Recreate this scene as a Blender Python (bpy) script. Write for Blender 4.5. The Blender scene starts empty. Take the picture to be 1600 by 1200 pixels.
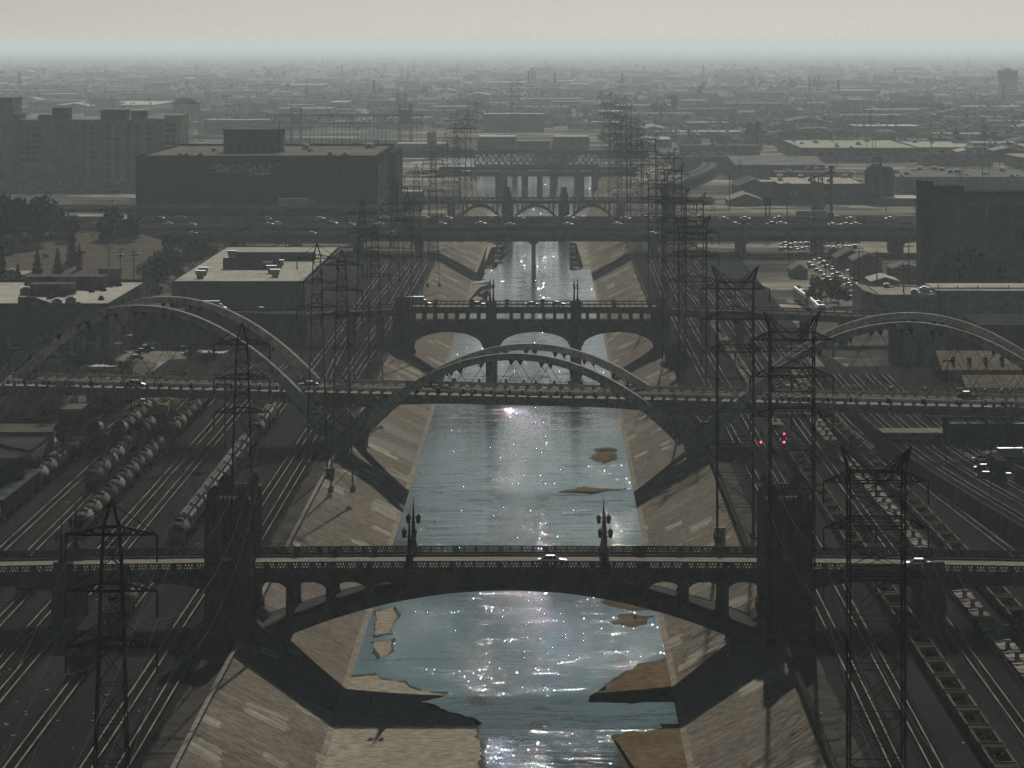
import bpy, math, random
from mathutils import Vector
R = math.radians
scene = bpy.context.scene
C = scene.collection

# ------------------------------------------------------------------ camera
F, U0, V0, H = 7672.0, 855.0, 70.0, 101.0       # focal length in px of the 1600 px frame, vanishing point, eye height
cam_d = bpy.data.cameras.new('camera')
cam = bpy.data.objects.new('camera', cam_d)
C.objects.link(cam)
cam.location = (0, 0, H)
cam.rotation_euler = (R(90), 0, 0)
cam_d.sensor_width = 36.0
cam_d.lens = F / 1600 * 36
cam_d.shift_x = (800 - U0) / 1600
cam_d.shift_y = -(600 - V0) / 1600
cam_d.clip_start = 5
cam_d.clip_end = 250000
scene.camera = cam

# ------------------------------------------------------------------ sky, sun, exposure
SUN_EL, SUN_AZ = 20.5, 2.8                       # degrees; azimuth to the right of +Y
w = bpy.data.worlds.new('World')
scene.world = w
w.use_nodes = True
nt = w.node_tree
nt.nodes.clear()
sky = nt.nodes.new('ShaderNodeTexSky')
sky.sky_type = 'NISHITA'
sky.sun_disc = False
sky.sun_elevation = R(SUN_EL)
sky.sun_rotation = R(SUN_AZ)
sky.altitude = 0
sky.air_density = 1.0
sky.dust_density = 0.6
sky.ozone_density = 4.0
bg = nt.nodes.new('ShaderNodeBackground')
bg.inputs['Strength'].default_value = 0.05
wo = nt.nodes.new('ShaderNodeOutputWorld')
tcw = nt.nodes.new('ShaderNodeTexCoord')
sepw = nt.nodes.new('ShaderNodeSeparateXYZ')
nt.links.new(tcw.outputs['Generated'], sepw.inputs[0])
mrw = nt.nodes.new('ShaderNodeMapRange')          # hazy low sky is greyer than the zenith
mrw.inputs[1].default_value, mrw.inputs[2].default_value, mrw.inputs[3].default_value, mrw.inputs[4].default_value = .0, .6, .2, .6
nt.links.new(sepw.outputs[2], mrw.inputs[0])
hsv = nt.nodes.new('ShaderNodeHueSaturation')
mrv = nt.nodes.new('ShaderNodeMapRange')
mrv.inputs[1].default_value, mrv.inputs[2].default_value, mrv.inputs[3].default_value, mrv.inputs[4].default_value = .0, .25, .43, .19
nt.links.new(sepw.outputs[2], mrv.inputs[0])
mry = nt.nodes.new('ShaderNodeMapRange')          # sky behind the viewer brightened slightly to add fill on shaded fronts
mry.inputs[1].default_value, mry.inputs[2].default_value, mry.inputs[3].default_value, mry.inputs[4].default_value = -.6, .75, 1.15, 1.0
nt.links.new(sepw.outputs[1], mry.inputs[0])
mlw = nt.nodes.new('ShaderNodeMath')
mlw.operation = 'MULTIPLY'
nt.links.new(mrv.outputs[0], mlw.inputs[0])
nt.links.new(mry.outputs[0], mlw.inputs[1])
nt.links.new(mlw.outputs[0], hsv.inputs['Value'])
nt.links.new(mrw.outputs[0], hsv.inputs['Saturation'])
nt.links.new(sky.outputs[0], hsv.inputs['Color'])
mrt = nt.nodes.new('ShaderNodeMapRange')          # away from the horizon the haze turns blue-grey
mrt.inputs[1].default_value, mrt.inputs[2].default_value = .02, .14
nt.links.new(sepw.outputs[2], mrt.inputs[0])
tint = nt.nodes.new('ShaderNodeMix')
tint.data_type, tint.blend_type = 'RGBA', 'MULTIPLY'
tint.inputs[7].default_value = (.56, .88, 1.0, 1)
nt.links.new(mrt.outputs[0], tint.inputs[0])
nt.links.new(hsv.outputs[0], tint.inputs[6])
warm = nt.nodes.new('ShaderNodeMix')
warm.data_type, warm.blend_type = 'RGBA', 'MULTIPLY'
warm.inputs[0].default_value = 1
warm.inputs[7].default_value = (1.0, .99, .955, 1)
nt.links.new(tint.outputs[2], warm.inputs[6])
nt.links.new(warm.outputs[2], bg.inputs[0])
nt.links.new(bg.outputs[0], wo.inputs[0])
sun_d = bpy.data.lights.new('sun', 'SUN')
sun_d.energy = 5.0
sun_d.angle = R(0.5)
sun_d.color = (1.0, 0.95, 0.87)
sun = bpy.data.objects.new('sun', sun_d)
C.objects.link(sun)
_d = Vector((math.sin(R(SUN_AZ)) * math.cos(R(SUN_EL)), math.cos(R(SUN_AZ)) * math.cos(R(SUN_EL)), math.sin(R(SUN_EL))))
sun.rotation_euler = _d.to_track_quat('Z', 'Y').to_euler()
sun.location = (0, 0, 400)
scene.view_settings.view_transform = 'Standard'
scene.view_settings.look = 'None'
scene.view_settings.gamma = 1
scene.view_settings.exposure = -0.05
scene.cycles.use_denoising = True
scene.cycles.denoising_prefilter = 'NONE'
scene.cycles.max_bounces = 5
scene.cycles.diffuse_bounces = 2
scene.cycles.glossy_bounces = 3
scene.cycles.transparent_max_bounces = 6
scene.cycles.volume_bounces = 0
scene.cycles.sample_clamp_indirect = 4
scene.cycles.sample_clamp_direct = 0

# ------------------------------------------------------------------ helpers
def px(u, v, Y):
    "photo pixel (1600 wide) at distance Y -> x, z"
    s = Y / F
    return (u - U0) * s, H - (v - V0) * s
def gy(v, z):
    "distance at which a point of height z shows at row v"
    return F * (H - z) / (v - V0)
def gp(u, v, z):
    Y = gy(v, z)
    return (u - U0) * Y / F, Y

class MB:
    def __init__(self):
        self.v, self.f, self.m = [], [], []
    def add(self, vs, fs, m=0):
        n = len(self.v)
        self.v.extend(vs)
        for f in fs:
            self.f.append(tuple(i + n for i in f))
            self.m.append(m)
    def box(self, x0, x1, y0, y1, z0, z1, m=0):
        if x0 > x1: x0, x1 = x1, x0
        if y0 > y1: y0, y1 = y1, y0
        if z0 > z1: z0, z1 = z1, z0
        self.add([(x0, y0, z0), (x1, y0, z0), (x1, y1, z0), (x0, y1, z0), (x0, y0, z1), (x1, y0, z1), (x1, y1, z1), (x0, y1, z1)],
                 [(0, 3, 2, 1), (4, 5, 6, 7), (0, 1, 5, 4), (1, 2, 6, 5), (2, 3, 7, 6), (3, 0, 4, 7)], m)
    def bar(self, p, q, a=.2, b=None, m=0):
        b = b or a
        p, q = Vector(p), Vector(q)
        d = q - p
        if d.length < 1e-6: return
        d.normalize()
        up = Vector((0, 0, 1)) if abs(d.z) < .95 else Vector((0, 1, 0))
        s = d.cross(up).normalized() * a / 2
        t = s.cross(d).normalized() * b / 2
        self.add([tuple(x) for x in (p - s - t, p + s - t, p + s + t, p - s + t, q - s - t, q + s - t, q + s + t, q - s + t)],
                 [(0, 3, 2, 1), (4, 5, 6, 7), (0, 1, 5, 4), (1, 2, 6, 5), (2, 3, 7, 6), (3, 0, 4, 7)], m)
    def cyl(self, p, q, r0, r1=None, n=10, m=0, caps=True):
        r1 = r0 if r1 is None else r1
        p, q = Vector(p), Vector(q)
        d = (q - p).normalized()
        up = Vector((0, 0, 1)) if abs(d.z) < .95 else Vector((0, 1, 0))
        s = d.cross(up).normalized()
        t = s.cross(d).normalized()
        vs = []
        for c, r in ((p, r0), (q, r1)):
            for i in range(n):
                a = 2 * math.pi * i / n
                vs.append(tuple(c + s * (r * math.cos(a)) + t * (r * math.sin(a))))
        fs = [(i, n + i, n + (i + 1) % n, (i + 1) % n) for i in range(n)]
        if caps: fs += [tuple(range(n)), tuple(range(2 * n - 1, n - 1, -1))]
        self.add(vs, fs, m)
    def tube(self, pts, r, n=4, m=0):
        for a, b in zip(pts, pts[1:]): self.cyl(a, b, r, r, n, m, False)
    def lathe(self, prof, c=(0, 0, 0), n=16, m=0):
        vs, fs = [], []
        for r, z in prof:
            for i in range(n):
                a = 2 * math.pi * i / n
                vs.append((c[0] + r * math.cos(a), c[1] + r * math.sin(a), c[2] + z))
        for k in range(len(prof) - 1):
            for i in range(n):
                fs.append((k * n + i, k * n + (i + 1) % n, (k + 1) * n + (i + 1) % n, (k + 1) * n + i))
        self.add(vs, fs, m)
    def ext(self, poly, a0, a1, axis='y', m=0):
        "extrude a closed outline; axis y: outline is (x,z); x: (y,z); z: (x,y)"
        n = len(poly)
        def P(p, a):
            return (p[0], a, p[1]) if axis == 'y' else (a, p[0], p[1]) if axis == 'x' else (p[0], p[1], a)
        self.add([P(p, a0) for p in poly] + [P(p, a1) for p in poly],
                 [tuple(range(n)), tuple(range(2 * n - 1, n - 1, -1))] + [(i, i + n, (i + 1) % n + n, (i + 1) % n) for i in range(n)], m)
    def quad(self, a, b, c, d, m=0):
        self.add([a, b, c, d], [(0, 1, 2, 3)], m)
    def build(self, name, mats, parent=None, smooth=False, stuff=False):
        me = bpy.data.meshes.new(name)
        o = Vector((0, 0, 0))
        if parent is not None:
            p = parent
            while p is not None:
                o = o + p.location
                p = p.parent
        me.from_pydata([(x - o.x, y - o.y, z - o.z) for x, y, z in self.v], [], self.f)
        if not isinstance(mats, (list, tuple)): mats = [mats]
        for mt in mats: me.materials.append(mt)
        if len(mats) > 1: me.polygons.foreach_set('material_index', self.m)
        if smooth: me.polygons.foreach_set('use_smooth', [True] * len(me.polygons))
        me.update()
        ob = bpy.data.objects.new(name, me)
        C.objects.link(ob)
        if parent is not None: ob.parent = parent
        if stuff: ob['kind'] = 'stuff'
        return ob

def tag(o, label=None, cat=None, group=None, kind=None):
    if label: o['label'] = label
    if cat: o['category'] = cat
    if group: o['group'] = group
    if kind: o['kind'] = kind
    return o
def thing(name, label, cat, loc=(0, 0, 0), rz=0, group=None):
    o = bpy.data.objects.new(name, None)
    C.objects.link(o)
    o.location = loc
    o.rotation_euler = (0, 0, rz)
    o.empty_display_size = .5
    return tag(o, label, cat, group)
def copy_tree(o, parent=None):
    c = o.copy()
    C.objects.link(c)
    if parent is not None: c.parent = parent
    for ch in list(o.children): copy_tree(ch, c)
    return c
def place(proto, used, loc, rz=0, label=None, group=None, scale=None):
    "the first call moves the prototype itself, later calls copy it with its parts"
    if used.get(proto.name):
        o = copy_tree(proto)
    else:
        o = proto
        used[proto.name] = True
    o.location = loc
    o.rotation_euler = (0, 0, rz)
    o.scale = (scale,) * 3 if isinstance(scale, (int, float)) else (scale or (1, 1, 1))
    if label: o['label'] = label
    if group: o['group'] = group
    return o
USED = {}
ORD = ['first', 'second', 'third', 'fourth', 'fifth', 'sixth', 'seventh', 'eighth', 'ninth', 'tenth', 'eleventh', 'twelfth', 'thirteenth',
       'fourteenth', 'fifteenth', 'sixteenth', 'seventeenth', 'eighteenth', 'nineteenth', 'twentieth'] + \
      ['twenty-' + t for t in ('first', 'second', 'third', 'fourth', 'fifth', 'sixth', 'seventh', 'eighth', 'ninth')] + \
      ['thirtieth'] + ['thirty-' + t for t in ('first', 'second', 'third', 'fourth', 'fifth', 'sixth', 'seventh', 'eighth', 'ninth')] + ['fortieth'] + \
      ['forty-' + t for t in ('first', 'second', 'third', 'fourth', 'fifth', 'sixth', 'seventh', 'eighth', 'ninth')]

def mat(name, c1, c2=None, scale=.3, rough=.8, metal=0, stretch=(1, 1, 1), fine=None, bump=0, rnd=0, spec=0.0, contrast=(.35, .65), emit=None):
    "noise-mottled principled material; c1/c2 the two base colours; rnd: brightness spread between copies"
    m = bpy.data.materials.new(name)
    m.use_nodes = True
    n, l = m.node_tree.nodes, m.node_tree.links
    b = n['Principled BSDF']
    b.inputs['Roughness'].default_value = rough
    b.inputs['Metallic'].default_value = metal
    b.inputs['Specular IOR Level'].default_value = spec
    c2 = c2 or tuple(x * .7 for x in c1)
    tc = n.new('ShaderNodeTexCoord')
    mp = n.new('ShaderNodeMapping')
    mp.inputs['Scale'].default_value = stretch
    l.new(tc.outputs['Object'], mp.inputs[0])
    no = n.new('ShaderNodeTexNoise')
    no.inputs['Scale'].default_value = scale
    no.inputs['Detail'].default_value = 6
    no.inputs['Roughness'].default_value = .65
    l.new(mp.outputs[0], no.inputs['Vector'])
    cr = n.new('ShaderNodeValToRGB')
    cr.color_ramp.elements[0].position, cr.color_ramp.elements[1].position = contrast
    cr.color_ramp.elements[0].color = (*c2, 1)
    cr.color_ramp.elements[1].color = (*c1, 1)
    l.new(no.outputs['Fac'], cr.inputs[0])
    out = cr.outputs[0]
    if fine:
        f2 = n.new('ShaderNodeTexNoise')
        f2.inputs['Scale'].default_value = fine
        f2.inputs['Detail'].default_value = 3
        l.new(tc.outputs['Object'], f2.inputs['Vector'])
        mr = n.new('ShaderNodeMapRange')
        mr.inputs[1].default_value, mr.inputs[2].default_value = .3, .7
        mr.inputs[3].default_value, mr.inputs[4].default_value = .65, 1.35
        l.new(f2.outputs['Fac'], mr.inputs[0])
        mx = n.new('ShaderNodeMix')
        mx.data_type = 'RGBA'
        mx.blend_type = 'MULTIPLY'
        mx.inputs[0].default_value = 1
        l.new(out, mx.inputs[6])
        l.new(mr.outputs[0], mx.inputs[7])
        out = mx.outputs[2]
    if rnd:
        oi = n.new('ShaderNodeObjectInfo')
        mr = n.new('ShaderNodeMapRange')
        mr.inputs[3].default_value, mr.inputs[4].default_value = 1 - rnd, 1 + rnd
        l.new(oi.outputs['Random'], mr.inputs[0])
        mx = n.new('ShaderNodeMix')
        mx.data_type = 'RGBA'
        mx.blend_type = 'MULTIPLY'
        mx.inputs[0].default_value = 1
        l.new(out, mx.inputs[6])
        l.new(mr.outputs[0], mx.inputs[7])
        out = mx.outputs[2]
    l.new(out, b.inputs['Base Color'])
    if bump:
        bp = n.new('ShaderNodeBump')
        bp.inputs['Strength'].default_value = bump
        bp.inputs['Distance'].default_value = .2
        l.new(no.outputs['Fac'], bp.inputs['Height'])
        l.new(bp.outputs[0], b.inputs['Normal'])
    if emit:
        b.inputs['Emission Color'].default_value = (*emit[:3], 1)
        b.inputs['Emission Strength'].default_value = emit[3]
    return m

# ------------------------------------------------------------------ haze: even air round camera and scene
def haze(density=4.7e-5, g=.25, color=(.67, .775, .805), top=132):
    b = MB()
    b.box(-45000, 45000, -600, 110000, -4, top)
    m = bpy.data.materials.new('haze_air')
    m.use_nodes = True
    n, l = m.node_tree.nodes, m.node_tree.links
    n.remove(n['Principled BSDF'])
    v = n.new('ShaderNodeVolumePrincipled')
    v.inputs['Color'].default_value = (*color, 1)
    v.inputs['Density'].default_value = density
    v.inputs['Anisotropy'].default_value = g
    l.new(v.outputs[0], n['Material Output'].inputs['Volume'])
    m.cycles.homogeneous_volume = True if hasattr(m, 'cycles') and hasattr(m.cycles, 'homogeneous_volume') else False
    o = b.build('haze', m)
    tag(o, kind='stuff')
haze()
# ------------------------------------------------------------------ ground, channel, water
ZG = 8.0                                          # height of the yards above the channel bed
SECT = [(200, -47.8, -31.2, 19.5, 36.5), (2700, -47.8, -31.2, 19.5, 36.5), (3050, -53, -38, 25, 40), (3400, -62, -47, 34, 50),
        (3700, -66, -52, 36, 52), (4200, -110, -96, 10, 26), (4800, -300, -285, -150, -135), (5300, -900, -880, -700, -690)]

def mat_bank():
    m = mat('bank_concrete', (.24, .205, .16), (.16, .138, .11), scale=.12, rough=.85, stretch=(.35, .30, .35), fine=.8, contrast=(.3, .7))
    n, l = m.node_tree.nodes, m.node_tree.links
    b = n['Principled BSDF']
    src = b.inputs['Base Color'].links[0].from_socket
    tc = n.new('ShaderNodeTexCoord')
    # pale repaint/repair patches: rectangles lying down the slope
    mp = n.new('ShaderNodeMapping')
    mp.inputs['Rotation'].default_value = (0, 0, 0)
    mp.inputs['Scale'].default_value = (1 / 6.0, 1 / 13.0, 0)
    l.new(tc.outputs['Object'], mp.inputs[0])
    out = src
    for k, (sc, thr, col, off) in enumerate(((1.0, .80, (.40, .37, .31), 0.0), (.55, .84, (.28, .26, .235), 31.7), (1.9, .87, (.46, .43, .37), 77.1))):
        vm = n.new('ShaderNodeVectorMath')
        vm.operation = 'MULTIPLY_ADD'
        vm.inputs[1].default_value = (sc, sc, 0)
        vm.inputs[2].default_value = (off, off * 1.7, 0)
        l.new(mp.outputs[0], vm.inputs[0])
        wn0 = n.new('ShaderNodeTexNoise')
        wn0.inputs['Scale'].default_value = 6
        l.new(vm.outputs[0], wn0.inputs['Vector'])
        ad = n.new('ShaderNodeVectorMath')
        ad.operation = 'MULTIPLY_ADD'
        ad.inputs[1].default_value = (.45, .22, 0)
        l.new(wn0.outputs['Color'], ad.inputs[0])
        l.new(vm.outputs[0], ad.inputs[2])
        fl = n.new('ShaderNodeVectorMath')
        fl.operation = 'FLOOR'
        l.new(ad.outputs[0], fl.inputs[0])
        wn = n.new('ShaderNodeTexWhiteNoise')
        wn.noise_dimensions = '2D'
        l.new(fl.outputs[0], wn.inputs['Vector'])
        big = n.new('ShaderNodeTexNoise')
        big.inputs['Scale'].default_value = .12
        l.new(vm.outputs[0], big.inputs['Vector'])
        mul = n.new('ShaderNodeMath')
        mul.operation = 'MULTIPLY_ADD'
        mul.inputs[1].default_value = .45
        l.new(big.outputs['Fac'], mul.inputs[0])
        l.new(wn.outputs['Value'], mul.inputs[2])
        gt = n.new('ShaderNodeMath')
        gt.operation = 'GREATER_THAN'
        gt.inputs[1].default_value = thr + .345
        l.new(mul.outputs[0], gt.inputs[0])
        ns = n.new('ShaderNodeTexNoise')
        ns.inputs['Scale'].default_value = .9
        ns.inputs['Detail'].default_value = 5
        mp2 = n.new('ShaderNodeMapping')
        mp2.inputs['Scale'].default_value = (.2, .5, .2)
        l.new(tc.outputs['Object'], mp2.inputs[0])
        l.new(mp2.outputs[0], ns.inputs['Vector'])
        mr = n.new('ShaderNodeMapRange')
        mr.inputs[1].default_value, mr.inputs[2].default_value = .32, .62
        l.new(ns.outputs['Fac'], mr.inputs[0])
        fac = n.new('ShaderNodeMath')
        fac.operation = 'MULTIPLY'
        l.new(gt.outputs[0], fac.inputs[0])
        l.new(mr.outputs[0], fac.inputs[1])
        mx = n.new('ShaderNodeMix')
        mx.data_type = 'RGBA'
        l.new(fac.outputs[0], mx.inputs[0])
        l.new(out, mx.inputs[6])
        mx.inputs[7].default_value = (*col, 1)
        out = mx.outputs[2]
    # streaks running down the slope (fine stripes along X)
    sp = n.new('ShaderNodeTexNoise')
    sp.inputs['Scale'].default_value = 1.0
    sp.inputs['Detail'].default_value = 4
    mp3 = n.new('ShaderNodeMapping')
    mp3.inputs['Scale'].default_value = (.05, .55, .05)
    l.new(tc.outputs['Object'], mp3.inputs[0])
    l.new(mp3.outputs[0], sp.inputs['Vector'])
    mr = n.new('ShaderNodeMapRange')
    mr.inputs[1].default_value, mr.inputs[2].default_value = .35, .65
    mr.inputs[3].default_value, mr.inputs[4].default_value = .84, 1.12
    l.new(sp.outputs['Fac'], mr.inputs[0])
    mx = n.new('ShaderNodeMix')
    mx.data_type = 'RGBA'
    mx.blend_type = 'MULTIPLY'
    mx.inputs[0].default_value = 1
    l.new(out, mx.inputs[6])
    l.new(mr.outputs[0], mx.inputs[7])
    sep = n.new('ShaderNodeSeparateXYZ')
    l.new(tc.outputs['Object'], sep.inputs[0])
    out = mx.outputs[2]
    for k, (step_, wdt) in enumerate(((6.1, .03), (4.6, .012))):
        m1 = n.new('ShaderNodeMath')
        m1.operation = 'DIVIDE'
        m1.inputs[1].default_value = step_
        l.new(sep.outputs[1 - k], m1.inputs[0])
        m2 = n.new('ShaderNodeMath')
        m2.operation = 'FRACT'
        l.new(m1.outputs[0], m2.inputs[0])
        m3 = n.new('ShaderNodeMath')
        m3.operation = 'LESS_THAN'
        m3.inputs[1].default_value = wdt
        l.new(m2.outputs[0], m3.inputs[0])
        m4 = n.new('ShaderNodeMath')
        m4.operation = 'MULTIPLY'
        m4.inputs[1].default_value = .5
        l.new(m3.outputs[0], m4.inputs[0])
        jx = n.new('ShaderNodeMix')
        jx.data_type = 'RGBA'
        l.new(m4.outputs[0], jx.inputs[0])
        l.new(out, jx.inputs[6])
        jx.inputs[7].default_value = (.05, .042, .032, 1)
        out = jx.outputs[2]
    l.new(out, b.inputs['Base Color'])
    return m
M_BANK = mat_bank()
M_TOE = mat('toe_concrete', (.34, .30, .235), (.22, .19, .15), scale=.25, fine=1.5, stretch=(.3, 1, .3))
M_BED = mat('bed_concrete', (.36, .32, .25), (.28, .245, .19), scale=.05, fine=.6, stretch=(1.5, .25, 1))
M_SILT = mat('damp_silt', (.17, .125, .072), (.115, .083, .048), scale=.12, fine=.7, stretch=(1, .4, 1), rough=.6)
M_GROUND = mat('city_ground', (.085, .08, .07), (.035, .036, .034), scale=.012, fine=.08, rough=.95, contrast=(.38, .62))
def lots():
    m = mat('city_ground', (.16, .155, .14), (.075, .076, .072), scale=.012, fine=.08, rough=.95, contrast=(.38, .62))
    n, l = m.node_tree.nodes, m.node_tree.links
    b = n['Principled BSDF']
    src = b.inputs['Base Color'].links[0].from_socket
    tc = n.new('ShaderNodeTexCoord')
    vo = n.new('ShaderNodeTexVoronoi')
    vo.distance = 'CHEBYCHEV'
    vo.inputs['Scale'].default_value = .016
    l.new(tc.outputs['Object'], vo.inputs['Vector'])
    sp = n.new('ShaderNodeSeparateColor')
    l.new(vo.outputs['Color'], sp.inputs[0])
    cr = n.new('ShaderNodeValToRGB')
    e = cr.color_ramp.elements
    e[0].position, e[0].color = .0, (.45, .47, .45, 1)
    e[1].position, e[1].color = .97, (3.0, 2.8, 2.5, 1)
    k = e.new(.62)
    k.color = (1.1, 1.08, 1.0, 1)
    l.new(sp.outputs[0], cr.inputs[0])
    mx = n.new('ShaderNodeMix')
    mx.data_type, mx.blend_type = 'RGBA', 'MULTIPLY'
    mx.inputs[0].default_value = 1
    l.new(src, mx.inputs[6])
    l.new(cr.outputs[0], mx.inputs[7])
    l.new(mx.outputs[2], b.inputs['Base Color'])
    return m
M_GROUND = lots()
M_BALLAST = mat('ballast', (.034, .033, .032), (.016, .0165, .017), scale=.05, fine=2.2, rough=.95, stretch=(1.2, .22, 1), bump=.15)
M_DIRT = mat('dirt', (.15, .125, .095), (.09, .075, .058), scale=.15, fine=1.5, rough=.95)
M_ASPH = mat('asphalt', (.075, .072, .068), (.05, .05, .048), scale=.1, fine=1.0, rough=.85)
M_LOT = mat('pale_concrete', (.24, .22, .19), (.17, .155, .135), scale=.08, fine=.8)

def strip(name, i, j, za, zb, m, off_a=0, off_b=0):
    b = MB()
    rows = []
    for k in range(len(SECT) - 1):
        a, c = SECT[k], SECT[k + 1]
        n = 24 if k == 0 else 6
        for t in range(n): rows.append(tuple(a[q] + (c[q] - a[q]) * t / n for q in range(5)))
    rows.append(SECT[-1])
    for r, q in zip(rows, rows[1:]):
        b.quad((r[i] + off_a, r[0], za), (r[j] + off_b, r[0], zb), (q[j] + off_b, q[0], zb), (q[i] + off_a, q[0], za))
    return tag(b.build(name, m), kind='structure')
strip('river_bank', 1, 2, ZG, .42, M_BANK, 0, -1.0)
strip('river_bank', 3, 4, .42, ZG, M_BANK, 1.0, 0)
strip('bank_toe', 2, 2, .42, 0, M_TOE, -1.0, 0)
strip('bank_toe', 3, 3, 0, .42, M_TOE, 0, 1.0)
strip('riverbed', 2, 3, 0, 0, M_BED)
def ground():
    b = MB()
    for side in (0, 1):
        for a, c in zip(SECT, SECT[1:]):
            if side == 0: b.quad((-45000, a[0], ZG), (a[1], a[0], ZG), (c[1], c[0], ZG), (-45000, c[0], ZG))
            else: b.quad((a[4], a[0], ZG), (45000, a[0], ZG), (45000, c[0], ZG), (c[4], c[0], ZG))
    b.quad((-45000, 5300, ZG), (45000, 5300, ZG), (45000, 109000, ZG), (-45000, 109000, ZG))
    b.quad((-45000, -500, ZG), (45000, -500, ZG), (45000, 200, ZG), (-45000, 200, ZG))
    tag(b.build('ground', M_GROUND), kind='structure')
ground()
def sheet(name, pts, z, m, label=None):
    b = MB()
    b.add([(x, y, z) for x, y in pts], [tuple(range(len(pts)))])
    o = b.build(name, m)
    return tag(o, label, kind='structure')
sheet('rail_yard', [(-47.9, 210), (-47.9, 2120), (-104, 2120), (-113, 1350), (-118, 900), (-125, 210)][::-1], ZG + .004, M_BALLAST)
sheet('rail_yard', [(36.6, 210), (150, 210), (82, 1500), (84, 2120), (36.6, 2120)], ZG + .004, M_BALLAST)

# water surface
def mat_water():
    m = bpy.data.materials.new('shallow_water')
    m.use_nodes = True
    n, l = m.node_tree.nodes, m.node_tree.links
    b = n['Principled BSDF']
    b.inputs['Base Color'].default_value = (.045, .065, .07, 1)
    b.inputs['Roughness'].default_value = .035
    b.inputs['IOR'].default_value = 1.33
    tc = n.new('ShaderNodeTexCoord')
    def noise(sc, st, det=3, rgh=.6):
        mp = n.new('ShaderNodeMapping')
        mp.inputs['Scale'].default_value = st
        l.new(tc.outputs['Object'], mp.inputs[0])
        t = n.new('ShaderNodeTexNoise')
        t.inputs['Scale'].default_value = sc
        t.inputs['Detail'].default_value = det
        t.inputs['Roughness'].default_value = rgh
        l.new(mp.outputs[0], t.inputs['Vector'])
        return t.outputs['Fac']
    def math_(op, a, c):
        t = n.new('ShaderNodeMath')
        t.operation = op
        for i, x in enumerate((a, c)):
            if isinstance(x, (int, float)): t.inputs[i].default_value = x
            else: l.new(x, t.inputs[i])
        return t.outputs[0]
    def ramp(s, lo, hi, a=0, c=1):
        t = n.new('ShaderNodeMapRange')
        t.inputs[1].default_value, t.inputs[2].default_value, t.inputs[3].default_value, t.inputs[4].default_value = lo, hi, a, c
        l.new(s, t.inputs[0])
        return t.outputs[0]
    # riffles: bands across the flow, and the central low-flow slot
    sep = n.new('ShaderNodeSeparateXYZ')
    l.new(tc.outputs['Object'], sep.inputs[0])
    cx = math_('ABSOLUTE', math_('ADD', sep.outputs[0], 6.0), 0)
    slot = ramp(cx, 5.5, 4.0)
    edge = math_('MULTIPLY', ramp(cx, 3.0, 4.6), ramp(cx, 7.0, 5.2))
    riff = ramp(noise(.055, (1, 2.4, 1), 5, .75), .53, .66)
    riff2 = ramp(noise(.30, (.6, 1.8, 1), 3), .57, .68)
    amp = math_('ADD', math_('MULTIPLY', riff, .44), math_('MULTIPLY', riff2, .52))
    amp = math_('ADD', amp, math_('MULTIPLY', slot, .10))
    amp = math_('ADD', amp, math_('MULTIPLY', math_('MULTIPLY', edge, ramp(noise(.08, (1, 1, 1), 3), .48, .62)), .6))
    amp = math_('ADD', amp, .05)
    bp = n.new('ShaderNodeBump')
    bp.inputs['Distance'].default_value = .38
    h = math_('ADD', math_('MULTIPLY', noise(.75, (1, .8, 1), 4, .65), .9), math_('MULTIPLY', noise(3.2, (1, .8, 1), 2), .5))
    h = math_('ADD', h, math_('MULTIPLY', noise(.22, (.6, 1, 1), 2), 1.2))
    l.new(amp, bp.inputs['Strength'])
    l.new(h, bp.inputs['Height'])
    l.new(bp.outputs[0], b.inputs['Normal'])
    # darker deep slot / paler silt in shallow water
    cr = n.new('ShaderNodeValToRGB')
    cr.color_ramp.elements[0].position, cr.color_ramp.elements[1].position = .35, .65
    cr.color_ramp.elements[0].color = (.010, .026, .032, 1)
    cr.color_ramp.elements[1].color = (.07, .10, .105, 1)
    l.new(noise(.06, (.8, 1.6, 1), 5, .65), cr.inputs[0])
    l.new(cr.outputs[0], b.inputs['Base Color'])
    return m
M_WATER = mat_water()
rnd = random.Random(5)
def wavy(pts, amp, step, seed, closed=True):
    "subdivide an outline and shake it with fractal offsets"
    r = random.Random(seed)
    ph = [(r.uniform(0, 6.28), r.uniform(0, 6.28), f) for f in (.11, .23, .47, .9, 1.7)]
    out = []
    n = len(pts)
    for i in range(n if closed else n - 1):
        a, c = Vector(pts[i]), Vector(pts[(i + 1) % n])
        k = max(1, int((c - a).length / step))
        for t in range(k):
            p = a.lerp(c, t / k)
            s = i * 13.7 + (c - a).length * t / k
            dx = sum(math.sin(s * f + p1) / (1 + 3 * f) for p1, p2, f in ph)
            dy = sum(math.cos(s * f * 1.1 + p2) / (1 + 3 * f) for p1, p2, f in ph)
            out.append((p.x + amp * dx * .8, p.y + amp * dy * 2.0))
    return out
w_ = MB()
rows = [(s[0], s[2], s[3]) for s in SECT]
rows[0] = (480.0, -31.2, 19.5)
for a, c in zip(rows, rows[1:]):
    w_.quad((a[1], a[0], .06), (a[2], a[0], .06), (c[2], c[0], .06), (c[1], c[0], .06))
tag(w_.build('water', M_WATER), kind='structure')
M_WET = mat('wet_concrete', (.10, .088, .065), (.065, .06, .048), scale=.2, rough=.5)
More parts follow.
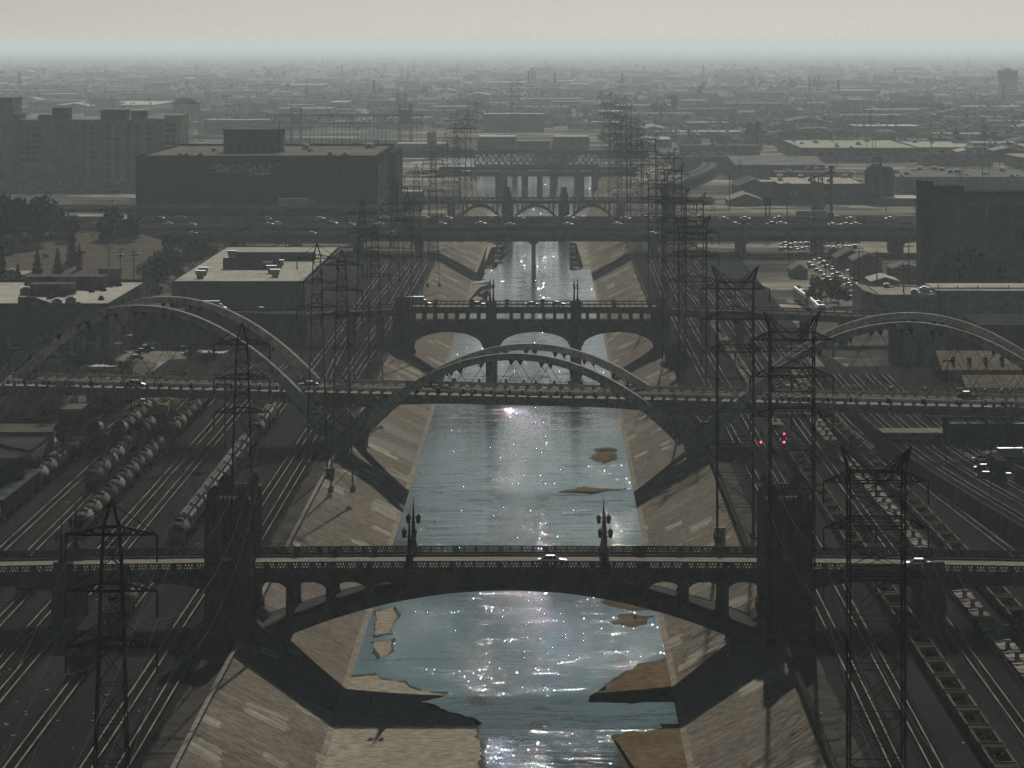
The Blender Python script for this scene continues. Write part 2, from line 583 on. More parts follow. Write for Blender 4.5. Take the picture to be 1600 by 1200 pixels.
def bar_patch(name, uv, m, amp, seed, z=.11, step=.7):
    pts = wavy([gp(u, v, 0) for u, v in uv], amp * 1.9, step * .7, seed)
    pts = [(min(19.45, max(-31.15, x)), y) for x, y in pts]
    b = MB()
    k = len(pts)
    cx, cy = sum(p[0] for p in pts) / k, sum(p[1] for p in pts) / k
    low = [(cx + (x - cx) * 1.03, cy + (y - cy) * 1.03, .055) for x, y in pts]
    b.add([(x, y, z) for x, y in pts] + low, [tuple(range(k))] + [(i, (i + 1) % k, (i + 1) % k + k, i + k) for i in range(k)])
    tag(b.build(name, m), kind='structure')
    if z > .1 and m is not M_WET:
        cu, cv = sum(p[0] for p in uv) / len(uv), sum(p[1] for p in uv) / len(uv)
        bar_patch('wet_margin', [(u + (3.5 if u > cu else -3.5), v + (2.2 if v > cv else -2.2)) for u, v in uv], M_WET, amp * 1.5, seed + 50, .085, step)
bar_patch('dry_bed', [(538, 1060), (590, 1058), (602, 1066), (628, 1070), (650, 1080), (694, 1089), (655, 1099), (672, 1108), (705, 1118), (747, 1135), (746, 1170), (742, 1230), (742, 1420), (380, 1420), (500, 1200)], M_BED, .25, 11)
bar_patch('dry_bed', [(960, 1158), (985, 1146), (1012, 1150), (1030, 1140), (1075, 1138), (1200, 1420), (1000, 1420), (990, 1215), (975, 1185)], M_SILT, .3, 12)
bar_patch('silt_bar', [(917, 1094), (935, 1081), (950, 1076), (962, 1060), (985, 1050), (1005, 1037), (1060, 1030), (1066, 1095)], M_SILT, .35, 13)
bar_patch('silt_bar', [(943, 936), (962, 946), (985, 954), (1012, 950), (1000, 943), (970, 935)], M_SILT, .3, 14)
bar_patch('silt_bar', [(962, 972), (968, 964), (988, 962), (1012, 968), (990, 978)], M_SILT, .35, 15)
bar_patch('silt_bar', [(590, 956), (614, 950), (621, 966), (606, 990), (586, 993)], M_BED, .14, 16)
bar_patch('silt_bar', [(582, 1006), (612, 1000), (613, 1016), (594, 1028)], M_BED, .14, 17)
bar_patch('silt_bar', [(933, 706), (955, 704), (958, 718), (936, 722)], M_SILT, .5, 18)
bar_patch('silt_bar', [(878, 768), (920, 763), (968, 765), (930, 770)], M_SILT, .4, 19)
bar_patch('silt_bar', [(960, 528), (1010, 528), (1004, 540), (985, 536)], M_BED, .8, 20)
bar_patch('silt_bar', [(746, 384), (778, 378), (772, 412), (752, 422), (742, 436)], M_BED, 1.2, 21)
bar_patch('silt_bar', [(895, 378), (918, 378), (924, 412), (905, 420), (900, 400)], M_BED, 1.0, 22)
bar_patch('silt_bar', [(738, 446), (760, 444), (748, 470), (726, 476)], M_BED, 1.0, 23)
# ------------------------------------------------------------------ materials for structures
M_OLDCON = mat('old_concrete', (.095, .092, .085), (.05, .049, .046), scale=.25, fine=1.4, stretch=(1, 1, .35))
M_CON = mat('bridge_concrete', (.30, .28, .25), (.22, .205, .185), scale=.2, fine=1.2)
M_ARCH = mat('white_concrete', (.44, .42, .38), (.33, .32, .29), scale=.15, fine=.9)
M_ROAD = mat('road_surface', (.30, .275, .23), (.22, .205, .175), scale=.2, fine=1.3, stretch=(.3, 1.5, 1))
M_STEEL = mat('dark_steel', (.035, .035, .034), (.02, .02, .02), scale=1, rough=.8)
M_GALV = mat('galvanized_steel', (.07, .075, .075), (.045, .048, .05), scale=1, rough=.8)
M_CABLE = mat('cable', (.03, .03, .03), (.02, .02, .02), rough=.5, spec=.2)
M_WIRE = mat('aluminium_wire', (.20, .195, .185), (.14, .135, .13), rough=.8)
M_BLACK = mat('black_iron', (.012, .013, .014), (.008, .008, .009), rough=.8, spec=.02)
M_LGLASS = mat('lantern_glass', (.25, .25, .22), rough=.3, spec=.4)
M_PAINT = mat('road_paint', (.5, .48, .42), (.35, .33, .29), scale=1)

# ------------------------------------------------------------------ 1. old arch bridge with towers (front)
def front_bridge():
    Yf, Yb = 776.0, 800.0
    t = thing('arch_bridge', 'old dark concrete road bridge nearest the viewer, one wide open-spandrel arch', 'bridge', (-6.3, 788, ZG))
    zd = lambda x: 18.0 - .00012 * (x + 6) ** 2
    xs = [-170 + 4 * i for i in range(85)]
    d = MB()
    for a, c in zip(xs, xs[1:]):
        za, zc = zd(a), zd(c)
        d.add([(a, Yf + 2.6, za), (c, Yf + 2.6, zc), (c, Yb - 2.6, zc), (a, Yb - 2.6, za)], [(0, 1, 2, 3)], 1)
        for y0, y1 in ((Yf, Yf + 2.6), (Yb - 2.6, Yb)):      # pavements one kerb higher
            d.add([(a, y0, za + .16), (c, y0, zc + .16), (c, y1, zc + .16), (a, y1, za + .16)], [(0, 1, 2, 3)], 2)
            ye = y1 if y0 == Yf else y0
            d.add([(a, ye, za), (c, ye, zc), (c, ye, zc + .16), (a, ye, za + .16)], [(0, 1, 2, 3)], 0)
        for y in (Yf, Yb):
            d.add([(a, y, za - 1.1), (c, y, zc - 1.1), (c, y, zc + .16), (a, y, za + .16)], [(0, 1, 2, 3)], 0)
        d.add([(a, Yf, za - 1.1), (c, Yf, zc - 1.1), (c, Yb, zc - 1.1), (a, Yb, za - 1.1)], [(3, 2, 1, 0)], 0)
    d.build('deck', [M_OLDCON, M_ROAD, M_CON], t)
    p = MB()                                                 # worn lane lines
    for i in range(0, 83):
        p.box(xs[i], xs[i] + 2.2, 787.9, 788.05, zd(xs[i] + 1) + .004, zd(xs[i] + 1) + .008)
    for k in (782.4, 793.8):
        for a, c in zip(xs, xs[1:]): p.quad((a, k, zd(a) + .005), (c, k, zd(c) + .005), (c, k + .12, zd(c) + .005), (a, k + .12, zd(a) + .005))
    p.build('lane_markings', M_PAINT, t)
    # pierced balustrades
    for y in (Yf - .15, Yb - .2):
        b = MB()
        x = -170.0
        k = 0
        while x < 166:
            z = zd(x + .9) + .16
            if not any(a - .5 < x + .9 < c + .5 for a, c in ((-53.8, -47), (34.5, 41.5))):
                b.box(x, x + 1.84, y, y + .35, z + 1.02, z + 1.28)
                b.box(x, x + 1.84, y, y + .35, z - .12, z + .30)
                b.box(x, x + (.95 if k % 4 == 0 else .42), y - .03, y + .38, z + .30, z + 1.02)
                x0, n = x + .42, 3
                w1 = 1.42 / n
                for j in range(n):
                    b.bar((x0 + j * w1, y + .17, z + 1.02), (x0 + (j + .5) * w1, y + .17, z + .3), .13, .2)
                    b.bar((x0 + (j + .5) * w1, y + .17, z + .3), (x0 + (j + 1) * w1, y + .17, z + 1.02), .13, .2)
            x += 1.84
            k += 1
        b.build('balustrade', M_OLDCON, t)
    # main arch barrel
    cx, half, zc, drop = -6.3, 41.5, 14.7, 10.25
    a = MB()
    N = 48
    sof = [(cx - half + 2 * half * i / N, zc - drop * ((-half + 2 * half * i / N) / half) ** 2) for i in range(N + 1)]
    top = [(x, z + 1.0 + 2.0 * ((x - cx) / half) ** 2) for x, z in sof]
    for i in range(N):
        a.ext([sof[i], sof[i + 1], top[i + 1], top[i]], Yf + .6, Yb - .6)
    ledge = [(x, z + .0) for x, z in top]
    for i in range(N):
        (x0, z0), (x1, z1) = ledge[i], ledge[i + 1]
        for y in (Yf + .25, Yb - 1.2):
            a.ext([(x0, z0 - .45), (x1, z1 - .45), (x1, z1 + .06), (x0, z0 + .06)], y, y + .9)
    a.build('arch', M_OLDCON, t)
    # spandrel columns with small arches between, solid panel at the crown
    zt = lambda x: zc - drop * ((x - cx) / half) ** 2 + 1.0 + 2.0 * ((x - cx) / half) ** 2
    for y in (Yf + .3, Yb - 1.5):
        s = MB()
        s.ext([(cx - 15.4, zt(cx - 15.4)), (cx - 8, zt(cx - 8)), (cx, zt(cx)), (cx + 8, zt(cx + 8)), (cx + 15.4, zt(cx + 15.4)), (cx + 15.4, 16.95), (cx - 15.4, 16.95)], y + .25, y + .9)
        cols = (15.4, 21.7, 28.1, 34.4, 40.6)
        for sg in (-1, 1):
            for c0, c1 in zip(cols, cols[1:]):
                xa, xb = cx + sg * c0, cx + sg * c1
                pts = [(xa, 16.95), (xa, 15.1)]
                for q in range(9):
                    f = q / 8
                    pts.append((xa + (xb - xa) * (.1 + .8 * f), 15.1 + .95 * math.sin(math.pi * f) ** .6))
                pts += [(xb, 15.1), (xb, 16.95)]
                s.ext(pts, y + .2, y + .9)
        s.build('spandrel', M_OLDCON, t)
        for sg in (-1, 1):
            for c0 in cols[:4]:
                q = MB()
                x = cx + sg * c0
                q.box(x - .62, x + .62, y, y + 1.1, zt(x) - .5, 16.9)
                q.box(x - .8, x + .8, y - .12, y + 1.2, zt(x) - .6, zt(x) + .7)
                q.box(x - .5, x + .5, y - .18, y, 15.0, 19.3)
                q.build('column', M_OLDCON, t)
    # fascia ribs under the balustrade
    r = MB()
    x = -168.0
    while x < 166:
        for y in (Yf - .12, Yb): r.box(x, x + .35, y, y + .12, zd(x) - 1.9, zd(x) + .05)
        x += 2.6
    for i in range(0, len(xs) - 1):
        for y in (Yf - .3, Yb):
            z0 = zd(xs[i])
            r.box(xs[i], xs[i + 1], y, y + .3, z0 - .28, z0 + .02)
    r.build('fascia_ribs', M_OLDCON, t)
    # towers: four gothic blocks, a front and a rear one on each bank
    for x0, x1 in ((-53.7, -46.9), (34.6, 41.4)):
        for y0, y1, zt_ in ((771.2, 777.6, 29.6), (799.2, 805.6, 29.2)):
            w_ = MB()
            xm = (x0 + x1) / 2
            w_.box(x0, x0 + 2.3, y0, y1, 4.5, zt_)
            w_.box(x1 - 2.3, x1, y0, y1, 4.5, zt_)
            w_.box(x0 + 2.3, x1 - 2.3, y0 + .5, y1 - .5, 4.5, 19.2)
            arch = [(x0 + 2.3, zt_), (x0 + 2.3, 23.6)] + [(xm - 1.1 + 1.1 * q / 4, 23.6 + 1.9 * math.sin(q / 4 * 1.5708)) for q in range(5)] + \
                   [(xm + 1.1 * q / 4, 23.6 + 1.9 * math.cos(q / 4 * 1.5708)) for q in range(1, 5)] + [(x1 - 2.3, 23.6), (x1 - 2.3, zt_)]
            w_.ext(arch, y0 + .4, y1 - .4)
            for xx in (x0 - .15, x1 - .75):
                for yy in (y0 - .15, y1 - .75):
                    w_.box(xx, xx + .9, yy, yy + .9, 4.5, zt_ - 1.6)
            for q in range(4):
                w_.box(x0 + .6 + q * 1.75, x0 + .95 + q * 1.75, y0 - .12, y0, 9, zt_ - 2)
            w_.box(x0 - .25, x1 + .25, y0 - .25, y1 + .25, zt_ - .5, zt_ - .05)
            w_.box(x0 - .5, x1 + .5, y0 - .5, y1 + .5, 4.4, 10.2)
            w_.box(x0 - .3, x1 + .3, y0 - .3, y1 + .3, 17.2, 17.8)
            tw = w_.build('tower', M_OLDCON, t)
            for xx in (x0 + 1.0, x1 - 1.0):
                for yy in (y0 + .9, y1 - .9):
                    pn = MB()
                    pn.box(xx - .75, xx + .75, yy - .75, yy + .75, zt_ - .05, zt_ + .75)
                    pn.cyl((xx, yy, zt_ + .75), (xx, yy, zt_ + 1.75), 1.0, .05, 4)
                    pn.build('pinnacle', M_OLDCON, tw)
            nb = MB()                                        # stepped crest and dark niche
            for q in range(5): nb.box(x0 + 1.9 + q * .68, x0 + 2.3 + q * .68, y0 + .1, y0 + .6, zt_ - .05, zt_ + .35)
            nb.build('crest', M_OLDCON, tw)
            ab = MB()
            sgn = 1 if x0 < 0 else -1
            xi = x1 if x0 < 0 else x0
            ab.ext([(xi, 3.5), (xi + sgn * 5.5, 2.2), (xi + sgn * 5.5, 6.0), (xi, 9.5)], y0 + 4 if y0 < 780 else 790, y1 + 8 if y0 < 780 else y1 - 3)
            ab.build('abutment', M_OLDCON, t)
    # approach spans: haunched girders on wall piers
    for xa, xb in ((-170, -112.5), (-112.5, -76.5), (-76.5, -53.7), (41.4, 61.2), (61.2, 99), (99, 166)):
        g = MB()
        L = xb - xa
        lo = []
        for q in range(13):
            f = q / 12
            x = xa + L * f
            lo.append((x, zd(x) - 1.1 - .5 - 1.5 * (2 * abs(f - .5)) ** 2.2))
        for (x0, z0), (x1, z1) in zip(lo, lo[1:]):
            g.ext([(x0, z0), (x1, z1), (x1, zd(x1) - 1.0), (x0, zd(x0) - 1.0)], Yf + .35, Yf + 3)
            g.ext([(x0, z0), (x1, z1), (x1, zd(x1) - 1.0), (x0, zd(x0) - 1.0)], Yb - 3, Yb - .35)
        g.build('approach_girder', M_OLDCON, t)
    for x in (-112.5, -76.5, 61.2, 99):
        q = MB()
        q.box(x - 1.5, x + 1.5, Yf + .6, Yb - .6, ZG - .5, zd(x) - 1.2)
        for y in (Yf - .5, Yb - 1.2):
            q.box(x - 1.85, x + 1.85, y, y + 1.7, ZG - .5, zd(x) - 1.3)
            q.box(x - 1.6, x + 1.6, y + .2, y + 1.4, zd(x) - 1.3, zd(x) + 1.75)
            for j in range(3): q.box(x - 1.2 + j * .95, x - .75 + j * .95, y - .12, y, ZG + 2, zd(x) + 1.2)
        q.build('pier', M_OLDCON, t)
    return zd
ZD4 = front_bridge()

def lamp_post():
    t = thing('street_lamp', 'ornate twin-lantern lamp post', 'street lamp')
    b = MB()
    b.box(-.75, .75, -.55, .55, -1.3, 1.2)
    b.lathe([(.62, 1.2), (.5, 2.0), (.34, 2.6), (.30, 4.6), (.22, 5.6), (.17, 6.6), (.10, 7.8), (.02, 9.2)], n=8)
    b.box(-.42, .42, -.42, .42, 2.3, 2.6)
    for s in (-1, 1):
        b.bar((0, 0, 5.0), (s * .75, 0, 5.35), .12)
        b.bar((0, 0, 6.2), (s * .75, 0, 5.45), .09)
    b.build('pole', M_BLACK, t)
    for s in (-1, 1):
        q = MB()
        q.lathe([(.08, 4.9), (.30, 5.1), (.40, 5.9), (.46, 5.95), (.30, 6.25), (.05, 6.45), (.03, 6.75)], (s * .8, 0, 0), 6, 0)
        q.build('lantern', M_BLACK, t)
    return t
lp = lamp_post()
for i, (x, y, lb) in enumerate(((-21.8, 776.3, 'black two-lantern lamp post on the left side of the front bridge arch, near railing'), (-21.8, 799.6, 'black two-lantern lamp post on the left side of the front bridge arch, far railing'),
                                (9.2, 776.3, 'black two-lantern lamp post on the right side of the front bridge arch, near railing'), (9.2, 799.6, 'black two-lantern lamp post on the right side of the front bridge arch, far railing'),
                                (-76.8, 776.3, 'black two-lantern lamp post at the left edge above the yard pier, near railing'), (-76.8, 799.6, 'black two-lantern lamp post at the left edge above the yard pier, far railing'))):
    place(lp, USED, (x, y, ZD4(x) + .1), 0, lb, 'lamp posts on the front arch bridge')

# ------------------------------------------------------------------ 2. ribbon arch viaduct
ZDK = lambda x: 20.2 - .0157 * (x + 8)
ARCHES = [(-276.3, 44.5, .0142, -322, -229), (-184.5 + 0, 41.0 + 1.5, .0142, -229, -137), (-92.7, 41.0, .0142, -137.5, -47.6), (-5.7, 30.3, .0121, -45.0, 33.9), (83.8, 38.0, .0121, 37.2, 130.3), (176.5, 36.5, .0121, 130.3, 222)]
def viaduct():
    Yf, Yb = 1128.0, 1160.0
    t = thing('ribbon_viaduct', 'long pale road viaduct with paired white hoop arches and crossed hanger cables', 'viaduct', (-5.7, 1144, ZG), R(-5))
    xs = [-240 + 6 * i for i in range(80)]
    d = MB()
    for a, c in zip(xs, xs[1:]):
        za, zc = ZDK(a), ZDK(c)
        for y0, y1, z, m in ((Yf, Yf + 3.6, 0, 1), (Yf + 3.6, Yb - 3.6, -.15, 0), (Yb - 3.6, Yb, 0, 1)):
            d.add([(a, y0, za + z), (c, y0, zc + z), (c, y1, zc + z), (a, y1, za + z)], [(0, 1, 2, 3)], m)
        d.add([(a, Yf, za - 1.05), (c, Yf, zc - 1.05), (c, Yf, zc), (a, Yf, za)], [(0, 1, 2, 3)], 2)
        d.add([(a, Yb, za - 1.05), (c, Yb, zc - 1.05), (c, Yb, zc), (a, Yb, za)], [(3, 2, 1, 0)], 2)
        d.add([(a, Yf, za - 1.05), (c, Yf, zc - 1.05), (c, Yb, zc - 1.05), (a, Yb, za - 1.05)], [(3, 2, 1, 0)], 2)
        d.ext([(a, za - 2.2), (c, zc - 2.2), (c, zc - 1.05), (a, za - 1.05)], Yf + 2.5, Yb - 2.5, 'y', 2)
    d.build('deck', [M_ROAD, M_ARCH, M_CON], t)
    for px_ in (-46.3, 35.5, -137.5, 130.3):
        for s in (-1, 1):
            h = MB()                                         # haunches near the piers
            for q in range(6):
                a, c = px_ + s * q * 4, px_ + s * (q + 1) * 4
                h.ext([(a, ZDK(a) - 2.1 - 1.6 * (1 - q / 6) ** 1.5), (c, ZDK(c) - 2.1 - 1.6 * (1 - (q + 1) / 6) ** 1.5), (c, ZDK(c) - 1.1), (a, ZDK(a) - 1.1)], Yf + 1.2, Yb - 1.2)
            h.build('haunch', M_CON, t)
    for y in (Yf + .1, Yf + 5.2, Yb - 5.6, Yb - .5):         # barriers on short posts
        b = MB()
        x = -240.0
        tall = y in (Yf + .1, Yb - .5)
        while x < 230:
            z, z2 = ZDK(x), ZDK(x + 2.6)
            b.box(x, x + .75, y, y + .4, z - .05, z + .55)
            b.ext([(x, z + .55), (x + 2.6, z2 + .55), (x + 2.6, z2 + .95), (x, z + .95)], y, y + .4)
            if tall:
                b.box(x, x + .07, y + .1, y + .17, z + .95, z + 2.3)
                for q in (1.5, 2.25): b.bar((x, y + .13, z + q), (x + 2.6, y + .13, z2 + q), .05)
            x += 2.6
        b.build('barrier', M_CON, t)
    def arch_z(k, x):
        c, z0, kk, _, _ = ARCHES[k]
        return z0 - kk * (x - c) ** 2
    for k, (c, z0, kk, xa, xb) in enumerate(ARCHES):
        if xb < -140 or xa > 140: continue
        for ya, lean in ((Yf - 1.7, 1), (Yb + 1.7, -1)):
            a = MB()
            N = 56
            prev = None
            for i in range(N + 1):
                x = xa + (xb - xa) * i / N
                f = abs(2 * i / N - 1)
                z = arch_z(k, x)
                slope = -2 * kk * (x - c)
                nx, nz = -slope / math.hypot(1, slope), 1 / math.hypot(1, slope)
                th = 1.5 + 1.3 * f ** 2
                wd = 1.45 + .35 * f ** 2
                yy = ya - lean * (z - 20) * .09             # canted outwards
                tx, tz = x, z
                bx, bz = x - nx * th, z - nz * th
                ring = [(bx, yy - wd, bz), (bx, yy + wd, bz), (tx, yy + wd * .9, tz), (tx, yy - wd * .9, tz)]
                if prev: a.add(prev + ring, [(0, 1, 5, 4), (1, 2, 6, 5), (2, 3, 7, 6), (3, 0, 4, 7)])
                prev = ring
            ar = a.build('arch_rib', M_ARCH, t)
            # crossed hangers with fin-shaped anchors
            hg, fn = MB(), MB()
            n = 13 if k != 3 else 11
            span = [x for x in (xa + (xb - xa) * (j + .5) / n for j in range(n)) if arch_z(k, x) - 1.6 > ZDK(x) + 2.2]
            for j, x in enumerate(span):
                slope = -2 * kk * (x - c)
                nx, nz = -slope / math.hypot(1, slope), 1 / math.hypot(1, slope)
                z = arch_z(k, x)
                yy = ya - lean * (z - 20) * .09
                th = 1.6
                bx, bz = x - nx * th, z - nz * th
                for s in (-1, 1):
                    fn.add([(bx + s * .15, yy - .3, bz + .15), (bx + s * 1.7, yy - .3, bz - slope * -1 * 0 + .1 + s * slope * 1.5), (bx + s * 1.15, yy - .3, bz - 1.25 + s * slope * .6),
                            (bx + s * .15, yy + .3, bz + .15), (bx + s * 1.7, yy + .3, bz + .1 + s * slope * 1.5), (bx + s * 1.15, yy + .3, bz - 1.25 + s * slope * .6)],
                           [(0, 1, 2), (5, 4, 3), (0, 3, 4, 1), (1, 4, 5, 2), (2, 5, 3, 0)])
                    p0 = Vector((bx + s * 1.1, yy, bz - 1.0 + s * slope * .7))
                    run = (p0.z - ZDK(x)) * .62 * s
                    xe = p0.x + run
                    ze = ZDK(xe) + .3
                    if k == 3 and False: continue
                    if xa + 4 < xe < xb - 4:
                        hg.cyl(tuple(p0), (xe, ya, ze), .06, .06, 4, 0, False)
                        hg.ext([(xe - .45, ze + .2), (xe + .45, ze + .2), (xe + .1, ze + 1.5), (xe - .1, ze + 1.5)], ya - .15, ya + .15)
            hg.build('hanger_cables', M_CABLE, t)
            fn.build('cable_anchors', M_STEEL, ar)
    # Y piers
    for xp, z0 in ((-46.3, 3.2), (35.6, 3.2), (-137.5, ZG), (130.3, ZG)):
        for ya in (Yf - 1.6, Yb + 1.6):
            p = MB()
            def hull(rings):
                for r0, r1 in zip(rings, rings[1:]):
                    (xa, xb, z_, w0), (xc, xd, z1_, w1) = r0, r1
                    p.add([(xa, ya - w0, z_), (xb, ya - w0, z_), (xb, ya + w0, z_), (xa, ya + w0, z_), (xc, ya - w1, z1_), (xd, ya - w1, z1_), (xd, ya + w1, z1_), (xc, ya + w1, z1_)],
                          [(0, 1, 5, 4), (1, 2, 6, 5), (2, 3, 7, 6), (3, 0, 4, 7), (4, 5, 6, 7), (0, 3, 2, 1)])
            zj = 12.2
            hull([(xp - 2.0, xp + 2.0, z0 + 2.0, 1.5), (xp - 2.0, xp + 2.0, 7.5, 1.5), (xp - 2.6, xp + 2.6, 9.4, 1.5), (xp - 4.0, xp + 4.0, 11.6, 1.5), (xp - 4.6, xp + 4.6, zj, 1.45)])
            for s in (-1, 1):
                q0, q1 = xp + s * .3, xp + s * 4.6
                top0, top1 = xp + s * 8.4, xp + s * 11.4
                p.ext([(q0, zj - .9), (q1, zj - 1.2), (top1, ZDK(xp) - 1.5), (top0, ZDK(xp) - .8), (xp + s * 1.4, zj + .9)], ya - 1.35, ya + 1.35)
            p.build('pier', M_CON, t)
        b = MB()
        b.box(xp - 2.5, xp + 2.5, Yf - 3.4, Yb + 3.4, z0 - 3, z0 + 2.2)
        b.build('plinth', M_OLDCON, t)
    for x in (196, -205):
        b = MB()
        b.box(x - 2, x + 2, Yf + 5, Yb - 5, ZG, ZDK(x) - 1.2)
        b.build('pier', M_CON, t)
viaduct()

# ------------------------------------------------------------------ 3. two-level arch bridge
def two_level_bridge():
    Yf, Yb = 1519.0, 1537.0
    t = thing('two_level_bridge', 'dark concrete bridge of three low arches carrying a second deck on short columns', 'bridge', (-5, 1528, 0))
    d = MB()
    d.box(-47, 37.6, Yf, Yb, 17.9, 19.6, 0)
    d.box(-47, 37.6, Yf + .8, Yb - .8, 19.6, 19.65, 1)
    d.box(-47, 37.6, Yf - .25, Yb + .25, 18.9, 19.3, 0)
    d.build('upper_deck', [M_OLDCON, M_ROAD], t)
    for y in (Yf - .1, Yb - .3):
        b = MB()
        b.box(-47, 37.6, y, y + .4, 20.6, 20.95)
        b.box(-47, 37.6, y, y + .4, 19.6, 19.9)
        x = -46.5
        k = 0
        while x < 37.4:
            b.box(x, x + (1.3 if k % 6 == 0 else .25), y - .05, y + .45, 19.6, 20.6 + (.7 if k % 6 == 0 else 0))
            x += 1.85
            k += 1
        b.build('parapet', M_OLDCON, t)
    for y in (Yf + .2, Yb - 1.1):
        for x in [-41.6 + 3.38 * k for k in range(24)]:
            if any(a - 1.4 < x < c + 1.4 for a, c in ((-18.8, -15.6), (7.7, 10.7))): continue
            q = MB()
            q.box(x - .5, x + .5, y, y + .9, 15.3, 17.95)
            q.build('column', M_OLDCON, t)
    lo = MB()
    lo.box(-42.6, 34.3, Yf, Yb, 13.0, 15.3)
    lo.box(-42.6, 34.3, Yf - .2, Yb + .2, 14.9, 15.34)
    for xa, xb in ((-41.6, -19.8), (-14.8, 7.2), (10.6, 33.2)):
        n = 20
        pts = []
        for q in range(n + 1):
            f = 2 * q / n - 1
            pts.append((xa + (xb - xa) * q / n, 7.3 + 4.8 * math.sqrt(max(0, 1 - f * f))))
        for (x0, z0), (x1, z1) in zip(pts, pts[1:]): lo.ext([(x0, z0), (x1, z1), (x1, 13.05), (x0, 13.05)], Yf + .1, Yb - .1)
    lo.build('arches', M_OLDCON, t)
    for xa, xb in ((-19.8, -14.8), (7.2, 10.6)):
        q = MB()
        xm = (xa + xb) / 2
        q.box(xa - .02, xb + .02, Yf + .12, Yb - .12, 6.4, 13.02)
        q.box(xm - 1.7, xm + 1.7, Yf - .3, Yb + .3, -.2, 6.4)
        q.cyl((xm, Yf - .3, -.2), (xm, Yf - .3, 6.4), 1.7, 1.7, 12)
        q.box(xm - 1.7, xm + 1.7, Yf - .6, Yf, 13.05, 21.6)
        q.build('pier', M_OLDCON, t)
        for y in (Yf, Yb - .4):
            for dx in (-.5, .55):
                l = MB()
                l.lathe([(.32, 21.6 if y == Yf else 20.8), (.18, 23), (.1, 27.5), (.02, 28.2)], (xm + dx, y, 0), 6)
                l.box(xm + dx - .35, xm + dx + .35, y - .1, y + .1, 25.4, 26.0)
                l.build('lamp_mast', M_BLACK, t)
    for xa, xb in ((-47.7, -41.6), (33.2, 37.8)):
        q = MB()
        q.box(xa, xb, Yf - .8, Yb + .8, 1.2, 18.2)
        q.box(xa + .6, xb - .6, Yf - .8, Yf + 3, 18.2, 23.0)
        q.box(xa + .3, xb - .3, Yf - 1.1, Yf + 3.2, 21.8, 22.3)
        q.build('abutment', M_OLDCON, t)
    for xa, xb, za, zb in ((-75, -47.7, 17.6, 19.0), (37.8, 110, 19.0, 16.4)):
        g = MB()
        g.ext([(xa, za - 2.0), (xb, zb - 2.0), (xb, zb), (xa, za)], Yf + .5, Yb - .5)
        n = int((xb - xa) / 4)
        for y in (Yf + .4, Yb - .8):
            g.ext([(xa, za + .75), (xb, zb + .75), (xb, zb + 1.1), (xa, za + 1.1)], y, y + .3)
            for k in range(n + 1):
                f = k / n
                x = xa + (xb - xa) * f
                z = za + (zb - za) * f
                g.box(x - .25, x + .25, y, y + .3, z - .1, z + .76)
        g.build('approach_deck', M_OLDCON, t)
    for x in (-61, -52, 49.5, 60, 70, 80, 92):
        q = MB()
        q.box(x - 1.1, x + 1.1, Yf + 1.2, Yb - 1.2, ZG - .3, 16.2)
        q.build('pier', M_OLDCON, t)
    q = MB()                                                  # walled embankment at the left end
    q.ext([(-160, ZG - .5), (-75, ZG - .5), (-75, 17.6), (-112, 18.8), (-160, 17)], Yf + .4, Yb - .4)
    q.box(-112, -75, Yf + .3, Yf + .7, 18.6, 19.6)
    q.build('ramp_wall', M_OLDCON, t)
two_level_bridge()

# ------------------------------------------------------------------ 4. freeway
def freeway(name, label, Ya, Yb, z0, x0, x1, piers, th=2.4, kx=0.0, river=True):
    t = thing(name, label, 'freeway', ((x0 + x1) / 2, (Ya + Yb) / 2, ZG))
    N = 30
    xs = [x0 + (x1 - x0) * i / N for i in range(N + 1)]
    zz = lambda x: z0 - kx * (x + 5) ** 2
    d, bf, bb = MB(), MB(), MB()
    for a, c in zip(xs, xs[1:]):
        d.ext([(a, zz(a) - th), (c, zz(c) - th), (c, zz(c)), (a, zz(a))], Ya, Yb, 'y', 0)
        d.add([(a, Ya + .5, zz(a) + .01), (c, Ya + .5, zz(c) + .01), (c, Yb - .5, zz(c) + .01), (a, Yb - .5, zz(a) + .01)], [(0, 1, 2, 3)], 1)
        for y, b_ in ((Ya - .1, bf), (Yb - .3, bb)):
            b_.ext([(a, zz(a) - .5), (c, zz(c) - .5), (c, zz(c) + 1.0), (a, zz(a) + 1.0)], y, y + .4)
    d.build('deck', [M_OLDCON, M_ASPH], t)
    bf.build('barrier', M_CON, t)
    bb.build('barrier', M_CON, t)
    ln = MB()
    k = Ya + 3.7
    while k < Yb - 2:
        x = x0
        while x < x1 - 4:
            ln.box(x, x + 3.5, k, k + .14, zz(x) + .014, zz(x) + .018)
            x += 12
        k += 3.7
    ln.build('lane_markings', M_PAINT, t)
    for x, zb in piers:
        q = MB()
        q.ext([(x - .9, zb - .5), (x + .9, zb - .5), (x + .9, zz(x) - th - 1.6), (x + 2.6, zz(x) - th), (x - 2.6, zz(x) - th), (x - .9, zz(x) - th - 1.6)], Ya + 1.4, Yb - 1.4)
        q.build('pier', M_OLDCON, t)
    return zz
PR = [(-230, ZG), (-200, ZG), (-170, ZG), (-140, ZG), (-112, ZG), (-84, ZG), (-57, ZG), (-6, 0), (47, ZG), (86, ZG), (120, ZG), (155, ZG), (190, ZG), (225, ZG)]
ZFA = freeway('freeway_ramp', 'nearest and lowest freeway carriageway, plain grey edge beam over the river', 2146, 2161, 17.8, -250, 280, PR, 2.8, 2e-6)
ZFB = freeway('freeway', 'middle freeway carriageway above the nearest one, cars on it', 2174, 2199, 20.6, -250, 300, PR, 2.4, 3e-6)
ZFC = freeway('freeway', 'rear freeway carriageway with sunlit barrier, highest of the three', 2204, 2229, 22.2, -260, 300, PR, 2.2, 3e-6)
